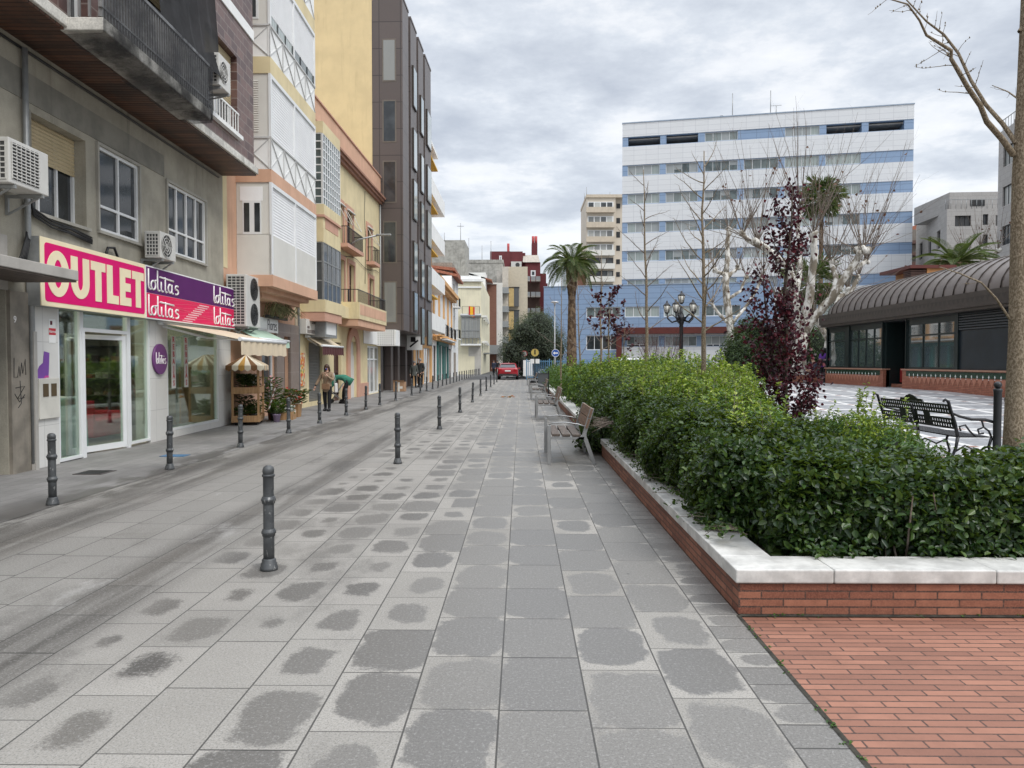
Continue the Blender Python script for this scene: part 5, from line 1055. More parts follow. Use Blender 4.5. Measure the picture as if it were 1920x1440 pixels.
# white spandrels and blue bands butt against each other
prev = Hm
for z0, z1, k in bandz + [(0, 0, 99)]:
    wall_holes(mb, 0, LM, z1, prev, [], .06); mb.quad((.06, 0, z1), (.06, LM, z1), (-.2, LM, z1), (-.2, 0, z1)); mb.quad((.06, 0, prev), (-.2, 0, prev), (-.2, LM, prev), (.06, LM, prev)); mb.quad((.06, LM, z1), (.06, LM, prev), (-.2, LM, prev), (-.2, LM, z1)); prev = z0
shell(mb, 0, LM, 0, Hm, -.001, 16); mb.build('white_cladding', PANEL_WHITE, Mn)
for z0, z1, k in bandz: wall_holes(mbl, 0.0, LM, z0, z1, [h for h in holes if h[4] == k], 0, .22 if k else 2.5)
mbl.build('blue_band', PANEL_BLUE, Mn)
for h in holes:
    k, j = h[4], h[5]
    if k == 0 and j in (0, 1, 5, 6):
        o_ = mbox(Mn, 'open_gallery', pm('gallery_grey', (.12, .115, .11), .8), (-2.6, -2.5, h[0], h[1], h[2], h[3])); mbox(o_, 'gallery_beam', CONC_PALE, (-2.4, -.4, h[0], h[1], h[3] - .25, h[3] - .12)); continue
    if k == 0 and j == 3: mbox(Mn, 'blue_panel', PANEL_BLUE, (-.15, -.02, h[0], h[1], h[2], h[3])); continue
    rg = random.Random(k * 31 + j)
    f = window(Mn, h[0], h[1], h[2], h[3], WHITE_ALU, GL_PALE, -.14, 3, 0, .06)
    mb = MB()     # inside blinds pulled over some lights, seen as separate glass tones
    for q in range(4):
        if rg.random() < .5: a = h[0] + (h[1] - h[0]) * q / 4 + .05; b_ = h[0] + (h[1] - h[0]) * (q + 1) / 4 - .05; mb.box(-.151, -.147, a, b_, h[2] + (.05 if rg.random() < .6 else (h[3] - h[2]) * rg.uniform(.2, .6)), h[3] - .05)
    if mb.f: mb.build('blind', pm('pale_green_blind' if rg.random() < .6 else 'grey_blind', (.42, .49, .455) if rg.random() < .6 else (.30, .32, .32), .3, .05), f)
mbox(Mn, 'roof_coping', pm('blue_grey_coping', (.28, .34, .42), .5), (-.3, .12, -.05, LM + .05, Hm, Hm + .12)); mbox(Mn, 'roof_box', DARK, (-3, -2.2, s6(632), s6(648), Hm, Hm + .9))
mb = MB(); [mb.tube([(-2, s6(a), Hm), (-2, s6(a), Hm + h_)], .05, 4) for a, h_ in ((697, 3.4), (897, 3.4), (927, 1.6))]; mb.box(-2.02, -1.98, s6(900), s6(955), Hm + 1.55, Hm + 1.6); mb.build('aerial', STEEL, Mn)

pd_ = .5; Hw = 10.9; FW = Facade((2.55, 94.05), (12.35, 92.0)); sW0 = -FW.L    # low wing runs on left of the block
LowW = FMn.thing('blue_wing', 'low blue panelled wing with long window strips in front of the striped block', 'building')
sp_ = lambda px: FMn.s_(px, pd_); zp_ = lambda py, px=1240: FMn.z_(px, py, pd_)
s_l = sp_(1019.5); s_r = sp_(1450)
up = [(sp_(a), sp_(b_), zp_(594), zp_(574)) for a, b_ in ((1099, 1163), (1171, 1236), (1244, 1311), (1322, 1388))]; lo = [(sp_(1099), sp_(1160), zp_(656), zp_(628))]
ent = (sp_(1166), s_r - 1.0, 0.0, zp_(626))
mb = MB(); wall_holes(mb, s_l, s_r, 0, Hw, up + lo + [ent], pd_, .25); shell(mb, s_l, s_r, 0, Hw, pd_, 14); mb.build('wall', PANEL_BLUE, LowW)
for q in up + lo: window(LowW, *q, WHITE_ALU, GL_PALE if q in up else GL_DK, pd_ - .14, 3, 0, .09)
REDB = REDBROWN; mbox(LowW, 'red_portal', REDB, (pd_ - .2, pd_ + .6, sp_(1156), sp_(1166), 0, zp_(614)), (pd_ - .2, pd_ + .6, sp_(1166), s_r - .5, zp_(626), zp_(614)))
SL = pm('slat_grey', (.40, .385, .35), .7, .08); mb = MB(); y = ent[0] + .1
while y < ent[1] - .1: mb.box(pd_ - .9, pd_ - .75, y, y + .11, 0, zp_(626)); y += .28
mb.build('vertical_slat', SL, LowW); mbox(LowW, 'slat_backing', pm('slat_back', (.14, .135, .125), .8), (pd_ - 1.1, pd_ - .91, *ent))
for a, b_ in ((1172, 1212), (1325, 1362)): o_ = mbox(LowW, 'entrance_window', WHITE_ALU, (pd_ - .74, pd_ - .6, sp_(a), sp_(b_), zp_(674), zp_(645))); mbox(o_, 'pane', GL_DK, *[(pd_ - .599, pd_ - .56, sp_(a) + (sp_(b_) - sp_(a)) * k / 3 + .06, sp_(a) + (sp_(b_) - sp_(a)) * (k + 1) / 3 - .06, zp_(674) + .1, zp_(645) - .08) for k in range(3)])
mbox(LowW, 'roof_coping', pm('blue_grey_coping', (.28, .34, .42), .5), (pd_ - .3, pd_ + .06, s_l - .05, s_r, Hw, Hw + .1))

# ================================================================== grey stone offices on the right
FS1 = Facade((39.0, 62.0), (35.4, 44.0)); H1 = zpx(250, 62, 1857)
w1s = [(a, a + 2.3, z, z + 1.55) for a in (.9, 4.7, 8.5, 12.3) for z in [H1 - 3.0 - 3.15 * k for k in range(6)]]
S1 = house('office_building', 'tall pale stone office block at the right edge with dark framed windows', FS1, H1, 14, GREY_STONE, w1s, DARK, GL, nv=2)
mbox(S1, 'roof_railing', GALV, (-.3, -.25, 0, FS1.L, H1, H1 + .08), (-.3, -.26, 0, FS1.L, H1 + 1.0, H1 + 1.06), *[(-.3, -.26, k * .5, k * .5 + .04, H1, H1 + 1.0) for k in range(36)]); mbox(S1, 'fin', GREY_STONE, (0.001, .35, 3.55, 4.3, 0, H1 - .01), (0.001, .35, 7.35, 8.1, 0, H1 - .01), (.001, .35, 11.15, 11.9, 0, H1 - .01))
# its end wall that faces up the street
S2F = Facade((42.6, 76.0), (47.6, 76.0)); 
x0 = at(1714, 679, 90).x; FS2a = Facade((x0, 90.0), (at(1771, 679, 76).x, 76.0)); H2 = zpx(392, 80, 1740)
S2 = FS2a.thing('office_building', 'lower pale stone office with angled face and square dark windows beside the striped block', 'building')
wz = [H2 - 4.3 - 3.4 * k for k in range(4)]; w2s = [(a, a + 1.6, z, z + 1.9) for a in (2, 6.3, 10.4) for z in wz]
mb = MB(); wall_holes(mb, 0, FS2a.L, 0, H2, w2s, 0, .3); mb.build('wall', GREY_STONE, S2); [window(S2, *q, DARK, GL_DK, -.2, 1, 0, .06) for q in w2s]
FS2b = Facade((at(1771, 679, 76).x, 76.0), (at(1771, 679, 76).x + 16, 75.0)); S3 = FS2b.thing('office_building', 'pale stone front with set back top storey between the striped block and right edge', 'building')
s7 = lambda px: FS2b.s_(px); H3 = zpx(392, 76, 1771); w3s = [(s7(a), s7(b_), FS2b.z_(1820, y1), FS2b.z_(1820, y0)) for a, b_, y0, y1 in ((1786, 1816, 404, 424), (1838, 1848, 402, 422), (1838, 1848, 440, 458), (1800, 1812, 478, 496), (1836, 1847, 476, 494), (1862, 1884, 404, 424))]
mb = MB(); wall_holes(mb, 0, FS2b.L, 0, H3, w3s, 0, .3); shell(mb, 4.8, FS2b.L, 0, H3, 0, 8); mb.build('wall', GREY_STONE, S3); [window(S3, *q, DARK, GL_DK, -.2, 2, 0, .06) for q in w3s]
mbox(S3, 'penthouse', GREY_STONE, (-9, -1.2, .8, FS2b.L, H3, zpx(360, 77, 1820))); mbox(S3, 'penthouse_window', DARK, (-1.19, -1.15, s7(1826), s7(1853), zpx(386, 77, 1840), zpx(375, 77, 1840)))
mb = MB(); [mb.tube([(-.3, s, H3), (-.3, s, H3 + 1)], .025, 4) for s in [k * .5 for k in range(32)]]; mb.tube([(-.3, 0, H3 + 1), (-.3, 16, H3 + 1)], .025, 4); mb.build('roof_railing', GALV, S3)
t = thing('brick_house', 'small brown house glimpsed in the gap right of the striped block', 'building'); Y = 108; x0, x1 = px_box(1690, 1722, Y); mbox(t, 'wall', pm('greyish_brown', (.16, .14, .12), .8), (x0, x1, Y, Y + 8, 0, zpx(432, Y))); mbox(t, 'balcony', WOOD_DOOR, *[(x0, x1, Y - 1, Y - .01, zpx(p, Y), zpx(p - 6, Y)) for p in (460, 482, 500)]); mb = MB(); mb.prism([(x0 - .3, zpx(432, Y)), (x1 + .3, zpx(432, Y)), (x1 + .3, zpx(420, Y))], 8, lambda u, v, w_: (u, Y + w_, v)); mb.build('roof', ROOFTILE, t)

# ================================================================== pavilion with ribbed barrel roof
PX = 14.7; PY0, PY1 = 36.2, 13.0; FP = Facade((PX, PY0), (PX, PY1)); PV = FP.thing('pavilion', 'dark glazed pavilion with ribbed bronze barrel roof on brick sill walls', 'kiosk'); LP = FP.L; PZ = .55
sP = lambda px, d=0: FP.s_(px, d); zP = lambda py, px: FP.z_(px, py)
sill = PZ + .70; eave = 3.22
d0s, d1s = sP(1657), sP(1693)
mb = MB(); mb.box(-.22, .02, 0, d0s, PZ - .4, sill); mb.box(-.22, .02, d1s, LP, PZ - .4, sill); mb.box(-4.2, -.221, 0, .22, PZ - .4, sill); mb.build('sill_wall', tiles_mat('pavilion_brick', (.27, .085, .05), (.36, .14, .085), .25, .055, (.10, .05, .035), .006, .6, off=.5), PV)
mb = MB(); mb.box(-.26, .07, -.05, d0s + .02, sill, sill + .05); mb.box(-.26, .07, d1s - .02, LP, sill, sill + .05); mb.build('sill_coping', pm('brick_coping', (.36, .20, .14), .6), PV)
mb = MB(); GT = pm('green_glazed_tile', (.012, .04, .022), .25); 
mb.box(.021, .027, .1, d0s - .25, sill - .22, sill - .02); mb.box(.021, .027, d1s + .3, LP, sill - .22, sill - .02); mb.build('tile_frieze', GT, PV)
mb = MB(); s = .3
while s < LP - .3:
    if not d0s - .35 < s < d1s + .45: mb.box(.0275, .031, s - .014, s + .014, sill - .22, sill - .12); mb.box(.0276, .0305, s - .035, s + .035, sill - .185, sill - .16); mb.box(.0276, .0306, s - .02, s + .02, sill - .265, sill - .24)
    s += .30
mb.build('frieze_motif', WHITE, PV)
mb = MB(); s = .15
while s < LP - .3:
    if not d0s - .35 < s < d1s + .45: mb.add([(.0285, s - .15, sill - .25), (.0285, s + .15, sill - .25), (.0285, s, sill - .50)], [(0, 2, 1)])
    s += .30
mb.build('zigzag_tile', pm('salmon_tile', (.40, .17, .11), .5), PV)
mb = MB(); mb.box(-.9, -.1, d0s - .15, d0s, PZ, eave); mb.box(-.9, -.1, d1s, d1s + .15, PZ, eave); mb.box(-.95, -.9, d0s, d1s, PZ, 1.2); mb.build('porch_wall', GREENBLK, PV)
mb = MB(); mb.box(-.90, -.30, d0s + .02, d1s - .02, PZ, PZ + .14); mb.build('door_step', BRICK_WALL, PV)
o_ = mbox(PV, 'door', GREENBLK, (-.9, -.82, d0s + .02, d0s + .10, PZ + .15, 2.95), (-.9, -.82, d1s - .10, d1s - .02, PZ + .15, 2.95), (-.9, -.82, d0s + .10, d1s - .10, 2.2, 2.3), (-.9, -.82, d0s + .1, d1s - .1, 2.87, 2.95), (-.9, -.82, d0s + .1, d1s - .1, PZ + .15, PZ + .5)); mbox(o_, 'pane', GL_DK, (-.87, -.85, d0s + .10, d1s - .10, PZ + .5, 2.87))
mbox(PV, 'red_counter', pm('red_counter', (.25, .02, .02), .5), (-.81, -.6, d0s + .12, d1s - .12, PZ + .2, PZ + .75))
# glazing: posts, transom, panes
gz0, gz1, gtr = sill + .055, 2.95, 2.55
cuts = [0.0, sP(1581), sP(1592), sP(1668) - .3, d0s - .15]
bays = [(.10, sP(1582), 1), (sP(1592), d0s - .3, 4), (d1s + .25, sP(1786), 3)]
PVG = pm('pavilion_glass', (.06, .08, .08), .03, .15, .6, spec=.8); PVG.node_tree.nodes['Principled BSDF'].inputs['IOR'].default_value = 2.3
for (a, b_, n) in bays:
    mb = MB(); mb.box(-.16, -.04, a - .06, a, gz0, eave); mb.box(-.16, -.04, b_, b_ + .06, gz0, eave); mb.box(-.14, -.06, a, b_, gtr - .03, gtr + .03); mb.box(-.14, -.06, a, b_, gz0, gz0 + .07); mb.box(-.14, -.06, a, b_, gz1, eave)
    for k in range(1, n): y = a + (b_ - a) * k / n; mb.box(-.138, -.065, y - .022, y + .022, gz0 + .07, gz1)
    o_ = mb.build('window', GREENBLK, PV); mbox(o_, 'pane', PVG, (-.11, -.10, a, b_, gz0 + .05, gz1))
mbox(PV, 'corner_post', GREENBLK, (-.25, .0, 0, .10, gz0, eave), (-.25, 0, sP(1582) + .06, sP(1592) - .06, gz0, eave), (-.25, 0, sP(1786) + .06, sP(1795), gz0, eave), (-.25, 0, d0s - .24, d0s - .151, gz0, eave), (-.25, 0, d1s + .151, d1s + .19, gz0, eave))
mbox(PV, 'blank_panel', pm('blue_black_panel', (.012, .018, .024), .35, .2, 2), (-.15, -.06, sP(1795), LP, gz0, 2.62))
mb = MB(); [mb.box(-.15, -.02, sP(1795), LP, 2.64 + k * .085, 2.69 + k * .085) for k in range(7)]; mb.box(-.2, -.16, sP(1795), LP, 2.6, eave); mb.build('louvre', pm('slate_louvre', (.04, .045, .05), .45), PV)
mbox(PV, 'end_wall', GREENBLK, (-4.2, -.26, .02, .12, sill, eave)); mbox(PV, 'back_wall', GREENBLK, (-4.3, -4.2, 0, LP, PZ, eave), (-4.2, -.3, LP - .1, LP, PZ, eave))
mbox(PV, 'ceiling', DARK, (-4.2, -.02, .13, LP - .12, eave - .05, eave - .002))
rw = 2.05; rc = -1.85; z_e = 3.80; rh = 1.28
mb = MB(); mb.box(rc - rw - .05, rc + rw + .05, -.10, LP + .3, eave, eave + .10); mb.box(rc - rw - .10, rc + rw + .10, -.15, LP + .3, eave + .10, z_e); mb.build('fascia', BRONZE_DK, PV)
mb = MB(); s = -.35
while s < LP + .2: mb.add([(rc + rw + .103, s - .12, eave + .42), (rc + rw + .103, s + .12, eave + .42), (rc + rw + .103, s, eave + .25)], [(0, 2, 1)]); s += .26
mb.build('fascia_motif', pm('fascia_dark', (.035, .028, .023), .5), PV)
def vault(u, s): a = math.pi * u; return (rc + rw * math.cos(a), s, z_e + rh * math.sin(a))
mb = MB(); n = 20; hip = 1.9; vs = []; fs = []
ss = [-.12 + hip * (1 - math.cos(k / 8 * math.pi / 2)) for k in range(9)] + [LP + .25]
for s in ss:
    k = min(1.0, max(.0, (s + .12) / hip)); sc_ = math.sqrt(max(0, 1 - (1 - k) ** 2))
    for i in range(n + 1): x, y, z = vault(i / n, s); vs.append((rc + (x - rc) * (.80 + .20 * sc_) if k < 1 else x, s, z_e + (z - z_e) * (.0 + sc_)))
for j in range(len(ss) - 1):
    for i in range(n): a = j * (n + 1) + i; fs.append((a, a + 1, a + n + 2, a + n + 1))
mb.add(vs, fs, True); mb.build('roof', BRONZE, PV)
mb = MB(); s = .35
while s < LP + .2:
    k = min(1.0, max(.0, (s + .12) / hip)); sc_ = math.sqrt(max(0, 1 - (1 - k) ** 2)); pts = []
    for i in range(15): x, y, z = vault(i / 14, s); pts.append((rc + (x - rc) * (.80 + .20 * sc_) * 1.008 if k < 1 else rc + (x - rc) * 1.008, s, z_e + (z - z_e) * sc_ + .012))
    mb.tube(pts, .020, 5); s += .62
mb.build('roof_rib', BRONZE_DK, PV)
mb = MB(); s = .1
while s < d0s: mb.tube([(.0, s, PZ), (.0, s, PZ)], .01, 3); s += 99
# wooden plant room peeping over the pavilion
t = thing('wooden_kiosk', 'orange wood clad box with slatted end behind the pavilion roof', 'kiosk'); Y = 48; x0, x1 = px_box(1706, 1786, Y); mbox(t, 'wall', pm('orange_wood', (.34, .15, .045), .6, .15, 3), (x0 + 1, x1, Y, Y + 4, .5, zpx(503, Y, 1740))); mbox(t, 'roof', REDBROWN, (x0 - .1, x1 + .1, Y - .1, Y + 4, zpx(503, Y, 1740), zpx(497, Y, 1740))); mbox(t, 'slat', WOOD_DOOR, *[(x0, x0 + .99, Y + .05, Y + 1, zpx(524 - k * 3.2, Y, 1720), zpx(522 - k * 3.2, Y, 1720)) for k in range(6)])

# ================================================================== planter wall: brick with marble coping
PLx, PLy = 1.345, 4.59
t = thing('planter_wall', 'low brick planter wall with white marble coping at the near corner', 'planter')
mb = MB(); mb.box(PLx, PLx + .24, PLy, 12.4, -.02, .20); mb.box(PLx + .24, 9, PLy, PLy + .24, -.02, .20); mb.build('brick_wall', BRICK_WALL, t)
mb = MB(); rg = random.Random(2); y = PLy - .025
def cap(x0, x1, y0, y1, par):
    m = MB(); dz = rg.uniform(-.002, .002); m.box(x0, x1, y0, y1, .2005, .285 + dz); m.build('coping', MARBLE, par, .009)
x = PLx - .025; cap(x, x + .60, y, y + .33, t); x += .604
while x < 9: cap(x, x + .985, y, y + .33, t); x += .99
y = PLy + .309
while y < 12.3: cap(PLx - .025, PLx + .30, y, min(12.42, y + .985), t); y += .99
t = thing('planter_wall', 'long brick planter wall with pale coping running behind the far benches', 'planter')
mb = MB(); mb.box(PLx, PLx + .24, 15.2, 58, -.02, .22); mb.box(PLx + .24, PLx + 1.0, 15.2, 15.44, -.02, .22); mb.build('brick_wall', BRICK_WALL, t); y = 15.18
while y < 58: cap(PLx - .025, PLx + .30, y, y + .985, t); y += .99
cap(PLx + .31, PLx + 1.0, 15.18, 15.5, t)
t = thing('plaza_kerb', 'white stone kerb between the planted bed and the plaza', 'kerb'); mb = MB(); y = 6.0; c_ = []
while y < 60: z = plaza_z(y); mb.box(5.62, 5.80, y, y + .985, z - .2, z + .09); y += .99
mb.build('kerb_stone', MARBLE, t)
# ================================================================== PLANTS
def leaf_mesh(name, P, Nn, L, Wd, mat, parent, rs, fold=.22, up=0.0, T=None, mi=None):
    """one small folded leaf per point: P (n,3) places, Nn (n,3) facing, L/Wd (n,) length and width"""
    n = len(P); P = np.asarray(P, float); Nn = np.asarray(Nn, float); Nn = Nn / (np.linalg.norm(Nn, axis=1, keepdims=True) + 1e-9)
    t = rs.normal(size=(n, 3)) if T is None else np.asarray(T, float); t[:, 2] += up; t -= Nn * (t * Nn).sum(1, keepdims=True); t /= (np.linalg.norm(t, axis=1, keepdims=True) + 1e-9)
    b = np.cross(Nn, t); L = np.broadcast_to(L, n)[:, None]; Wd = np.broadcast_to(Wd, n)[:, None]
    f = Nn * Wd * fold
    V = np.stack([P, P + t * L * .33 + b * Wd * .5 + f, P + t * L * .72 + b * Wd * .40 + f, P + t * L - Nn * L * .08, P + t * L * .72 - b * Wd * .40 + f, P + t * L * .33 - b * Wd * .5 + f], 1).reshape(-1, 3)
    idx = np.arange(n)[:, None] * 6; F = np.concatenate([idx + np.array([[0, 1, 2, 3]]), idx + np.array([[0, 3, 4, 5]])], 1).reshape(-1)
    me = bpy.data.meshes.new(name); me.vertices.add(n * 6); me.vertices.foreach_set('co', V.reshape(-1).astype(np.float32))
    me.loops.add(n * 8); me.loops.foreach_set('vertex_index', F.astype(np.int32)); me.polygons.add(n * 2)
    me.polygons.foreach_set('loop_start', (np.arange(n * 2) * 4).astype(np.int32)); me.polygons.foreach_set('loop_total', np.full(n * 2, 4, np.int32))
    [me.materials.append(m_) for m_ in (mat if isinstance(mat, list) else [mat])]
    if mi is not None: me.polygons.foreach_set('material_index', np.repeat(np.asarray(mi, np.int32), 2))
    me.update(calc_edges=True); me.validate()
    o = bpy.data.objects.new(name, me); COL.objects.link(o)
    if parent is not None: o.parent = parent
    return o
def blob_pts(rs, blobs, n, lo=.72, hi=1.08, zmin=.2, rough=.25):
    """points spread through the outer shell of overlapping ellipsoids, thinned inside neighbours"""
    A = np.array([b[3] * b[4] + b[4] * b[5] + b[3] * b[5] for b in blobs]); A = A / A.sum(); k = rs.choice(len(blobs), n, p=A); B = np.array(blobs)[k]
    d = rs.normal(size=(n, 3)); d /= np.linalg.norm(d, axis=1, keepdims=True)
    lump = 1 + rough * np.sin(d[:, 0] * 5 + k * 1.7) * np.sin(d[:, 1] * 5.5 + k) * np.cos(d[:, 2] * 4.5 + k * .6) + rough * .55 * np.sin(d[:, 0] * 12 + k) * np.sin(d[:, 1] * 13 + 2 * k) * np.cos(d[:, 2] * 9)
    r = (lo + (hi - lo) * rs.random(n) ** .6) * lump
    P = B[:, :3] + d * B[:, 3:6] * r[:, None]; keep = P[:, 2] > zmin
    for b in blobs:
        q = (P - np.array(b[:3])) / np.array(b[3:6]); keep &= (q * q).sum(1) > (lo * .82) ** 2
    return P[keep], d[keep]
def core(name, blobs, k, par, mat=None, mb=None):      # dark solid core added inside a shrub to block see-through
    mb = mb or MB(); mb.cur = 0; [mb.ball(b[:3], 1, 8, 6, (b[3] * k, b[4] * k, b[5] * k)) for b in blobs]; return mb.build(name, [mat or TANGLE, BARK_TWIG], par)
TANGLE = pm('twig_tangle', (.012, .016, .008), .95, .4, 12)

def shrub(name, label, cat, blobs, n, mat, L, Wd, seed, group=None, corek=.72, up=.4, sprigs=0, sprig_mat=None, zmin=.2, rough=.25, lo=.72, kind=None, stems=True):
    rs = np.random.default_rng(seed); c = np.mean([b[:2] for b in blobs], 0); t = thing(name, label, cat, (c[0], c[1], zmin), 0, group)
    bl = [(b[0] - c[0], b[1] - c[1], b[2] - zmin, *b[3:6]) for b in blobs]
    P, d = blob_pts(rs, bl, n, lo, 1.08, 0.02, rough); m = len(P)
    Nn = d + rs.normal(size=(m, 3)) * .65; Nn[:, 2] += .45
    TT = rs.normal(size=(m, 3)); TT[:, 2] += up; TT = list(TT); LL = list(L * rs.uniform(.6, 1.25, m)); WW = list(Wd * rs.uniform(.65, 1.2, m)); mb = MB(); mb.cur = 1
    PP = list(P); NN = list(Nn)
    if sprigs:       # upright new shoots with pale leaves
        for i in range(sprigs):
            b = bl[rs.integers(len(bl))]; a = rs.uniform(0, 6.28); rr_ = math.sqrt(rs.random()) * .9; x = b[0] + b[3] * rr_ * math.cos(a); y = b[1] + b[4] * rr_ * math.sin(a); z0 = b[2] + b[5] * math.sqrt(max(0, 1 - rr_ * rr_)) * .9
            h = rs.uniform(.12, .30) if rs.random() < .75 else rs.uniform(.3, .6); lean = rs.normal(size=2) * .22; mb.tube([(x, y, z0), (x + lean[0] * h, y + lean[1] * h, z0 + h)], [.004, .002], 3, False)
            for q in range(int(9 + h * 40)):
                u = rs.random(); PP.append((x + lean[0] * h * u, y + lean[1] * h * u, z0 + h * u)); aa = rs.uniform(0, 6.28); TT.append((math.cos(aa), math.sin(aa), rs.uniform(.2, 1.0))); NN.append((-math.cos(aa) * .5 + rs.normal() * .3, -math.sin(aa) * .5 + rs.normal() * .3, 1))
        LL += list(L * .95 * rs.uniform(.7, 1.2, len(PP) - m)); WW += list(Wd * rs.uniform(.7, 1.1, len(PP) - m))
    leaf_mesh('foliage', PP, NN, np.array(LL), np.array(WW), [mat, sprig_mat or mat], t, rs, T=TT, mi=[0] * m + [1] * (len(PP) - m))
    if corek or mb.f: core('branches', bl if corek else [], corek, t, None, mb)  # holds the shoot stems and the added dark core
    return t

# ---- clipped dark hedge along the two near sides of the planter
def hedge_box(name, label, x0, x1, y0, y1, z0, z1, n, seed, L=.05, Wd=.031, mat=None, faces='ftlr', jag=.10):
    rs = np.random.default_rng(seed); cx, cy = (x0 + x1) / 2, (y0 + y1) / 2; t = thing(name, label, 'hedge', (cx, cy, z0))
    ar = {'f': (x1 - x0) * (z1 - z0), 'b': (x1 - x0) * (z1 - z0) * .4, 't': (x1 - x0) * (y1 - y0), 'l': (y1 - y0) * (z1 - z0), 'r': (y1 - y0) * (z1 - z0) * .5}
    PP = []; NN = []; tot = sum(ar[f_] for f_ in faces)
    for f_ in faces:
        m = int(n * ar[f_] / tot); u = rs.random(m); v = rs.random(m); dep = rs.random(m) ** 1.6 * .17
        if f_ in 'fb': x = x0 + (x1 - x0) * u; z = z0 + (z1 - z0) * v; y = np.full(m, y0 if f_ == 'f' else y1); nn = np.array([0, -1 if f_ == 'f' else 1, .0])
        elif f_ == 't': x = x0 + (x1 - x0) * u; y = y0 + (y1 - y0) * v; z = np.full(m, z1); nn = np.array([0, 0, 1.])
        else: y = y0 + (y1 - y0) * u; z = z0 + (z1 - z0) * v; x = np.full(m, x0 if f_ == 'l' else x1); nn = np.array([-1. if f_ == 'l' else 1., 0, 0])
        bulge = jag * (np.sin(x * 3.1 + seed) * np.sin(y * 2.7 + z * 3.3) + .6 * np.sin(x * 7.3 + z * 6.1) * np.sin(y * 6.7 + 1.3 + z * 5.0)) 
        rnd = np.where(z > z1 - .25, (z - z1 + .25) * .45, 0) if f_ != 't' else 0
        tuck = np.where(z < z0 + .30, (z0 + .30 - z) * .35, 0) if f_ != 't' else 0
        off = bulge - dep - rnd + rs.exponential(.022, m) - tuck
        P = np.stack([x, y, z], 1) + nn * off[:, None]
        if f_ == 't':
            ed = np.minimum.reduce([x - x0, x1 - x, y - y0, y1 - y]); P[:, 2] -= np.where(ed < .2, (.2 - ed) * .6, 0)
        PP.append(P); NN.append(np.repeat(nn[None], m, 0))
    P = np.concatenate(PP); Nn = np.concatenate(NN); m = len(P); Nn = Nn * .8 + rs.normal(size=(m, 3)) * .55; Nn[:, 2] += .45
    P -= np.array([cx, cy, z0]); leaf_mesh('foliage', P, Nn, L * rs.uniform(.4, 1.45, m), Wd * rs.uniform(.5, 1.3, m), mat or LEAF_DK, t, rs, up=.1)
    mb = MB(); i_ = .24; mb.box(x0 + i_ - cx, x1 - i_ - cx, y0 + i_ - cy, y1 - i_ - cy, .0, z1 - z0 - i_); mb.build('branches', TANGLE, t, .08)  # unseen dark box added inside the leaves to block see-through
    mb = MB()     # bare stems at the foot and a few dead twigs
    for k in range(int((x1 - x0 + y1 - y0) * 9)):
        x = rs.uniform(x0 + .12, x1 - .1); y = rs.uniform(y0 + .12, y1 - .1) if rs.random() < .5 else y0 + rs.uniform(.08, .2); a = rs.normal(size=2) * .12
        mb.tube([(x - cx, y - cy, -.02), (x - cx + a[0] * .4, y - cy + a[1] * .4, .2), (x - cx + a[0], y - cy + a[1], .5)], [.009, .007, .004], 4, False)
    mb.build('stems', BARK_TWIG, t)
    return t
hedge_box('clipped_hedge', 'dark green glossy hedge along the front marble coping of the planter', 1.74, 6.4, 4.98, 6.10, .20, .81, 70000, 11, .058, .036, faces='ftl', jag=.07)
hedge_box('clipped_hedge', 'dark green hedge running back along the long side of the planter to the nearest bench', 1.46, 2.6, 5.6, 12.5, .20, .95, 62000, 12, .054, .034, faces='tlf', jag=.10)
# bush spilling over behind the near bench, weeds creeping over the coping
shrub('overhanging_shrub', 'dark green shrub spilling to the ground behind the nearest bench', 'shrub', [(1.75, 13.2, .55, .62, .9, .5), (1.5, 12.9, .30, .48, .55, .32), (1.9, 14.4, .7, .7, .9, .55), (1.30, 13.3, .22, .35, .45, .24)], 16000, LEAF_DK, .06, .034, 21, zmin=.02, stems=False)
rs = np.random.default_rng(5); t = thing('creeping_weed', 'straggling green weed sprigs hanging over the marble coping', 'weed', (1.5, 6.5, .28)); PP = []; NN = []; mb = MB()
for k in range(46):
    y = rs.uniform(-1.5, 5.0); x0 = .05; x1 = rs.uniform(-.20, -.02); p0 = Vector((x0, y, .10)); p1 = Vector((x1, y + rs.normal() * .08, .06 + rs.random() * .08)); p2 = p1 + Vector((-.05 - rs.random() * .05, rs.normal() * .06, -.02)); mb.tube([p0, p1, p2], .0022, 3, False)
    for q in range(9): u = rs.random(); p = p0.lerp(p1, u) if rs.random() < .6 else p1.lerp(p2, u); PP.append(p + Vector(rs.normal(size=3) * .012)); NN.append(Vector(rs.normal(size=3) * .5) + Vector((0, 0, 1)))
for k in range(40):      # broad leaved seedlings at the foot of the hedge
    x = rs.uniform(.35, 3.6); 
    for q in range(8): PP.append((x + rs.normal() * .06, -1.62 + rs.normal() * .03, .02 + abs(rs.normal()) * .05)); NN.append((rs.normal() * .4, -.5, 1))
leaf_mesh('leaves', PP, NN, .045 * rs.uniform(.6, 1.3, len(PP)), .03, LEAF_DK, t, rs); mb.build('stems', BARK_TWIG, t)
t = thing('dead_branch', 'tangle of dry brown twigs in the hedge above the nearest bench', 'twigs', (1.38, 11.9, .55)); mb = MB()
for k in range(36): a = rs.uniform(-.4, .4); mb.tube([(.35, rs.normal() * .2, rs.normal() * .05), (.05, a + rs.normal() * .1, .05 + rs.normal() * .05), (-.18 - rs.random() * .12, a + rs.normal() * .15, .02 + rs.normal() * .06)], [.005, .004, .002], 4, False)
mb.build('twigs', BARK_TWIG, t)
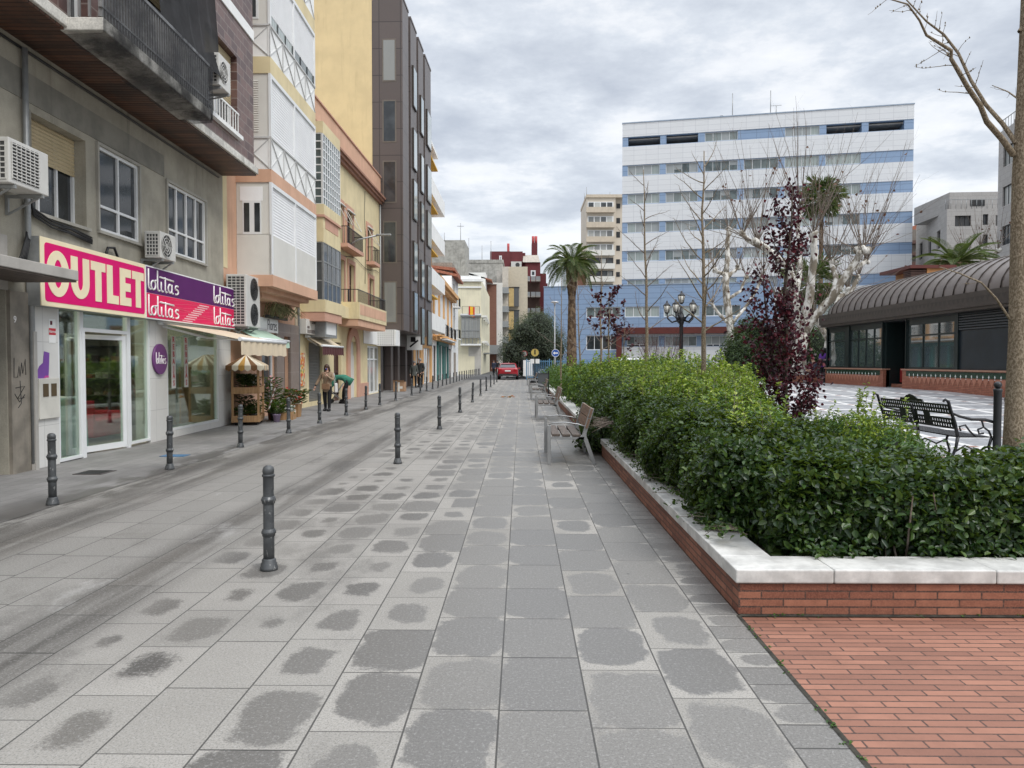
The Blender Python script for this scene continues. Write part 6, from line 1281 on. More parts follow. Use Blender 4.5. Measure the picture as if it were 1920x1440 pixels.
# ---- yellow green shrubs filling the bed beyond
SG = 'yellow green shrubs filling the planted bed'
specs = [
 ('tall yellow green shrub with upright pale shoots behind the long dark hedge', [(2.55, 10.2, .80, .75, 1.0, .50), (2.3, 12.2, .78, .7, 1.1, .52), (3.0, 11.6, .75, .6, .9, .45)], 24000, 90),
 ('bushy mid green shrub behind the bend of the dark hedge, nearest the bare soil', [(2.45, 8.4, .72, .5, 1.0, .40), (2.2, 7.0, .70, .4, .7, .34), (2.75, 9.7, .72, .5, .8, .42)], 18000, 36),
 ('wide yellow green shrub beside the purple plum tree', [(3.5, 13.0, .72, .7, 1.0, .50), (4.0, 14.8, .85, .8, 1.2, .50), (3.0, 13.9, .88, .6, 1.1, .55)], 24000, 90),
 ('pale leafy shrub behind the overhanging shrub and the bench', [(2.35, 15.6, .85, .8, 1.3, .62), (2.9, 17.4, .9, .9, 1.4, .6), (3.8, 16.6, .95, .8, 1.2, .55)], 22000, 100),
 ('sunny yellow shrub left of the second bare tree', [(2.7, 20.5, .92, 1.0, 1.7, .62), (3.9, 20.0, .98, 1.0, 1.6, .62), (4.9, 18.5, .95, .9, 1.5, .55)], 20000, 80),
 ('green shrub bank further along beside the litter bin', [(2.2, 24.5, .85, .8, 2.0, .6), (3.3, 24.5, .98, 1.0, 2.0, .65), (4.6, 24.0, 1.05, 1.0, 2.0, .66)], 15000, 50),
 ('dull green shrub bank around the foot of the date palm', [(2.2, 30.5, .85, .8, 2.8, .62), (3.6, 30.5, .95, 1.1, 2.8, .65), (5.0, 30.0, 1.0, 1.0, 2.8, .62)], 13000, 30),
 ('distant green shrub bank at the end of the planter', [(2.3, 38.5, .85, .9, 4.0, .62), (3.8, 38.0, .95, 1.2, 4.0, .62), (5.0, 37.0, .95, .9, 3.0, .6), (2.2, 47, .8, .8, 4.5, .6)], 12000, 10),
]
LEAF_MID = leaf_mat('mid_green_leaf', [(.025, .06, .016), (.04, .095, .022), (.065, .14, .03), (.10, .19, .04)], .3)
for i, (lab, bl, n, spg) in enumerate(specs):
    bl = [(b[0], b[1], b[2] - .13, *b[3:]) for b in bl]
    far = i > 3
    shrub('garden_shrub', lab, 'shrub', bl, n, LEAF_YG if i in (0, 2, 3, 4) else LEAF_MID, .066 if not far else .095, .033 if not far else .052, 40 + i, SG, .70, .35, int(spg * 1.8), LEAF_NEW, .22, .5)
# low leafy sprigs in the bare soil
shrub('young_shrub', 'small pale sprig plant standing alone in the bare soil before the iron bench', 'shrub', [(4.42, 9.8, .62, .20, .2, .30), (4.55, 9.9, .84, .12, .12, .16), (4.75, 9.85, .60, .18, .12, .10)], 420, LEAF_NEW, .06, .03, 70, None, 0, .3, 10, LEAF_NEW, .36)
shrub('garden_shrub', 'low leafy green fringe along the kerb just in front of the iron bench', 'shrub', [(5.15, 10.6, .42, .32, .6, .26), (5.3, 11.8, .42, .3, .7, .28), (4.9, 9.7, .40, .35, .5, .22), (5.35, 13.0, .36, .25, .6, .2)], 7000, LEAF_MID, .06, .03, 71, SG, .6, .4, 26, LEAF_NEW, .25, .5)
rs = np.random.default_rng(77); PP = []; NN = []; TT = []
for k in range(900):
    x = rs.uniform(3.3, 5.5); y = rs.uniform(6.6, 16.5); zc = .37 - max(0, x - 4.7) * .2
    for q in range(6): a = rs.uniform(0, 6.28); PP.append((x + rs.normal() * .03, y + rs.normal() * .03, zc)); TT.append((math.cos(a) * .6, math.sin(a) * .6, rs.uniform(.4, 1.2))); NN.append((-math.cos(a), -math.sin(a), .6))
PW = []; NW = []
for k in range(38):
    x, y = (1.338 + rs.normal() * .006, rs.uniform(1.2, 4.5)) if k < 26 else (rs.uniform(1.4, 4), 4.57)
    for q in range(rs.integers(2, 8)): PW.append((x + rs.normal() * .012, y + rs.normal() * .015, .004)); NW.append((rs.normal() * .6, rs.normal() * .6, 1))
tag(leaf_mesh('joint_weeds', PW, NW, rs.uniform(.010, .026, len(PW)), .011, LEAF_MID, None, rs, up=.5), kind='stuff')
gc = leaf_mesh('ground_cover', PP, NN, rs.uniform(.04, .13, len(PP)), .022, LEAF_MID, None, rs, T=TT); tag(gc, kind='stuff')

# ---- trees ------------------------------------------------------------------------------
def wander(p, d, L, n, wob, rg, lift=0.0):
    p = Vector(p); d = Vector(d).normalized(); pts = [p.copy()]
    for i in range(n): d = (d + Vector((rg.gauss(0, wob), rg.gauss(0, wob), rg.gauss(0, wob) + lift))).normalized(); p = p + d * (L / n); pts.append(p.copy())
    return pts
def taper(r0, r1, n): return [r0 + (r1 - r0) * i / (n - 1) for i in range(n)]
def along(pts, u): k = u * (len(pts) - 1); i = min(int(k), len(pts) - 2); return pts[i].lerp(pts[i + 1], k - i), (pts[i + 1] - pts[i]).normalized()
def twigs(mb, pts, r, n, L, rg, lift=.10, ang=.9, depth=1, u0=.15, buds=False, sides=4):
    for k in range(n):
        u = u0 + (1 - u0) * (k + rg.random()) / n; p, d = along(pts, min(.99, u)); side = d.orthogonal().normalized(); side.rotate(Matrix.Rotation(rg.uniform(0, 6.283), 3, d))
        l_ = L * rg.uniform(.5, 1.15) * (1.1 - .5 * u); pp = wander(p, d * math.cos(ang) + side * math.sin(ang), l_, 5, .13, rg, lift); rr_ = max(.0022, r * (1 - .6 * u))
        mb.tube(pp, taper(rr_, max(.0015, rr_ * .35), 6), sides, False)
        if buds:
            for q in range(int(l_ / .07)): c, _ = along(pp, rg.random()); mb.ball(c + Vector((rg.gauss(0, .004), rg.gauss(0, .004), .004)), .008, 4, 3, (1, 1, 1.5))
        if depth > 1: twigs(mb, pp, rr_ * .6, max(2, n // 2), L * .45, rg, lift, ang, depth - 1, .25, buds, 3)
# right hand trunk, close: limbs follow the photo at their own depths
def near_tree():
    Y0 = 9.0; t = thing('street_tree', 'bare tree trunk at the right edge with long forked limb reaching up over the plaza', 'tree', at(1901, 879, Y0).xy.to_3d() + Vector((0, 0, .18))); o = t.location.copy()
    P = lambda px, py, dy=0.0: at(px, py, Y0 + dy) - o
    mb = MB(); mb.tube([P(1901, 880), P(1901, 800), P(1909, 640), P(1912, 480), P(1915, 330), P(1921, 200), P(1926, 60), P(1932, -120), P(1938, -400)], [.135, .108, .104, .102, .097, .088, .08, .068, .04], 16)
    mb.build('trunk', BARK_TAN, t)
    rg = random.Random(21); mb = MB()
    a = [P(1900, 290), P(1880, 262, -.15), P(1850, 228, -.3), P(1838, 198, -.4), P(1815, 165, -.5), P(1795, 130, -.6), P(1783, 110, -.62), P(1784, 95, -.65), P(1763, 82, -.7), P(1737, 66, -.8), P(1724, 38, -.9), P(1702, 8, -1.0), P(1660, -4, -1.2)]
    b = [P(1905, 268), P(1880, 232, .1), P(1848, 196, .2), P(1820, 150, .3), P(1797, 100, .4), P(1770, 65, .45), P(1737, 40, .5), P(1700, 0, .6), P(1680, -30, .7)]
    mb.tube(a, taper(.036, .006, len(a)), 8, False); mb.tube(b, taper(.028, .005, len(b)), 8, False)
    twigs(mb, a, .007, 16, .42, rg, .02, 1.0, 1, .3, True); twigs(mb, b, .007, 18, .42, rg, .04, 1.0, 1, .3, True)
    c = [P(1893, 598), P(1868, 560, -.2), P(1840, 530, -.4), P(1800, 513, -.6), P(1760, 500, -.9)]; mb.tube(c, taper(.016, .004, 5), 6, False); twigs(mb, c, .004, 4, .25, rg, .0, 1.0, 1, .5, True)
    d = [P(1915, 190), P(1890, 172, .3), P(1860, 160, .5)]; mb.tube(d, taper(.012, .004, 3), 5, False); twigs(mb, d, .004, 4, .2, rg)
    for k in range(6): q = [P(1912, 60 - 70 * k), P(1912 + rg.uniform(-60, 60), 0 - 80 * k, rg.uniform(-.6, .6)), P(1912 + rg.uniform(-160, 160), -120 - 90 * k, rg.uniform(-1, 1))]; mb.tube(q, taper(.03, .008, 3), 6, False); twigs(mb, q, .007, 9, .45, rg, .05, .9, 1, .2, True)
    mb.build('branches', BARK_TAN, t); return t
near_tree()
def young_tree(label, px, Yd, top, r, nb, blen, seed, z0=.24, bk=None, base_px=None, group='bare young trees in the planted bed', und=.35, leaves=0):
    g = at(base_px or px, 679, Yd); t = thing('bare_tree', label, 'tree', (g.x, Yd, z0), 0, group); H = at(px, top, Yd).z - z0; rg = random.Random(seed)
    tx = at(px, top, Yd).x - g.x; pts = [Vector((tx * u + rg.gauss(0, .012) * (0 < u < 1), rg.gauss(0, .012), H * u)) for u in [i / 9 for i in range(10)]]
    mb = MB(); mb.tube(pts, taper(r, r * .16, 10), 9); mb.build('trunk', bk or BARK_TAN, t); mb = MB(); brs = []
    for k in range(nb):
        u = und + (.97 - und) * k / nb; p, d = along(pts, u); a = k * 2.4 + rg.random() * .7; l_ = blen * (1.15 - .75 * u) * rg.uniform(.7, 1.2)
        pp = wander(p, (math.cos(a), math.sin(a) * .9, rg.uniform(.35, 1.0)), l_, 6, .10, rg, .07); mb.tube(pp, taper(r * .34 * (1.1 - u * .6), .0035, 7), 5, False); twigs(mb, pp, .006, 4, l_ * .32, rg, .06, .75, 1, .3, False, 3); brs.append(pp)
    mb.build('branches', bk or BARK_TWIG, t)
    if leaves:
        rs = np.random.default_rng(seed); PP = []
        for k in range(leaves): c, _ = along(brs[rs.integers(len(brs))], .3 + .69 * rs.random()); PP.append(c + Vector(rs.normal(size=3) * .05))
        leaf_mesh('foliage', PP, rs.normal(size=(len(PP), 3)), .11, .08, LEAF_PL, t, rs)
    return t
young_tree('tall bare tree with straight pale trunk between the ornate lamp and white plane trees', 1320, 15.0, 283, .062, 22, 1.45, 31, bk=BARK_TAN)
young_tree('slimmer bare tree with forked stubs left of the ornate street lamp', 1206, 18.5, 318, .055, 18, 1.3, 32, base_px=1216)
young_tree('thin bare sapling nearest the wide wing window, right of the date palm', 1128, 24, 470, .05, 12, 1.5, 33, base_px=1127)
young_tree('thin bare sapling directly right of the date palm trunk', 1082, 27, 520, .045, 10, 1.4, 34, base_px=1090)
young_tree('thin bare sapling directly left of the date palm trunk', 1053, 28, 520, .04, 9, 1.3, 35, base_px=1052)
young_tree('small bare tree with a few dark red leaf clusters before the blue wing', 1142, 21, 545, .04, 10, 1.1, 36, leaves=230, und=.55)
young_tree('little sapling with scattered dark leaves before the blue wing window', 1170, 25, 600, .035, 8, 1.0, 37, leaves=90, und=.6)
# reddish bare shrub
t = thing('bare_shrub', 'reddish brown leafless shrub fanning up beside the ornate lamp post', 'shrub', (at(1240, 679, 33).x, 33, .3)); mb = MB(); rg = random.Random(44)
for k in range(34):
    a = rg.uniform(0, 6.28); pp = wander((rg.gauss(0, .08), rg.gauss(0, .08), 0), (math.cos(a) * .42, math.sin(a) * .42, 1), rg.uniform(1.6, 3.0), 7, .09, rg, .04); mb.tube(pp, taper(.022, .004, 8), 5, False); twigs(mb, pp, .006, 9, .7, rg, .06, .6, 2, .25, False, 3)
mb.build('branches', TWIG_RED, t)
# ---- purple leaved plum
def plum():
    Yp = 13.6; t = thing('plum_tree', 'slender purple leaved plum tree with dark red leaves at the edge of the plaza', 'tree', (at(1474, 679, Yp).x, Yp, .18)); o = t.location.copy(); rs = np.random.default_rng(3); rg = random.Random(4)
    P = lambda px, py, dy=0.0: at(px, py, Yp + dy) - o
    tr = [Vector((0, 0, 0)), P(1472, 720), P(1476, 640), P(1470, 560), P(1478, 480), P(1484, 420), P(1486, 350)]; mb = MB(); mb.tube(tr, taper(.055, .008, 7), 9); mb.tube([Vector((.05, .05, 0)), P(1450, 700, .2), P(1440, 620, .3), P(1432, 540, .3), P(1432, 440, .2)], taper(.035, .006, 5), 7); mb.build('trunk', BARK_DK, t)
    mb = MB(); br = []
    ends = [(1452, 375, 0), (1486, 350, .1), (1504, 392, .2), (1508, 432, -.2), (1434, 425, .2), (1400, 540, .1), (1410, 500, -.1), (1396, 560, .3), (1392, 610, 0), (1424, 600, .4), (1440, 650, .3), (1455, 480, .3), (1495, 470, -.3), (1488, 520, .3), (1480, 560, -.3), (1425, 680, .2), (1500, 660, 0), (1530, 690, .2), (1545, 705, .1), (1520, 740, -.1), (1455, 600, -.4), (1490, 620, .4), (1445, 555, 0), (1470, 440, .2), (1540, 675, .3), (1460, 700, -.3), (1412, 640, .1), (1505, 770, -.1), (1525, 755, .1)]
    for px, py, dy in ends:
        e = P(px, py, dy); z = max(.15, e.z - abs(e.x) * 1.4 - .5); u = min(.95, z / tr[-1].z); p, d = along(tr, u); m = p.lerp(e, .5) + Vector((rg.gauss(0, .05), rg.gauss(0, .05), -.05)); pp = [p, p.lerp(m, .6), m, m.lerp(e, .5) + Vector((0, 0, .03)), e]; mb.tube(pp, taper(.016, .003, 5), 5, False); br.append(pp); twigs(mb, pp, .004, 6, .3, rg, .05, .7, 1, .3, False, 3)
    mb.build('branches', BARK_DK, t); PP = []
    for k in range(2300):
        pp = br[rs.integers(len(br))]; c, _ = along(pp, min(.999, .22 + .78 * rs.random() ** .8)); s_ = .06 if rs.random() < .8 else .13; PP.append(c + Vector(rs.normal(size=3) * s_))
    for k in range(850): c, _ = along(tr, .10 + .42 * rs.random()); PP.append(c + Vector(rs.normal(size=3) * .24))
    Nn = rs.normal(size=(len(PP), 3)); leaf_mesh('foliage', PP, Nn, .078 * rs.uniform(.7, 1.25, len(PP)), .056, LEAF_PL, t, rs, up=-.6)
plum()
# ---- pollarded plane trees
def plane_tree(label, Yd, zb, limbs, seed, shoot=1.8, nsh=9, rk=1.0):
    """limbs: list of (pixel path with depth offset, r0, r1); each ends in a knobbly fist with long shoots"""
    x0 = limbs[0][0][0]; base = at(x0[0], 679, Yd); t = thing('plane_tree', label, 'tree', (base.x, Yd, zb), 0, 'pollarded white plane trees'); o = t.location.copy(); rg = random.Random(seed)
    tk = MB(); br = MB(); sh = MB(); lv = []
    for i, (path, r0, r1) in enumerate(limbs):
        pts = [at(px, py, Yd + dy) - o for px, py, dy in path]
        if i == 0: pts[0].z = 0; pts[0].x = 0
        fine = []; 
        for a, b in zip(pts, pts[1:]): fine += [a.lerp(b, k / 3) + Vector((rg.gauss(0, .03), rg.gauss(0, .03), 0)) * (k > 0) for k in range(3)]
        fine.append(pts[-1]); rr_ = [(r0 + (r1 - r0) * k / (len(fine) - 1)) * rg.uniform(.98, 1.2) for k in range(len(fine))]; (tk if i == 0 else br).tube(fine, rr_, 10)
        if i == 0 and len(limbs) > 1: continue
        e = fine[-1]
        for q in range(5): v = Vector((rg.gauss(0, 1), rg.gauss(0, 1), rg.gauss(0, .7))) * r1 * .8; br.ball(e + v, r1 * rg.uniform(.8, 1.35), 8, 6)
        for q in range(nsh):
            a = rg.uniform(0, 6.28); d = Vector((math.cos(a) * .5, math.sin(a) * .5, 1)) if rg.random() < .8 else Vector((math.cos(a), math.sin(a), .35)); pp = wander(e, d, shoot * rg.uniform(.35, 1.1), 8, .05, rg, .05); sh.tube(pp, taper(.02 * rk, .005, 9), 4, False); twigs(sh, pp, .006, 4, shoot * .28, rg, .05, .5, 1, .3, False, 3)
            if rg.random() < .5: lv.append(along(pp, rg.uniform(.5, 1) * .99)[0])
        for q in range(4): p, d = along(fine, rg.uniform(.3, .9)); pp = wander(p, (rg.gauss(0, 1), rg.gauss(0, 1), .8), shoot * .5, 5, .1, rg, .1); sh.tube(pp, taper(.014 * rk, .004, 6), 4, False)
    tk.build('trunk', BARK_WHITE, t); br.build('limbs', BARK_WHITE, t); sh.build('shoots', BARK_TWIG, t)
    if lv: rs = np.random.default_rng(seed); leaf_mesh('foliage', lv, rs.normal(size=(len(lv), 3)), .16, .13, LEAF_DRY, t, rs)
    return t
plane_tree('large white barked plane tree with thick forking limbs behind the plum tree', 38, .55, [
    ([(1497, 740, 0), (1497, 690, 0), (1498, 660, 0), (1500, 625, 0)], .34, .30), ([(1500, 630, 0), (1490, 590, .3), (1488, 540, .4), (1478, 500, .6), (1442, 470, .8), (1420, 455, 1)], .25, .14), ([(1500, 620, 0), (1512, 580, -.4), (1522, 520, -.6), (1528, 470, -.8), (1525, 440, -1)], .22, .13),
    ([(1502, 630, 0), (1530, 592, -.3), (1560, 560, -.6), (1578, 528, -.8), (1600, 495, -1), (1618, 470, -1.2)], .22, .15), ([(1560, 558, -.6), (1568, 520, 0), (1558, 492, .6)], .14, .10), ([(1495, 620, 0), (1472, 590, .3), (1468, 580, .5)], .12, .10), ([(1442, 472, .8), (1400, 448, 1.4), (1392, 440, 1.5)], .12, .10), ([(1590, 510, -1), (1625, 490, -.5)], .12, .09), ([(1488, 560, .4), (1500, 500, 1.4), (1496, 430, 2.0), (1500, 395, 2.2)], .16, .09)], 51, 5.6, 20, 1.0)
plane_tree('leaning white plane tree beside the far corner of the pavilion', 42, .55, [
    ([(1545, 715, 0), (1548, 680, 0), (1555, 640, 0)], .26, .22), ([(1555, 645, 0), (1565, 600, .3), (1572, 560, .6), (1590, 545, .8)], .2, .12), ([(1556, 640, 0), (1538, 612, -.4), (1528, 600, -.5)], .15, .11), ([(1566, 590, .3), (1600, 540, .2), (1610, 520, .2)], .13, .09)], 52, 4.6, 16, 1.0)
plane_tree('slim pale plane tree with stub limbs standing before the slatted entrance', 48, .3, [
    ([(1371, 706, 0), (1371, 660, 0), (1368, 600, 0), (1362, 550, 0), (1362, 510, 0)], .24, .18), ([(1362, 512, 0), (1364, 470, .2), (1366, 430, .3)], .17, .11), ([(1362, 516, 0), (1345, 510, -.4), (1340, 505, -.5)], .12, .10), ([(1362, 520, 0), (1378, 508, .4), (1384, 500, .5)], .12, .10), ([(1369, 610, 0), (1395, 580, .5), (1420, 540, 1), (1428, 520, 1)], .10, .08), ([(1370, 612, 0), (1345, 585, -.5), (1336, 570, -.6)], .10, .08), ([(1366, 560, 0), (1390, 545, 0), (1400, 520, 0)], .10, .08)], 53, 3.0, 12, 1.0)
plane_tree('small knobbly plane tree low behind the pavilion roof at right', 52, .5, [
    ([(1842, 640, 0), (1842, 560, 0), (1840, 520, 0)], .22, .18), ([(1840, 522, 0), (1818, 488, 0), (1812, 480, 0)], .15, .12), ([(1840, 522, 0), (1862, 485, 0), (1870, 470, 0)], .15, .12), ([(1840, 520, 0), (1842, 480, .5), (1838, 462, .5)], .14, .11)], 54, 3.0, 12, 1.0)
# ---- palms
def palm(name, label, px, Yd, zb, ztop_px, r0, r1, nf, fl, seed, fan=False, lean=0, droop=.9, bulge=True):
    g = at(px, 679, Yd); t = thing(name, label, 'palm', (g.x, Yd, zb)); H = at(px, ztop_px, Yd).z - zb; rg = random.Random(seed); rs = np.random.default_rng(seed)
    mb = MB(); prof = []; n = 46
    for i in range(n + 1):
        u = i / n; r = r0 + (r1 - r0) * min(1, u * 1.3); r *= (1 + .35 * max(0, 1 - u * 9)) * (1.0 + .07 * (i % 2))
        if bulge and u > .72: r *= 1 + .75 * math.sin((u - .72) / .28 * math.pi * .62)
        prof.append((r, H * u))
    mb.lathe(prof, 14); top = Vector((lean, 0, H))
    if lean: mb.v = [(v[0] + lean * (v[2] / H) ** 1.4, v[1], v[2]) for v in mb.v]
    mb.build('trunk', BARK_PALM, t)
    PP = []; NN = []; TT = []; LL = []; WW = []; st = MB()
    for k in range(nf):
        a = k * 2.39996 + rg.random() * .3; el = 1.12 - 1.6 * (k / nf) ** .8 + rg.gauss(0, .08); d = Vector((math.cos(a) * math.cos(el), math.sin(a) * math.cos(el), math.sin(el))); p = top.copy(); L = fl * rg.uniform(.85, 1.1); pts = [p.copy()]; seg = 12
        if fan:
            d.z -= .9 * (k / nf); d.normalize()
            for i in range(4): p = p + d * (L * .5 / 4); pts.append(p.copy())
            st.tube(pts, .02, 4, False); side = d.cross(Vector((0, 0, 1))).normalized(); upv = side.cross(d).normalized()
            for q in range(22): b_ = -1.5 + 3.0 * q / 21; v = d * math.cos(b_) + side * math.sin(b_); v.z -= .25 + .2 * rg.random(); PP.append(p); TT.append(v); NN.append(upv + Vector(rs.normal(size=3) * .15)); LL.append(L * .55); WW.append(.07)
            continue
        for i in range(seg):
            pts.append(p + d * (L / seg)); p = pts[-1].copy(); d = (d + Vector((0, 0, -droop / seg * (1.15 - .3 * math.sin(el)))) * (1.2 if i > 3 else .7)).normalized()
        st.tube(pts, taper(.035 * fl / 3, .006, seg + 1), 4, False)
        for q in range(34):
            u = .12 + .87 * q / 33; c, dd = along(pts, u); side = dd.cross(Vector((0, 0, 1)))
            side = side.normalized() if side.length > .05 else Vector((1, 0, 0)); upv = side.cross(dd).normalized()
            for sgn in (-1, 1): v = dd * .75 + side * sgn * .8 + upv * .28 + Vector((0, 0, -.18)); PP.append(c); TT.append(v); NN.append(upv + side * sgn * -.3); LL.append(fl * .21 * math.sin(math.pi * (.12 + .83 * u)) + .05); WW.append(.036 * fl / 3)
    leaf_mesh('fronds', PP, NN, np.array(LL), np.array(WW), LEAF_PM, t, rs, .15, T=[tuple(v) for v in TT]); st.build('frond_stems', pm('frond_stem', (.16, .17, .06), .7), t)
    return t
palm('date_palm', 'tall date palm with arching green crown and brown trunk before the blue wing', 1072, 36, .22, 492, .27, .16, 42, 1.6, 61, lean=.0, droop=1.35)
palm('fan_palm', 'tall fan palm with shaggy drooping crown behind the large white plane tree', 1537, 54, .3, 368, .17, .14, 44, 1.7, 62, True, bulge=False)
palm('fan_palm', 'short fan palm with dark fronds among the plane tree limbs', 1520, 50, .3, 530, .2, .18, 34, 2.2, 63, True, bulge=False)
palm('date_palm', 'short date palm with stiff arching fronds showing above the pavilion roof', 1790, 50, .3, 494, .5, .45, 44, 2.7, 64, droop=1.0)
t = kids
# ---- dark evergreens
shrub('olive_tree', 'dense dark grey green olive tree by the blue railing at the street end', 'tree', [(at(1003, 679, 74).x, 74, 3.6, 2.5, 2.5, 2.6), (at(975, 679, 74).x, 73.5, 2.6, 1.9, 2, 1.9), (at(1030, 679, 74).x, 74.5, 2.8, 1.9, 2, 2.2), (at(1010, 679, 74).x, 73.2, 5.0, 1.6, 1.6, 1.6), (at(985, 679, 74).x, 72.6, 4.4, 1.3, 1.3, 1.2)], 26000, LEAF_OL, .16, .06, 81, None, .80, zmin=.0, rough=.35, lo=.7)
shrub('evergreen_bush', 'large dark evergreen bush left of the purple plum tree', 'shrub', [(at(1392, 679, 40).x, 40, 1.6, 1.1, 1.1, 1.5), (at(1412, 679, 40).x, 40.5, 2.4, 1.0, 1.0, 1.5), (at(1380, 679, 40).x, 39.6, 1.2, .9, .9, 1.1), (at(1425, 679, 40).x, 40, 1.5, .9, .9, 1.5)], 22000, LEAF_EV, .14, .05, 82, None, .78, zmin=.3, rough=.35)
shrub('evergreen_bush', 'dark evergreen thicket between the plane trees and the pavilion end', 'shrub', [(at(1535, 679, 47).x, 47, 2.0, 1.6, 1.2, 1.9), (at(1560, 679, 49).x, 49, 2.4, 1.6, 1.2, 2.2), (at(1470, 679, 50).x, 50, 2.2, 1.6, 1.2, 2.0), (at(1510, 679, 50).x, 50, 1.9, 1.6, 1.2, 1.8), (at(1440, 679, 50).x, 50, 1.6, 1.3, 1.2, 1.6)], 20000, LEAF_EV, .16, .06, 83, None, .8, zmin=.3)
shrub('clipped_hedge', 'low bright green hedge strip on the far side of the plaza', 'hedge', [(at(1375 + 17 * k, 679, 42).x, 42, .85, .5, .5, .42) for k in range(4)], 7000, LEAF_YG, .10, .06, 84, None, .8, zmin=.4)
# ================================================================== STREET FURNITURE
def worn_paint():
    m = bpy.data.materials.new('worn_bollard_paint'); m.use_nodes = True; N = NT(m.node_tree); bs = N.n['Principled BSDF']
    P = N.new('ShaderNodeNewGeometry').outputs['Position']; mp = N.new('ShaderNodeMapping'); N.l.new(P, mp.inputs[0]); mp.inputs['Scale'].default_value = (30, 30, 14)
    n = N.noise(mp.outputs[0], 1, 6, .7); k = N.smooth(n, .60, .66); c = N.mix(N.smooth(N.noise(P, 9, 4), .3, .7), (.042, .045, .048), (.078, .082, .084)); c = N.mix(N.m('MULTIPLY', k, .65), c, (.36, .36, .35))
    N.l.new(c, bs.inputs['Base Color']); bs.inputs['Roughness'].default_value = .5; bs.inputs['Metallic'].default_value = .15; return m
BOLP = worn_paint()
def bollard(label, x, y):
    t = thing('bollard', label, 'bollard', (x, y, 0))
    mb = MB(); mb.lathe([(.041, .05), (.041, .26), (.041, .30), (.040, .31), (.040, .52), (.040, .55), (.040, .73), (.043, .735), (.043, .755), (.036, .775), (.018, .786), (.0, .788)], 16); mb.build('post', BOLP, t)
    mb = MB(); mb.lathe([(.066, 0), (.066, .022), (.060, .030), (.060, .05), (.052, .058), (.052, .078), (.042, .088)], 16); mb.build('base', BOLP, t)
    for z in (.285, .53): mb = MB(); mb.lathe([(.041, z - .03), (.048, z - .028), (.048, z - .012), (.054, z - .008), (.054, z + .008), (.048, z + .012), (.048, z + .022), (.041, z + .026)], 16); mb.build('ring', BOLP, t)
    mb = MB(); mb.lathe([(.040, .700), (.047, .704), (.047, .718), (.041, .722)], 16); mb.build('collar', BOLP, t); return t
rg = random.Random(12)
b0_ = bollard('dark grey ringed bollard at the far left in front of the white shop pier', -5.12, 8.06)
b0_['group'] = 'bollards along the shop pavement'
_m = {}
for c in bpy.data.objects: _m.setdefault(c.parent, []).append(c)
LAB1 = ['dark grey bollard before the open shop door, second along the shop pavement', 'dark grey bollard before the flower cart, third along the shop pavement', 'dark grey bollard before the flower pots, fourth along the shop pavement', 'dark grey bollard beside the woman in the beige coat', 'dark grey bollard before the bending person in green', 'dark grey bollard before the cream house with the arched door', 'dark grey bollard before the white glass shopfront', 'dark grey bollard just before the gap in the shop pavement row', 'dark grey bollard just after the gap in the shop pavement row', 'dark grey bollard before the two men']
ys = [10.76, 13.55, 16.3, 18.9, 21.8, 24.5, 27.0, 30.2, 34.9, 37.7] + [40.4 + 2.7 * k for k in range(20)]
for i, y in enumerate(ys):
    c = copy_tree(b0_, None, _m); c.location = (-5.11 + rg.uniform(-.02, .02), y, 0); c.rotation_euler = (R(rg.uniform(-1.6, 1.6)), R(rg.uniform(-1.6, 1.6)), rg.uniform(0, 6)); c['group'] = 'bollards along the shop pavement'
    c['label'] = LAB1[i] if i < len(LAB1) else 'small distant bollard in the far stretch of the shop pavement row beyond the two men'
LAB2 = ['large dark ringed bollard with scuffed paint nearest the camera, in mid street', 'ringed bollard in mid street, second from the camera', 'ringed bollard in mid street, third from the camera', 'ringed bollard in mid street, fourth from the camera', 'slightly tilted ringed bollard in mid street, fifth from the camera', 'ringed bollard in mid street, sixth from the camera', 'ringed bollard in mid street, seventh from the camera', 'ringed bollard in mid street, third before the red car', 'ringed bollard in mid street, second before the red car', 'ringed bollard in mid street standing right beside the red car']
for i in range(10):
    c = copy_tree(b0_, None, _m); c.location = (-1.895, 5.55 + 5.86 * i, 0); c.rotation_euler = (0, R(-3 if i == 4 else rg.uniform(-.6, .6)), rg.uniform(0, 6)); c['label'] = LAB2[i]; c['group'] = 'bollards down the middle of the street'

# ---- wooden benches with steel frames, backs to the planter, facing the street
def bench(label, y0, y1):
    t = thing('street_bench', label, 'bench', (.42, y0, 0), 0, 'slatted benches beside the planter'); L = y1 - y0
    for i in range(3): mb = MB(); x = .05 + i * .155; mb.box(x, x + .125, .03, L - .03, .425 + .012 * (2 - i) * .3, .462 + .012 * (2 - i) * .3); mb.build('seat_slat', WOOD_GREY, t, .006)
    for (z0, z1, x) in ((.555, .70, .555), (.715, .86, .60)):
        mb = MB(); mb.prism([(x, z0), (x + .034, z0 - .006), (x + .034 + .045, z1 - .006), (x + .045, z1)], L - .06, lambda u, v, w_: (u, .03 + w_, v)); mb.build('back_slat', WOOD_BACK, t, .005)
    for y in (.06, L - .06):
        mb = MB(); mb.box(-.02, .035, y - .03, y + .03, 0, .60); mb.build('front_leg', STEEL, t, .004)
        mb = MB(); mb.bar((.70, y, .0), (.535, y, .46), .06, .05, (0, 1, 0)); mb.bar((.535, y, .44), (.665, y, .86), .06, .022, (0, 1, 0)); mb.build('rear_leg', STEEL, t, .003)
        mb = MB(); mb.box(.035, .54, y - .03, y + .03, .385, .422); mb.prism([(.42, .385), (.56, .385), (.575, .46), (.55, .56), (.52, .46)], .06, lambda u, v, w_: (u, y - .03 + w_, v)); mb.build('side_rail', STEEL, t)
        mb = MB(); mb.tube([(.0, y, .60), (.06, y, .632), (.25, y, .642), (.45, y, .615), (.57, y, .575)], .011, 6); mb.build('armrest', STEEL, t)
    return t
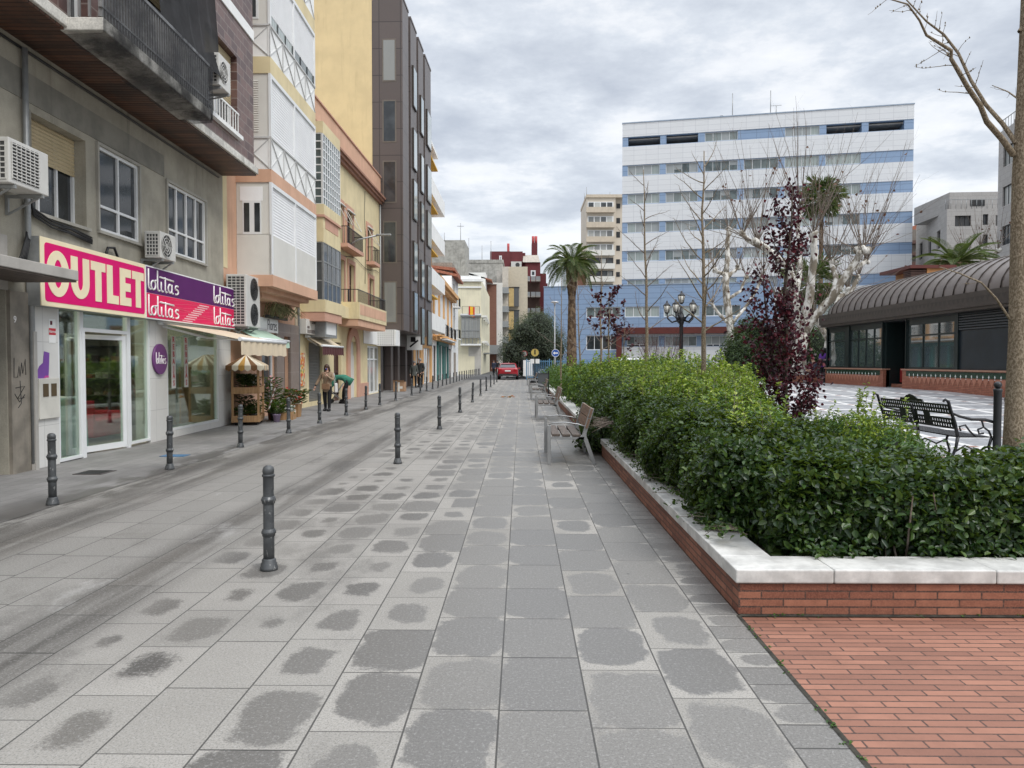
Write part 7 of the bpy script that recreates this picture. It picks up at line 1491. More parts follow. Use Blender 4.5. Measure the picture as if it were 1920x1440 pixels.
bench('weathered slatted wood bench nearest the camera by the end of the near planter wall', 11.3, 12.95)
bench('second slatted wood bench from the camera with brown back boards', 20.0, 21.6)
bench('third slatted bench from the camera just before the litter bin', 30.4, 32.0)
bench('fourth slatted bench from the camera beyond the litter bin', 37.6, 39.2)
bench('farthest slatted bench near the red car and the stand with two panels', 50.0, 51.6)
# ---- cast iron bench on the plaza
def iron_bench():
    zb = plaza_z(11.2); t = thing('iron_bench', 'black cast iron lattice bench with scrolled arms on the plaza', 'bench', (5.98, 11.25, zb)); L = 2.02
    def lattice(mb, M, w_, h_, nx, nz):
        bx = w_ / (nx * 1.75 + .75); bz = h_ / (nz * 1.9 + .9)
        for i in range(nx + 1): u = -w_ / 2 + i * bx * 1.75; mb.prism([(u, 0), (u + bx * .75, 0), (u + bx * .75, h_), (u, h_)], .012, M)
        for j in range(nz + 1): v = j * bz * 1.9; mb.prism([(-w_ / 2, v), (w_ / 2, v), (w_ / 2, v + bz * .9), (-w_ / 2, v + bz * .9)], .0135, lambda a, b_, c: M(a, b_, c - .0007))
    lean = .26
    back = lambda z0: (lambda u, v, w_: (-.02 - (z0 + v - .42) * lean + w_, u, z0 + v))
    mb = MB(); lattice(mb, back(.52), L - .1, .15, 30, 2); mb.build('back_panel', IRON, t); mb = MB(); lattice(mb, back(.72), L - .1, .14, 30, 2); mb.build('back_panel', IRON, t)
    mb = MB(); cr = [(-.34, .862), (.34, .862), (.30, .90), (.18, .905), (.12, .94), (0, .965), (-.12, .94), (-.18, .905), (-.30, .90)]; mb.prism([(u, v - .862) for u, v in cr], .016, back(.862)); mb.build('crest', IRON, t)
    mb = MB(); 
    for u in (-.34, .0, .34): mb.prism([(u - .06, 0), (u + .06, 0), (u + .08, .2), (u - .08, .2)], .014, back(.53))
    mb.build('back_strut', IRON, t)
    mb = MB(); 
    for k in range(6): x = .02 + k * .075; mb.box(x, x + .05, -L / 2 + .05, L / 2 - .05, .405, .42)
    for k in range(26): y = -L / 2 + .06 + k * (L - .16) / 25; mb.box(.02, .445, y, y + .035, .402, .418)
    mb.build('seat', IRON, t)
    for y in (-L / 2, 0, L / 2):
        mb = MB(); mb.tube([(-.16, y, .0), (-.10, y, .12), (-.04, y, .28), (-.02, y, .42)], [.022, .018, .02, .024], 7); mb.tube([(.42, y, 0), (.45, y, .12), (.40, y, .28), (.44, y, .41)], [.022, .017, .017, .022], 7); mb.tube([(-.08, y, .20), (.08, y, .30), (.25, y, .22), (.42, y, .30)], .013, 6); mb.build('leg', IRON, t)
        mb = MB(); 
        if y: mb.tube([(-.02, y, .42), (-.06, y, .60), (-.12, y, .78), (-.155, y, .90), (-.20, y, .93), (-.225, y, .90)], [.024, .024, .022, .022, .020, .016], 8)
        else: mb.tube([(-.02, y, .42), (-.06, y, .60), (-.12, y, .80)], .02, 8)
        mb.build('back_upright', IRON, t)
        if y:
            mb = MB(); mb.tube([(-.10, y, .74), (.0, y, .70), (.16, y, .66), (.34, y, .655), (.47, y, .62), (.50, y, .56), (.46, y, .53)], [.016, .018, .02, .022, .022, .018, .012], 8); mb.tube([(.44, y, .41), (.40, y, .50), (.33, y, .55), (.25, y, .52), (.27, y, .46), (.33, y, .47)], .014, 6); mb.tube([(.22, y, .42), (.14, y, .50), (.08, y, .58), (.0, y, .56), (.02, y, .50)], .013, 6); mb.tube([(.33, y, .55), (.30, y, .65)], .012, 6); mb.build('scroll_arm', IRON, t)
    return t
iron_bench()
g = at(1872, 679, 10.2); zb = plaza_z(10.2); t = thing('bollard', 'tall plain black post with ball finial beside the iron bench', 'post', (g.x, 10.2, zb)); 
mb = MB(); mb.lathe([(.06, 0), (.06, .08), (.05, .1), (.05, 1.05), (.056, 1.06), (.056, 1.09), (.04, 1.10)], 16); mb.build('post', DARK, t); mb = MB(); mb.ball((0, 0, 1.145), .05, 14, 10); mb.build('finial', DARK, t)
t = thing('metal_gate', 'dark barred railing panel between the ball topped post and the right edge', 'railing', (g.x + .1, 10.2, zb)); mb = MB(); [mb.box(.0 + k * .075, .028 + k * .075, -.012, .012, .08, .92) for k in range(16)]; mb.build('bar', DARK, t); mb = MB(); mb.box(0, 1.2, -.02, .02, .92, .97); mb.box(0, 1.2, -.02, .02, .05, .09); mb.build('rail', DARK, t)
# ---- litter bin, signs, street lamp, stand
g = at(1028, 679, 34.5); t = thing('litter_bin', 'dark grey square litter bin hung on a post beside the planter', 'litter bin', (1.12, 34.5, 0)); mb = MB(); mb.box(.12, .18, -.04, .04, 0, 1.16); mb.build('post', DARK, t); mb = MB(); mb.box(-.34, .115, -.2, .2, .42, 1.02); mb.build('bin', pm('bin_grey', (.075, .08, .085), .5), t, .01); mb = MB(); mb.box(-.35, .118, -.21, .21, 1.02, 1.05); mb.build('rim', DARK, t)
BLUES = pm('sign_blue', (.03, .10, .38), .4, .03); SWH = pm('sign_white', (.75, .75, .74), .4, .02); SRD = pm('sign_red', (.55, .02, .02), .4, .02); SYE = pm('sign_gold', (.48, .36, .10), .4, .05)
def pole_sign(name, label, px, Yd, zc, r, H):
    g = at(px, 679, Yd); t = thing(name, label, 'traffic sign', (g.x, Yd, 0)); mb = MB(); mb.cyl((0, 0, 0), (0, 0, H), .035, n=8); mb.build('pole', GALV, t); return t
def disc(t, nm, m_, r, z, y0, y1, ri=0):
    mb = MB()
    if ri:
        o_ = arc(0, z, r, r, 0, 360, 28); i_ = arc(0, z, ri, ri, 0, 360, 28); [mb.prism([o_[k], o_[k + 1], i_[k + 1], i_[k]], y0 - y1, lambda u, v, w_: (u, y0 - w_, v)) for k in range(28)]
    else: mb.cyl((0, y0, z), (0, y1, z), r, n=28)
    mb.build(nm, m_, t)
zz = zpx(663, 72, 983); t = pole_sign('no_entry_sign', 'small round white sign with red rim before the olive tree', 983.5, 72, zz, .3, zz + .3); disc(t, 'disc', SWH, .225, zz, -.04, -.055); disc(t, 'rim', SRD, .29, zz, -.04, -.06, .22)
zz = zpx(662, 62, 1041); t = pole_sign('arrow_sign', 'round blue sign with a white left arrow on a pole', 1041.5, 62, zz, .3, zz + .3); disc(t, 'disc', BLUES, .31, zz, -.04, -.055); disc(t, 'rim', SWH, .325, zz, -.04, -.06, .295); mb = MB(); mb.prism([(-.22, zz), (-.06, zz + .13), (-.06, zz + .05), (.2, zz + .05), (.2, zz - .05), (-.06, zz - .05), (-.06, zz - .13)], .004, lambda u, v, w_: (u, -.056 - w_, v)); mb.build('arrow', SWH, t)
zz = zpx(661, 56, 1003); t = thing('sign_stand', 'black stand with round gold sign above two small white panels', 'sign', (at(1003, 679, 56).x, 56, 0)); mb = MB(); mb.box(-.05, .05, -.05, .05, 0, zz + .45); mb.prism([(-.06, 0), (-.45, 0), (-.05, .5)], .06, lambda u, v, w_: (u, -.03 + w_, v)); mb.prism([(.06, 0), (.05, .5), (.35, 0)], .06, lambda u, v, w_: (u, -.03 + w_, v)); mb.build('stand', BLACK, t); disc(t, 'disc', SYE, .31, zz, -.07, -.09); disc(t, 'rim', BLACK, .33, zz, -.068, -.1, .29); mb = MB(); mb.box(-.05, .05, -.098, -.091, zz - .15, zz + .22); mb.build('emblem', BLACK, t)
for x in (-.35, .04): mb = MB(); mb.box(x, x + .30, -.08, -.06, zz - .82, zz - .48); mb.build('panel', SWH, t)
g = at(1040, 679, 64); H = zpx(566, 64, 1040); t = thing('street_lamp', 'tall slim grey street lamp with small disc head before the blue wing', 'street lamp', (g.x, 64, 0)); mb = MB(); mb.tube([(0, 0, 0), (0, 0, 1.2), (0, 0, H)], [.10, .075, .05], 10); mb.build('pole', GALV, t); mb = MB(); mb.lathe([(.05, H - .25), (.12, H - .12), (.33, H - .05), (.33, H), (.15, H + .05)], 16); mb.build('lamp_head', pm('lamp_white', (.6, .6, .6), .4), t)
# ornate five lantern lamp
Yl = 41; g = at(1277, 679, Yl); zb = .5; t = thing('ornate_street_lamp', 'black cast iron street lamp with five lanterns before the blue wing', 'street lamp', (g.x, Yl, zb)); zt = zpx(545, Yl, 1277) - zb; z_a = zpx(600, Yl, 1277) - zb
mb = MB(); mb.lathe([(.24, 0), (.24, .35), (.19, .4), (.19, .9), (.13, 1.0), (.11, 1.4), (.10, z_a - .4), (.13, z_a - .38), (.10, z_a - .3), (.16, z_a - .1), (.28, z_a + .06), (.16, z_a + .2), (.08, z_a + .4), (.07, zt - .9)], 12); mb.build('post', IRON, t)
def lantern(c):
    mb = MB(); mb.lathe([(.05, -.08), (.10, -.03), (.12, 0)], 6, c); mb.lathe([(.20, .38), (.18, .43), (.08, .52), (.05, .55), (.05, .60), (.02, .66), (.0, .66)], 6, c); [mb.bar((c[0] + .12 * math.cos(a * 1.047), c[1] + .12 * math.sin(a * 1.047), c[2]), (c[0] + .19 * math.cos(a * 1.047), c[1] + .19 * math.sin(a * 1.047), c[2] + .38), .02, .02) for a in range(6)]; o_ = mb.build('lantern', IRON, t); m2 = MB(); m2.lathe([(.11, .005), (.185, .375)], 6, c); m2.build('lantern_glass', LAMPGLASS, o_)
lantern((0, 0, zt - .66))
for k in range(5):
    a = k * 1.2566 + .35; d = Vector((math.cos(a), math.sin(a), 0)); mb = MB(); mb.tube([Vector((0, 0, z_a)) + d * .1, Vector((0, 0, z_a - .12)) + d * .5, Vector((0, 0, z_a + .08)) + d * .72, Vector((0, 0, z_a + .35)) + d * .78], [.05, .05, .045, .04], 7); mb.tube([Vector((0, 0, z_a + .1)) + d * .25, Vector((0, 0, z_a + .3)) + d * .5, Vector((0, 0, z_a + .2)) + d * .75], .03, 5); mb.build('arm', IRON, t); c = d * .78; lantern((c.x, c.y, z_a + .42))
# ---- blue railing and barrier at the end of the street
t = thing('blue_fence', 'blue vertical bar railing in front of the olive tree and parked cars', 'fence', (.45, 66, 0)); FB_ = pm('fence_blue', (.10, .22, .34), .5); mb = MB(); [mb.box(x, x + .05, -.02, .02, .1, 1.75) for x in [k * .17 for k in range(96)]]; mb.build('bar', FB_, t); mb = MB(); mb.box(0, 16.4, -.03, .03, 1.6, 1.66); mb.box(0, 16.4, -.03, .03, .2, .26); mb.build('rail', FB_, t); mb = MB(); [mb.box(x, x + .1, -.05, .05, 0, 1.85) for x in [2.0 * k for k in range(9)]]; mb.build('post', FB_, t)
g = at(990, 679, 70); t = thing('notice_board', 'white upright sheet on a dark barrier beyond the red car', 'board', (g.x, 70, 0)); mb = MB(); mb.box(-.45, .45, -.03, .03, .25, 1.75); mb.build('sheet', WHITE, t); mb = MB(); mb.box(-.9, .9, .04, .09, 0, .15); mb.box(.5, 1.0, .04, .5, .1, 1.2); mb.box(-.9, -.84, .04, .1, 0, 1.7); mb.build('barrier', DARK, t)
t = thing('cafe_barrier', 'dark folded parasol and terrace furniture beside the white car', 'barrier', (at(980, 679, 72).x, 72, 0)); mb = MB(); mb.lathe([(.3, 0), (.3, .06), (.05, .1), (.05, .7), (.22, .8), (.28, 1.2), (.10, 2.5), (.02, 2.7)], 10); mb.build('parasol', DARK, t); mb = MB(); mb.box(-.55, .5, -.6, -.5, .7, .75); mb.box(-.5, -.45, -.58, -.53, 0, .7); mb.box(.4, .45, -.58, -.53, 0, .7); mb.build('table', DARK, t)
# ---- small things on the ground
t = thing('fallen_leaves', 'few orange dead leaves lying on the grey flags', 'leaves', (at(953, 679, 33).x, 33.0, .004)); rs = np.random.default_rng(6); leaf_mesh('leaf', np.c_[rs.normal(size=(9, 2)) * .13, np.full(9, .01)], np.c_[rs.normal(size=(9, 2)) * .25, np.ones(9)], .17, .12, leaf_mat('orange_leaf', [(.45, .16, .05), (.35, .10, .04)]), t, rs)
t = thing('drain_cover', 'small blue utility cover set in the pavement before the shop', 'cover', (-5.75, 12.3, .006)); mb = MB(); mb.box(-.2, .2, -.13, .13, 0, .006); mb.build('lid', pm('cover_blue', (.05, .14, .26), .5), t)
t = thing('grating', 'dark rusty drain cover in the pavement before the shop pier', 'cover', (-6.0, 10.4, .006)); mb = MB(); mb.box(-.2, .2, -.2, .2, 0, .006); mb.build('lid', pm('rust_dark', (.09, .08, .075), .7), t); mb = MB(); [mb.box(-.17, .17, -.17 + k * .06, -.14 + k * .06, .0065, .010) for k in range(6)]; mb.build('ribs', DARK, t)
t = thing('cardboard_box', 'brown cardboard box on the pavement before the bronze building', 'box', (-6.45, 39.6, .01)); CB = pm('cardboard', (.36, .22, .13), .85, .08, 6); mb = MB(); mb.box(-.3, .3, -.32, .32, 0, .5); mb.build('carton', CB, t, .008); mb = MB(); mb.box(-.05, .05, -.324, -.321, 0, .5); mb.box(.05, .2, -.326, -.322, .15, .28); mb.build('tape', OFFWHITE, t); mb = MB(); mb.quad((-.3, -.32, .502), (.3, -.32, .502), (.3, -.42, .60), (-.3, -.42, .60)); mb.build('flap', CB, t)

# ---- flower cart -------------------------------------------------------------------------
cx, cy = -6.92, 18.85; t = thing('flower_cart', 'wooden flower stall with striped brown and white canopy on the pavement', 'flower stall', (cx, cy, .004), R(14)); hw, hl = .30, .62
for sx in (-1, 1):
    for sy in (-1, 1): mb = MB(); mb.box(sx * hw - .025, sx * hw + .025, sy * hl - .025, sy * hl + .025, .08, 1.42); mb.build('post', WOOD_PINE, t)
for nm, z0, z1 in (('lower_tray', .08, .24), ('upper_tray', .78, .94)):
    mb = MB(); mb.box(-hw - .03, hw + .03, -hl - .03, -hl - .0251, z0, z1); mb.box(-hw - .03, hw + .03, hl + .0251, hl + .03, z0, z1); mb.box(-hw - .03, -hw - .0251, -hl, hl, z0, z1); mb.box(hw + .0251, hw + .03, -hl, hl, z0, z1); mb.box(-hw, hw, -hl, hl, z0, z0 + .03); mb.build(nm, WOOD_PINE, t)
for sx in (-1, 1):
    for sy in (-1, 1): mb = MB(); mb.cyl((sx * hw * .8 - .02, sy * hl * .85, .04), (sx * hw * .8 + .02, sy * hl * .85, .04), .04, n=10); mb.build('wheel', RUBBER, t)
STR = [pm('canopy_white', (.66, .60, .48), .85, .05, 8), pm('canopy_brown', (.17, .085, .035), .85, .08, 8), pm('canopy_gold', (.45, .25, .06), .85, .06, 8)]
mb = MB(); nst = 10; e = .14; zt_, ze = 1.74, 1.47
for side in (-1, 1):
    for k in range(nst):
        y0 = -hl - e + (2 * hl + 2 * e) * k / nst; y1 = -hl - e + (2 * hl + 2 * e) * (k + 1) / nst; mb.cur = (0, 1, 0, 2)[k % 4]; xr = side * (hw + e); y0t, y1t = y0 * .62, y1 * .62
        mb.quad((0, y0t, zt_), (0, y1t, zt_), (xr, y1, ze), (xr, y0, ze)); mb.add([(xr, y0, ze), (xr, y1, ze), (xr * 1.01, y1, ze - .09), (xr * 1.01, (y0 + y1) / 2, ze - .14), (xr * 1.01, y0, ze - .09)], [(0, 1, 2, 3, 4)])
for sy in (-1, 1):
    for k in range(6):
        x0 = -hw - e + (2 * hw + 2 * e) * k / 6; x1 = -hw - e + (2 * hw + 2 * e) * (k + 1) / 6; mb.cur = (1, 0, 2, 0)[k % 4]; yr = sy * (hl + e); mb.add([(0, yr * .62, zt_), (x0, yr, ze), (x1, yr, ze)], [(0, 1, 2)]); mb.add([(x0, yr, ze), (x1, yr, ze), (x1, yr * 1.005, ze - .09), ((x0 + x1) / 2, yr * 1.005, ze - .14), (x0, yr * 1.005, ze - .09)], [(0, 1, 2, 3, 4)])
mb.build('canopy', STR, t)
POTS = {'white': pm('pot_white', (.5, .5, .48), .5), 'clay': pm('pot_clay', (.32, .13, .07), .8), 'dark': pm('pot_dark', (.03, .03, .032), .5), 'lilac': pm('pot_lilac', (.36, .28, .42), .5), 'pine': WOOD_PINE}
PETAL = {'red': leaf_mat('red_petal', [(.45, .03, .03), (.6, .08, .06)]), 'pink': leaf_mat('pink_petal', [(.6, .2, .25), (.65, .4, .4)]), 'white': leaf_mat('white_petal', [(.6, .6, .57), (.7, .7, .68)])}
def pot_plant(label, x, y, z, pot, r, h, hp, n, mat=None, petal=None, seed=1, spread=1.0, L=.10, square=False):
    t = thing('potted_plant', label, 'plant', (x, y, z), 0, 'plants for sale outside the florist'); rs = np.random.default_rng(seed); mb = MB()
    if square: mb.prism([(-r, -r), (r, -r), (r, r), (-r, r)], hp, lambda u, v, w_: (u * (.85 + .15 * (w_ > 0)), v * (.85 + .15 * (w_ > 0)), w_))
    else: mb.lathe([(r * .7, 0), (r, hp * .9), (r * 1.08, hp * .9), (r * 1.08, hp), (r * .9, hp), (r * .85, hp * .85)], 14)
    mb.build('pot', POTS[pot], t); PP = []; NN = []; TT = []
    for k in range(n): a = rs.uniform(0, 6.28); q = rs.random() ** .5 * spread * r * 2.0; zz = hp + rs.random() * h; PP.append((q * math.cos(a) * (.4 + zz / (h + hp) * .6), q * math.sin(a) * (.4 + zz / (h + hp) * .6), zz)); TT.append((math.cos(a), math.sin(a), rs.uniform(-.3, 1.2))); NN.append((-math.cos(a) * .4, -math.sin(a) * .4, 1))
    leaf_mesh('foliage', PP, NN, L * rs.uniform(.7, 1.3, n), L * .45, mat or LEAF_DK, t, rs, T=TT)
    mb = MB(); [mb.tube([(0, 0, hp * .8), (.3 * r * math.cos(a), .3 * r * math.sin(a), hp + h * .6)], .006, 4) for a in (0, 1.5, 3, 4.5)]; mb.build('stems', LEAF_DK, t)
    if petal: m = max(10, n // 5); i_ = rs.choice(n, m); Pq = np.array(PP)[i_] + np.array([0, 0, .04]); leaf_mesh('flowers', Pq, rs.normal(size=(m, 3)) + np.array([0, -.6, .8]), .07, .06, PETAL[petal], t, rs)
    return t
ca, sa_ = math.cos(R(14)), math.sin(R(14))
def oncart(u, v): return cx + u * ca - v * sa_, cy + u * sa_ + v * ca
for i, (u, v, z, pot, r, h, hp, n, petal, lab) in enumerate([
    (-.1, -.42, .115, 'white', .09, .18, .12, 90, None, 'low green plant in a white pot at the near end of the cart bottom tray'), (.12, -.1, .115, 'dark', .10, .34, .12, 160, None, 'dark bushy plant in the middle of the cart bottom tray'), (.1, .38, .115, 'white', .08, .2, .11, 90, 'white', 'small white flowering plant at the far end of the cart bottom tray'), (-.12, .2, .115, 'clay', .1, .45, .12, 180, None, 'tall leafy plant in a clay pot in the cart bottom tray'),
    (-.05, -.4, .815, 'dark', .10, .30, .13, 200, None, 'dark broad leafed plant at the near end of the cart top tray'), (.08, -.05, .815, 'clay', .10, .26, .13, 200, 'white', 'leafy plant dotted white in the middle of the cart top tray'), (0, .35, .815, 'clay', .10, .28, .13, 180, None, 'leafy plant in a clay pot at the far end of the cart top tray')]):
    x, y = oncart(u, v); pot_plant(lab, x, y, z, pot, r, h, hp, n, None, petal, 100 + i)
for args in [('tall plant with pale pink flowers beside the flower cart', -6.72, 20.0, .004, 'clay', .12, .62, .5, 160, 'pink'), ('dark leafy plant in a black pot on the ground behind the cart', -6.55, 19.75, .004, 'dark', .13, .35, .2, 160, None), ('plant in a lilac pot on the pavement by the cart', -6.35, 19.3, .004, 'lilac', .10, .28, .2, 120, None), ('red poinsettia with big leaves in the tall wooden planter', -6.45, 21.15, .004, 'pine', .17, .40, .36, 240, 'red')]:
    pot_plant(*args[:9], None, args[9], len(args[0]), 1.1, .13, args[4] == 'pine')
t = thing('flower_crate', 'pale wooden crate of white flowers on the pavement beside the poinsettia', 'crate', (-6.38, 20.25, .004), R(8)); mb = MB(); mb.box(-.2, .2, -.3, -.28, .0, .22); mb.box(-.2, .2, .28, .3, 0, .22); mb.box(-.2, -.18, -.28, .28, 0, .22); mb.box(.18, .2, -.28, .28, 0, .22); mb.box(-.18, .18, -.28, .28, .0, .12); mb.build('crate', WOOD_PINE, t); rs = np.random.default_rng(4); PP = np.c_[rs.uniform(-.17, .17, 160), rs.uniform(-.27, .27, 160), rs.uniform(.14, .36, 160)]; leaf_mesh('foliage', PP[:90], rs.normal(size=(90, 3)) + [0, 0, 1], .10, .05, LEAF_DK, t, rs); leaf_mesh('flowers', PP[90:], rs.normal(size=(70, 3)), .08, .07, PETAL['white'], t, rs)
t = thing('folding_board', 'brown slatted board sign with pale stripes leaning on the flower cart', 'board', (-6.42, 18.75, .25), R(14)); mb = MB(); M_ = lambda u, v, w_: (v * .28 + w_, u, v)
mb.prism([(-.2, .1), (.2, .1), (.2, .75), (-.2, .75)], .02, M_); mb.build('panel', pm('brown_board', (.13, .075, .05), .8), t); mb = MB(); [mb.prism([(-.2, .14 + k * .15), (.2, .14 + k * .15), (.2, .20 + k * .15), (-.2, .20 + k * .15)], .004, lambda u, v, w_: (v * .28 + .021 + w_, u, v)) for k in range(4)]; mb.build('stripe', OFFWHITE, t)

# ================================================================== CARS
def car(name, label, cat, loc, rz, paint, L=4.3, Wd=1.8, H=1.5, van=False, plate=True, group=None, suv=False):
    t = thing(name, label, cat, loc, rz, group); hw = Wd / 2           # local +y is forward
    gc_ = .30 if suv else .22
    if van: st = [(-L / 2, .92, 1.0, H * .90, .86), (-L / 2 + .06, .98, 1.05, H * .98, .88), (-L / 2 + .3, 1, 1.06, H, .88), (0, 1, 1.05, H, .88), (L / 2 - 1.7, 1, 1.04, H * .98, .87), (L / 2 - 1.0, 1, 1.04, 1.1, .9), (L / 2 - .3, .96, .92, .95, .9), (L / 2 - .05, .88, .80, .82, .85), (L / 2, .80, .72, .74, .8)]
    else: st = [(-L / 2, .86, .92, .94, .78), (-L / 2 + .07, .94, 1.0, 1.04, .80), (-L / 2 + .30, .99, 1.02, 1.15, .76), (-L / 2 + .75, 1, 1.0, H * .95, .74), (-L / 2 + 1.3, 1, .98, H, .73), (-.15, 1, .95, H, .73), (.35, 1, .93, H * .96, .74), (1.05, 1, .92, .96, .86), (1.5, .98, .86, .88, .88), (L / 2 - .12, .92, .74, .76, .86), (L / 2, .84, .66, .68, .82)]
    vs = []; fs = []; K = 13; mats = []
    for (y, w_, zb, zr, wr) in st:
        hs = hw * w_; rw_ = hw * wr * w_; m = zr - zb
        half = [(hs * .90, gc_), (hs, gc_ + .16), (hs * 1.0, .58), (hs * .985, zb - .04), (hs * .96, zb), (rw_ + (hs * .96 - rw_) * .08, zr - m * .06), (rw_ * .88, zr), (0, zr + .015)]
        ring = half + [(-x, z) for x, z in reversed(half[:-1])]
        vs += [(x, y, z) for x, z in ring]
    K = 15
    for i in range(len(st) - 1):
        for k in range(K - 1): fs.append((i * K + k, (i + 1) * K + k, (i + 1) * K + k + 1, i * K + k + 1))
        fs.append((i * K + K - 1, (i + 1) * K + K - 1, (i + 1) * K, i * K))
    fs.append(tuple(range(K))); fs.append(tuple(reversed([(len(st) - 1) * K + k for k in range(K)])))
    mb = MB(); mb.add(vs, fs, True); body = mb.build('body', paint, t)
    CG = GL_CAR; off = .006
    # side glass, rear and front screens lie just proud of the cabin
    def ringpt(i, f_, sx):
        y, w_, zb, zr, wr = st[i]; hs = hw * w_; rw_ = hw * wr * w_; x0, z0 = hs * .96, zb; x1, z1 = rw_ + (hs * .96 - rw_) * .08, zr - (zr - zb) * .06; return Vector((sx * (x0 + (x1 - x0) * f_ + off), y, z0 + (z1 - z0) * f_))
    rng = (2, 4) if van else (3, 6)
    cab = range(1 if van else 2, (4 if van else 7))
    for sx in (-1, 1):
        mb = MB(); ii = [i for i in cab]
        for a, b_ in zip(ii, ii[1:]): mb.add([ringpt(a, .10, sx), ringpt(b_, .10, sx), ringpt(b_, .90, sx), ringpt(a, .90, sx)], [(0, 1, 2, 3) if sx > 0 else (3, 2, 1, 0)])
        mb.build('side_window', CG, t)
    def across(i0, f0, i1, f1, s_=.90):
        p = [ringpt(i0, f0, -1), ringpt(i0, f0, 1), ringpt(i1, f1, 1), ringpt(i1, f1, -1)]; return [Vector((q.x * s_, q.y, q.z)) for q in p]
    b0i, b1i = (0, 0) if van else (1, 3)
    if van: q = [Vector((sx * hw * .74, -L / 2 - .012 + .05 * (z > 1.2), z)) for sx, z in ((-1, 1.05), (1, 1.05), (1, H * .86), (-1, H * .86))]
    else: y0, y1 = st[1][0], st[3][0]; q = [Vector((sx * hw * w_, y, z)) for sx, w_, y, z in ((-1, .76, y0 + .06, 1.055), (1, .76, y0 + .06, 1.055), (1, .66, y1 - .06, H * .94), (-1, .66, y1 - .06, H * .94))]; q = [v + Vector((0, -.03, .035)) for v in q]
    mb = MB(); mb.add(q, [(0, 1, 2, 3)]); mb.build('rear_window', CG, t)
    i0, i1 = (5, 4) if van else (7, 6); y0, y1 = st[i0][0], st[i1][0]; q = [Vector((sx * hw * w_, y, z)) for sx, w_, y, z in ((-1, .84, y0 - .05, st[i0][3] + .03), (1, .84, y0 - .05, st[i0][3] + .03), (1, .68, y1 + .04, st[i1][3] - .03), (-1, .68, y1 + .04, st[i1][3] - .03))]; q = [v + Vector((0, .02, .03)) for v in q]; mb = MB(); mb.add(q, [(3, 2, 1, 0)]); mb.build('windscreen', CG, t)
    for sx in (-1, 1):
        for y in (-L / 2 + .82, L / 2 - .85):
            mb = MB(); r = .335; x = sx * (hw - .10); mb.cyl((x - .11, y, r), (x + .11, y, r), r, n=22); wh = mb.build('wheel', RUBBER, t); mb = MB(); mb.cyl((x + sx * .08, y, r), (x + sx * .116, y, r), r * .66, n=18); mb.build('rim', STEEL, wh)
            mb = MB(); o_ = arc(0, 0, r + .06, r + .06, 0, 180, 12); [mb.prism([o_[k], o_[k + 1], (o_[k + 1][0] * 1.1, o_[k + 1][1] * 1.1), (o_[k][0] * 1.1, o_[k][1] * 1.1)], .012, lambda u, v, w_: (sx * (hw - .004 + w_), y + u, r + v)) for k in range(12)]; mb.build('wheel_arch', RUBBER, t)
        mb = MB(); mb.box(sx * hw * .58, sx * hw * .90, -L / 2 - .03, -L / 2 + .10, .80, .95); mb.build('tail_light', TAILR, t, .01)
        mb = MB(); mb.box(sx * hw * .52, sx * hw * .84, L / 2 - .14, L / 2 + .01, .62, .74); mb.build('headlight', LAMPGLASS, t, .01)
        mb = MB(); mb.box(sx * (hw + .0), sx * (hw + .17), .72, .84, .92, 1.05); mb.build('wing_mirror', paint, t, .02)
    mb = MB(); mb.box(-hw * .86, hw * .86, -L / 2 - .06, -L / 2 + .2, gc_, .52); mb.build('rear_bumper', pm('black_plastic', (.02, .02, .021), .6), t, .03); mb = MB(); mb.box(-hw * .82, hw * .82, L / 2 - .2, L / 2 + .05, gc_, .50); mb.build('front_bumper', paint, t, .03)
    mb = MB(); mb.box(-.26, .26, -L / 2 - .045, -L / 2 - .01, .74, .85); mb.build('number_plate', SWH, t)
    if not van: mb = MB(); mb.box(-hw * .66, hw * .66, st[3][0] - .22, st[3][0] - .02, H * .93, H * .955); mb.build('spoiler', paint, t, .008); mb = MB(); mb.box(-hw * .5, hw * .5, -L / 2 - .07, -L / 2 - .05, .30, .36); mb.build('skid_plate', STEEL, t)
    return t
GL_CAR = pm('car_glass', (.02, .022, .025), .05, .1, 1, spec=.8); TAILR = pm('tail_lamp_red', (.35, .01, .012), .2, .05)
def paint(n, c): 
    m = pm(n, c, .28, .02, 1, spec=.5); m.node_tree.nodes['Principled BSDF'].inputs['Coat Weight'].default_value = .6; return m
car('red_car', 'red hatchback seen from behind driving up the paved street', 'car', (-1.17, 66.0 + 2.1, -.003), 0, paint('red_paint', (.33, .008, .018)), 4.3, 1.84, 1.48, suv=True)
car('white_car', 'white car half hidden ahead of the red hatchback', 'car', (-.62, 76.5, -.003), R(2), paint('white_car_paint', (.65, .65, .65)), 4.3, 1.8, 1.62)
car('blue_car', 'dark blue car parked sideways behind the blue railing left of the white van', 'car', (at(1112, 679, 69).x, 69.5, -.003), R(82), paint('blue_paint', (.035, .06, .12)), 4.3, 1.8, 1.52)
car('white_van', 'small white van parked behind the shrubs beside the blue car', 'van', (at(1168, 679, 69.5).x + .4, 70.0, -.003), R(88), paint('white_car_paint', (.65, .65, .65)), 4.4, 1.8, 1.92, van=True)
car('grey_car', 'grey car roof glimpsed through the shrubs right of the white van', 'car', (at(1262, 679, 70).x, 71, -.003), R(90), paint('grey_paint', (.16, .17, .18)), 4.3, 1.8, 1.5)

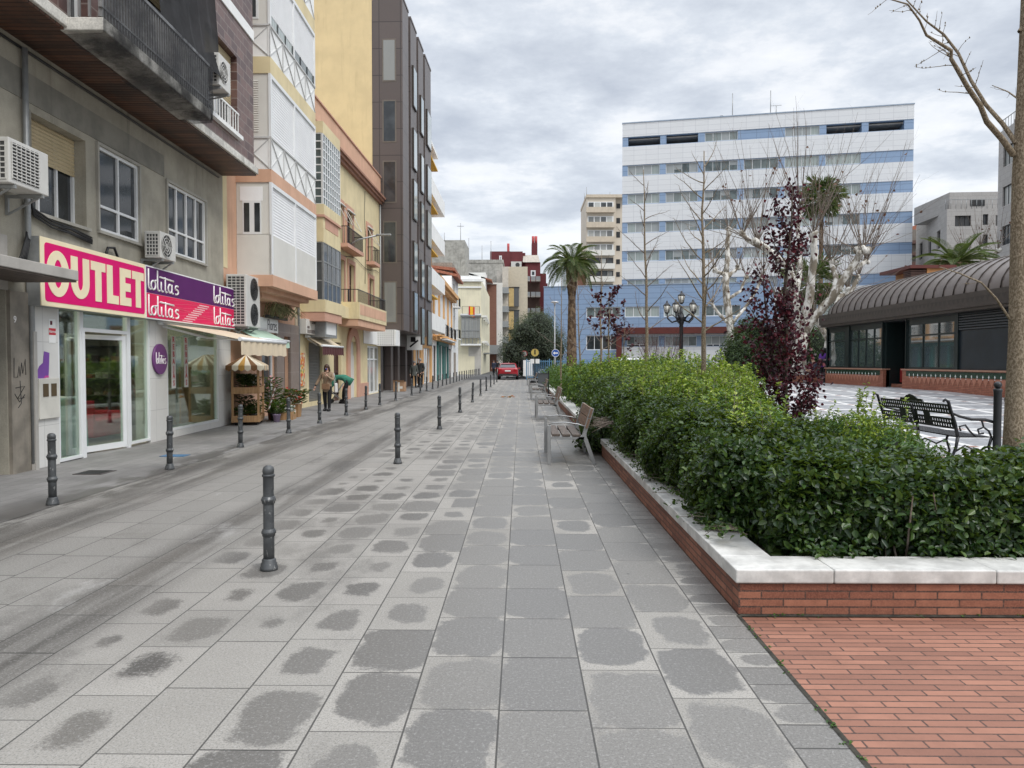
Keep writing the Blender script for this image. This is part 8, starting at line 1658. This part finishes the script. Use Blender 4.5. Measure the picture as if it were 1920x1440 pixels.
# ================================================================== PEOPLE
def skin_mesh(name, joints, edges, radii, root=0, sub=1):
    me = bpy.data.meshes.new('sk'); me.from_pydata(joints, edges, []); o = bpy.data.objects.new('sk', me); COL.objects.link(o)
    m = o.modifiers.new('skin', 'SKIN'); m.use_smooth_shade = True
    sk = me.skin_vertices[0].data if me.skin_vertices else None
    if sk is None:
        bpy.context.view_layer.objects.active = o; sk = me.skin_vertices[0].data
    for i, r in enumerate(radii): sk[i].radius = r if isinstance(r, tuple) else (r, r); sk[i].use_root = (i == root)
    if sub: s_ = o.modifiers.new('sub', 'SUBSURF'); s_.levels = sub; s_.render_levels = sub
    dg = bpy.context.evaluated_depsgraph_get(); res = bpy.data.meshes.new_from_object(o.evaluated_get(dg)); bpy.data.objects.remove(o); res.name = name
    return res
def person(label, loc, rz, coat, trouser, hair, pose, scale=1.0, long_hair=False, shoe=None, bag=None, group=None, mask=None, skirt=.0):
    """pose: joint dict in metres, y forward; body one continuous skin, garments are its children"""
    t = thing('person', label, 'person', loc, rz, group); t.scale = (scale,) * 3; p = {k: Vector(v) for k, v in pose.items()}
    names = ['pelvis', 'belly', 'chest', 'neck', 'head', 'crown', 'sL', 'eL', 'wL', 'hL', 'sR', 'eR', 'wR', 'hR', 'hpL', 'kL', 'aL', 'tL', 'hpR', 'kR', 'aR', 'tR']
    E = [(0, 1), (1, 2), (2, 3), (3, 4), (4, 5), (2, 6), (6, 7), (7, 8), (8, 9), (2, 10), (10, 11), (11, 12), (12, 13), (0, 14), (14, 15), (15, 16), (16, 17), (0, 18), (18, 19), (19, 20), (20, 21)]
    rad = [(.15, .11), (.135, .10), (.15, .105), .052, (.078, .09), .06, .062, .046, .032, .03, .062, .046, .032, .03, .10, .076, .056, .04, .10, .076, .056, .04]
    me = skin_mesh('body', [p[n] for n in names], E, rad, 0, 1)
    M = [SKIN, trouser, shoe or BLACK, coat]; [me.materials.append(m) for m in M]
    ank = (p['aL'].z + p['aR'].z) / 2
    for f in me.polygons:
        c = f.center; dl = min((c - p['hL']).length, (c - p['hR']).length); f.use_smooth = True
        f.material_index = 0 if ((c - p['head']).length < .19 or dl < .10) else (2 if c.z < ank + .03 else (1 if (c - p['chest']).length > .40 and c.z < p['pelvis'].z + .1 else 3))
    body = bpy.data.objects.new('body', me); COL.objects.link(body); body.parent = t
    # face and fingers joined into the same figure mesh's children are kept small
    fw = (p['head'] - p['neck']); fwd = Vector(pose.get('look', (0, 1, 0))).normalized(); up = fw.normalized(); side = fwd.cross(up).normalized(); fwd = up.cross(side).normalized(); hc = p['head'] + up * .01
    bm_ = bmesh.new(); bm_.from_mesh(me); mb = MB()
    mb.ball(hc + fwd * .094 - up * .012, .016, 6, 4, (1, 1, 1.3)); [mb.ball(hc + side * s_ * .082, .022, 6, 4, (.6, .9, 1.2)) for s_ in (-1, 1)]
    mb.cur = 1; [mb.ball(hc + fwd * .084 + side * s_ * .032 + up * .018, .010, 6, 4) for s_ in (-1, 1)]; mb.cur = 2; mb.ball(hc + fwd * .085 - up * .046, .014, 6, 4, (1.6, .6, .5))
    mb.cur = 0
    for wn, hn in (('wL', 'hL'), ('wR', 'hR')):
        d = (p[hn] - p[wn]).normalized(); a = d.orthogonal().normalized(); b_ = d.cross(a)
        for q, ln in ((-.024, .062), (-.008, .075), (.008, .072), (.024, .055)): s0 = p[hn] + a * q + d * .015; mb.tube([s0, s0 + d * ln * .5, s0 + d * ln * .85 + b_ * ln * .35], [.009, .008, .006], 5)
        s0 = p[wn] + d * .03 + a * .02; mb.tube([s0, s0 + a * .03 + d * .025, s0 + a * .038 + d * .055], [.01, .009, .007], 5)
    k0 = len(me.materials); [me.materials.append(m_) for m_ in (SKIN, BLACK, pm('lip', (.30, .08, .07), .5))]; vv = [bm_.verts.new(v) for v in mb.v]
    for f_, i_ in zip(mb.f, mb.mi):
        try: nf = bm_.faces.new([vv[q] for q in f_]); nf.material_index = k0 + i_; nf.smooth = True
        except ValueError: pass
    bm_.to_mesh(me); bm_.free()
    # coat: thicker skin over trunk and arms
    cn = ['pelvis', 'belly', 'chest', 'neckb', 'sL', 'eL', 'wL', 'sR', 'eR', 'wR', 'hem']; p['neckb'] = p['chest'].lerp(p['neck'], .75); p['hem'] = pose.get('hem') and Vector(pose['hem']) or p['pelvis'] + (p['pelvis'] - p['belly']).normalized() * (.10 + skirt); wl = lambda a, b_: p[a].lerp(p[b_], .86)
    J = [p['pelvis'], p['belly'], p['chest'], p['neckb'], p['sL'], p['eL'], wl('eL', 'wL'), p['sR'], p['eR'], wl('eR', 'wR'), p['hem']]; k = 1.16
    cm = skin_mesh('coat', J, [(0, 1), (1, 2), (2, 3), (2, 4), (4, 5), (5, 6), (2, 7), (7, 8), (8, 9), (0, 10)], [(.175, .145), (.165, .135), (.175, .135), .075, .085, .064, .050, .085, .064, .050, (.19, .15)], 0, 1)
    cm.materials.append(coat); [setattr(f, 'use_smooth', True) for f in cm.polygons]; co = bpy.data.objects.new('coat', cm); COL.objects.link(co); co.parent = t
    mb = MB()       # hair cap
    vs = []; fs = []; n, m_ = 14, 8
    for i in range(m_ + 1):
        a = (i / m_) * math.pi * .62
        for j in range(n):
            b_ = 2 * math.pi * j / n; v = up * math.cos(a) * 1.18 + (fwd * math.cos(b_) + side * math.sin(b_)) * math.sin(a); fr = max(0, math.cos(b_)); lift = fr * max(0, a - .95) * .55
            vs.append(hc + up * .012 + v * (.098 + .004 * math.sin(j * 3)) + up * lift * .10 - fwd * .008)
    for i in range(m_):
        for j in range(n): fs.append((i * n + j, i * n + (j + 1) % n, (i + 1) * n + (j + 1) % n, (i + 1) * n + j))
    mb.add(vs, fs, True)
    if long_hair: mb.tube([hc - fwd * .04 + up * .05, hc - fwd * .085 - up * .04, hc - fwd * .10 - up * .16, hc - fwd * .09 - up * .30], [.07, .085, .085, .045], 10); [mb.tube([hc + side * s_ * .07 + up * .06 - fwd * .01, hc + side * s_ * .088 - up * .05 - fwd * .01, hc + side * s_ * .085 - up * .2], [.03, .034, .02], 7) for s_ in (-1, 1)]
    mb.build('hair', hair, t)
    for s_, a_, tn in (('L', 'aL', 'tL'), ('R', 'aR', 'tR')): mb = MB(); d = (p[tn] - p[a_]); d.z = 0; d = d.normalized(); c = p[a_]; mb.tube([Vector((c.x, c.y, .045)) - d * .06, Vector((c.x, c.y, .05)) + d * .04, Vector((c.x, c.y, .035)) + d * .16], [.045, .05, .034], 8); mb.build('shoe', shoe or BLACK, t)
    if mask: mb = MB(); mb.ball(hc + fwd * .068 - up * .042, .045, 10, 6, (1.0, 1.0, .85)); mb.build('face_mask', mask, t)
    return t, p
def stand(stride=.12, armL=None, armR=None, look=(0, 1, 0), lean=0.0):
    d = {'pelvis': (0, 0, .92), 'belly': (0, lean * .3, 1.08), 'chest': (0, lean * .7, 1.30), 'neck': (0, lean + .01, 1.47), 'head': (0, lean + .03, 1.58), 'crown': (0, lean + .03, 1.68), 'sL': (-.18, lean * .8, 1.37), 'sR': (.18, lean * .8, 1.37),
         'hpL': (-.10, 0, .86), 'kL': (-.11, stride * .7, .48), 'aL': (-.11, stride, .09), 'tL': (-.12, stride + .14, .035), 'hpR': (.10, 0, .86), 'kR': (.11, -stride * .2, .48), 'aR': (.11, -stride, .10), 'tR': (.12, -stride + .14, .035), 'look': look}
    (d['eL'], d['wL'], d['hL']) = armL or ((-.24, -.03, 1.10), (-.25, .08, .86), (-.25, .11, .78)); (d['eR'], d['wR'], d['hR']) = armR or ((.24, -.03, 1.10), (.25, .08, .86), (.25, .11, .78)); return d
HB = pm('brown_hair', (.055, .028, .016), .6, .2, 30); HD = pm('dark_hair', (.014, .011, .010), .6, .2, 30); HG = pm('grey_hair', (.25, .24, .23), .7, .1, 30)
BEI = pm('beige_coat', (.29, .21, .14), .85, .1, 6); BLK = pm('black_cloth', (.012, .012, .014), .9, .2, 6); GRN = pm('green_jacket', (.035, .17, .115), .8, .1, 6); DGY = pm('dark_grey_jacket', (.035, .037, .035), .85, .15, 6); GGY = pm('grey_green_jacket', (.085, .09, .08), .85, .15, 6); PRP = pm('purple_cloth', (.10, .03, .22), .85, .1, 6); WCL = pm('white_cloth', (.62, .60, .58), .85, .05, 6); NAVY = pm('navy_cloth', (.03, .035, .06), .85, .1, 6)
g = G(614, 771); sc_ = .87
t, p = person('woman in a beige coat walking on the pavement with a hand at her blue mask', (g.x, g.y, .004), R(172), BEI, BLK, HB, stand(.10, ((-.25, .06, 1.12), (-.10, .20, 1.27), (-.04, .21, 1.36)), ((.33, .0, 1.13), (.42, .10, .90), (.44, .13, .82)), (0, 1, -.15)), sc_, True, skirt=.14, mask=pm('blue_mask', (.03, .05, .22), .8))
mb = MB(); mb.prism([(-.16, -.18), (.13, -.18), (.16, .16), (-.12, .16)], .10, lambda u, v, w_: (-.30 - w_ * .6, u * .8 - .02, .86 + v)); mb.build('white_bag', WCL, t, .03); mb = MB(); mb.tube([(-.30, -.1, 1.0), (-.24, -.05, 1.38), (-.30, .08, 1.0)], .012, 5); mb.build('bag_strap', WCL, t); mb = MB(); mb.tube([(.12, .10, 1.40), (.14, .15, 1.1), (.10, .15, .90)], .016, 5); mb.tube([(-.10, .12, 1.40), (-.10, .15, 1.2), (-.02, .16, 1.0)], .014, 5); mb.box(-.14, .15, .10, .18, .80, 1.0); mb.build('waist_bag', pm('tan_bag', (.24, .14, .08), .7), t, .02)
g = G(646, 757); bend = {'pelvis': (0, -.14, .88), 'belly': (0, .02, .98), 'chest': (0, .26, 1.02), 'neck': (0, .42, .97), 'head': (0, .52, .92), 'crown': (0, .60, .87), 'sL': (-.17, .30, 1.0), 'eL': (-.20, .40, .78), 'wL': (-.14, .48, .58), 'hL': (-.12, .50, .50), 'sR': (.17, .30, 1.0), 'eR': (.20, .38, .76), 'wR': (.12, .50, .62), 'hR': (.10, .53, .54), 'hpL': (-.10, -.12, .83), 'kL': (-.11, -.02, .46), 'aL': (-.11, -.08, .09), 'tL': (-.12, .06, .035), 'hpR': (.10, -.12, .83), 'kR': (.11, .04, .46), 'aR': (.11, .06, .09), 'tR': (.12, .2, .035), 'look': (0, .3, -1)}
t, p = person('person in a green jacket and dark trousers bending far forward over a pushchair', (g.x, g.y, .004), R(98), GRN, BLK, HB, bend, 1.0)
g2 = G(634, 756); t = thing('pushchair', 'small dark pushchair held by the bending person in green', 'pushchair', (g2.x - .05, g2.y, .004), R(98)); mb = MB(); mb.tube([(-.2, -.25, .75), (-.2, .2, .08)], .014, 6); mb.tube([(.2, -.25, .75), (.2, .2, .08)], .014, 6); mb.tube([(-.2, .25, .5), (-.2, -.2, .08)], .014, 6); mb.tube([(.2, .25, .5), (.2, -.2, .08)], .014, 6); mb.tube([(-.2, -.25, .75), (.2, -.25, .75)], .016, 6); mb.build('frame', STEEL, t); mb = MB(); mb.box(-.18, .18, -.08, .22, .35, .40); mb.box(-.18, .18, .20, .25, .35, .72); mb.build('seat', BLK, t, .02)
for x in (-.2, .2):
    for y in (-.2, .2): mb = MB(); mb.cyl((x - .02, y, .08), (x + .02, y, .08), .08, n=12); mb.build('wheel', RUBBER, t)
g = G(776, 727); person('man in a grey green jacket standing left of the pair under the shop sign', (g.x, g.y, .004), R(200), GGY, BLK, HG, stand(.03), .96)
g = G(788, 726.5); person('taller man in a dark jacket standing right of the pair under the shop sign', (g.x, g.y, .004), R(160), DGY, BLK, HG, stand(.03, ((-.24, -.04, 1.1), (-.2, .1, .9), (-.14, .14, .84))), 1.05)
g = G(928, 701); person('person in dark clothes standing on the kerb side of the red car', (at(926, 679, 88).x, 88, -.003), R(150), NAVY, BLK, HD, stand(.1), 1.05)
person('second person in dark clothes just left of the white car', (at(933, 679, 92).x, 92, -.003), R(20), BLK, BLK, HD, stand(.14), 1.05)
person('person in black standing beyond the white car near the parasol', (at(977, 679, 80).x, 80, -.003), R(190), BLK, BLK, HD, stand(.05), 1.05)
g = at(1549, 679, 36.5); t, p = person('person in a purple top with long dark hair leaning at the pavilion corner', (g.x - .1, 36.6, .55), R(-60), PRP, BLK, HD, stand(.05, ((-.26, .05, 1.12), (-.14, .22, 1.02), (-.06, .26, 1.02)), ((.26, .05, 1.12), (.14, .22, 1.0), (.06, .26, 1.0)), (0, 1, -.3), .05), 1.0, True)
mb = MB(); mb.box(-.12, .26, -.24, -.06, .86, 1.16); mb.build('shoulder_bag', BLK, t, .04)
t, p = person('person in dark clothes seated low among the plum leaves beside the pavilion', (at(1528, 679, 37.5).x, 37.5, .55), R(100), NAVY, BLK, HD, {'pelvis': (0, 0, .50), 'belly': (0, .02, .66), 'chest': (0, .06, .88), 'neck': (0, .09, 1.05), 'head': (0, .12, 1.15), 'crown': (0, .12, 1.25), 'sL': (-.18, .07, .95), 'eL': (-.22, .12, .70), 'wL': (-.14, .32, .62), 'hL': (-.10, .38, .60), 'sR': (.18, .07, .95), 'eR': (.22, .12, .70), 'wR': (.14, .32, .62), 'hR': (.10, .38, .60), 'hpL': (-.10, .05, .47), 'kL': (-.12, .45, .48), 'aL': (-.12, .45, .09), 'tL': (-.12, .58, .035), 'hpR': (.10, .05, .47), 'kR': (.12, .45, .48), 'aR': (.12, .45, .09), 'tR': (.12, .58, .035), 'hem': (0, -.02, .46), 'look': (0, 1, -.1)}, 1.0)
t = thing('low_wall', 'low brick wall with stone top under the plane trees by the pavilion', 'wall', (at(1528, 679, 37.5).x + .1, 37.5, .53)); mb = MB(); mb.box(-1.6, .25, -.9, .9, 0, .42); mb.build('brick_base', BRICK_WALL, t); mb = MB(); mb.box(-1.64, .28, -.93, .93, .421, .46); mb.build('coping', MARBLE, t)

# ================================================================== every separate piece of a part becomes a part of its own
SPLIT = set('aerial back_strut balconet_railing balconet_slab balcony balcony_front balcony_moulding balcony_railing balcony_slab bar blind blind_frame bracket chimney_pot corner_post cornice door_frame door_surround edging fin louvre mark mirador_floor mirador_moulding mirador_wall pane plinth post projecting_bay rail recess_wall roof_rib shop_goods shop_pier sill_coping sill_wall slat stripe tile_frieze vertical_slat wall_panel window_frame window_surround ribs frieze_motif zigzag_tile cable front_leg graffiti'.split())
def islands(me, pad=.012):
    n = len(me.vertices); p = list(range(n))
    def f(a):
        while p[a] != a: p[a] = p[p[a]]; a = p[a]
        return a
    for e in me.edges:
        a, b = f(e.vertices[0]), f(e.vertices[1])
        if a != b: p[a] = b
    co = np.array([v.co[:] for v in me.vertices]); r = np.array([f(i) for i in range(n)]); G_ = [[{k}, co[r == k].min(0) - pad, co[r == k].max(0) + pad] for k in sorted(set(r.tolist()))]
    again = True
    while again:
        again = False
        for i in range(len(G_)):
            for j in range(len(G_) - 1, i, -1):
                if (G_[i][1] <= G_[j][2]).all() and (G_[j][1] <= G_[i][2]).all(): G_[i] = [G_[i][0] | G_[j][0], np.minimum(G_[i][1], G_[j][1]), np.maximum(G_[i][2], G_[j][2])]; G_.pop(j); again = True
    lab = {k: i for i, g_ in enumerate(G_) for k in g_[0]}; return np.array([lab[k] for k in r]), len(G_)
for o in [o for o in bpy.data.objects if o.type == 'MESH' and o.parent and (o.name.split('.')[0] in SPLIT or (o.name[:8] == 'branches' and o.parent.name[:12] == 'garden_shrub'))]:
    me = o.data
    if me.users > 1 or len(me.vertices) > 6000: continue
    lab, k = islands(me)
    if not 1 < k <= 100: continue
    for q in range(k):
        idx = np.nonzero(lab == q)[0]; mp_ = {int(a): i for i, a in enumerate(idx)}; pl = [f_ for f_ in me.polygons if f_.vertices[0] in mp_]
        m2 = bpy.data.meshes.new(me.name); m2.from_pydata([me.vertices[int(a)].co[:] for a in idx], [], [[mp_[v] for v in f_.vertices] for f_ in pl]); [m2.materials.append(x) for x in me.materials]
        m2.polygons.foreach_set('material_index', [f_.material_index for f_ in pl]); m2.polygons.foreach_set('use_smooth', [f_.use_smooth for f_ in pl]); m2.update()
        c = o if q == 0 else o.copy()
        if q: COL.objects.link(c)
        c.data = m2
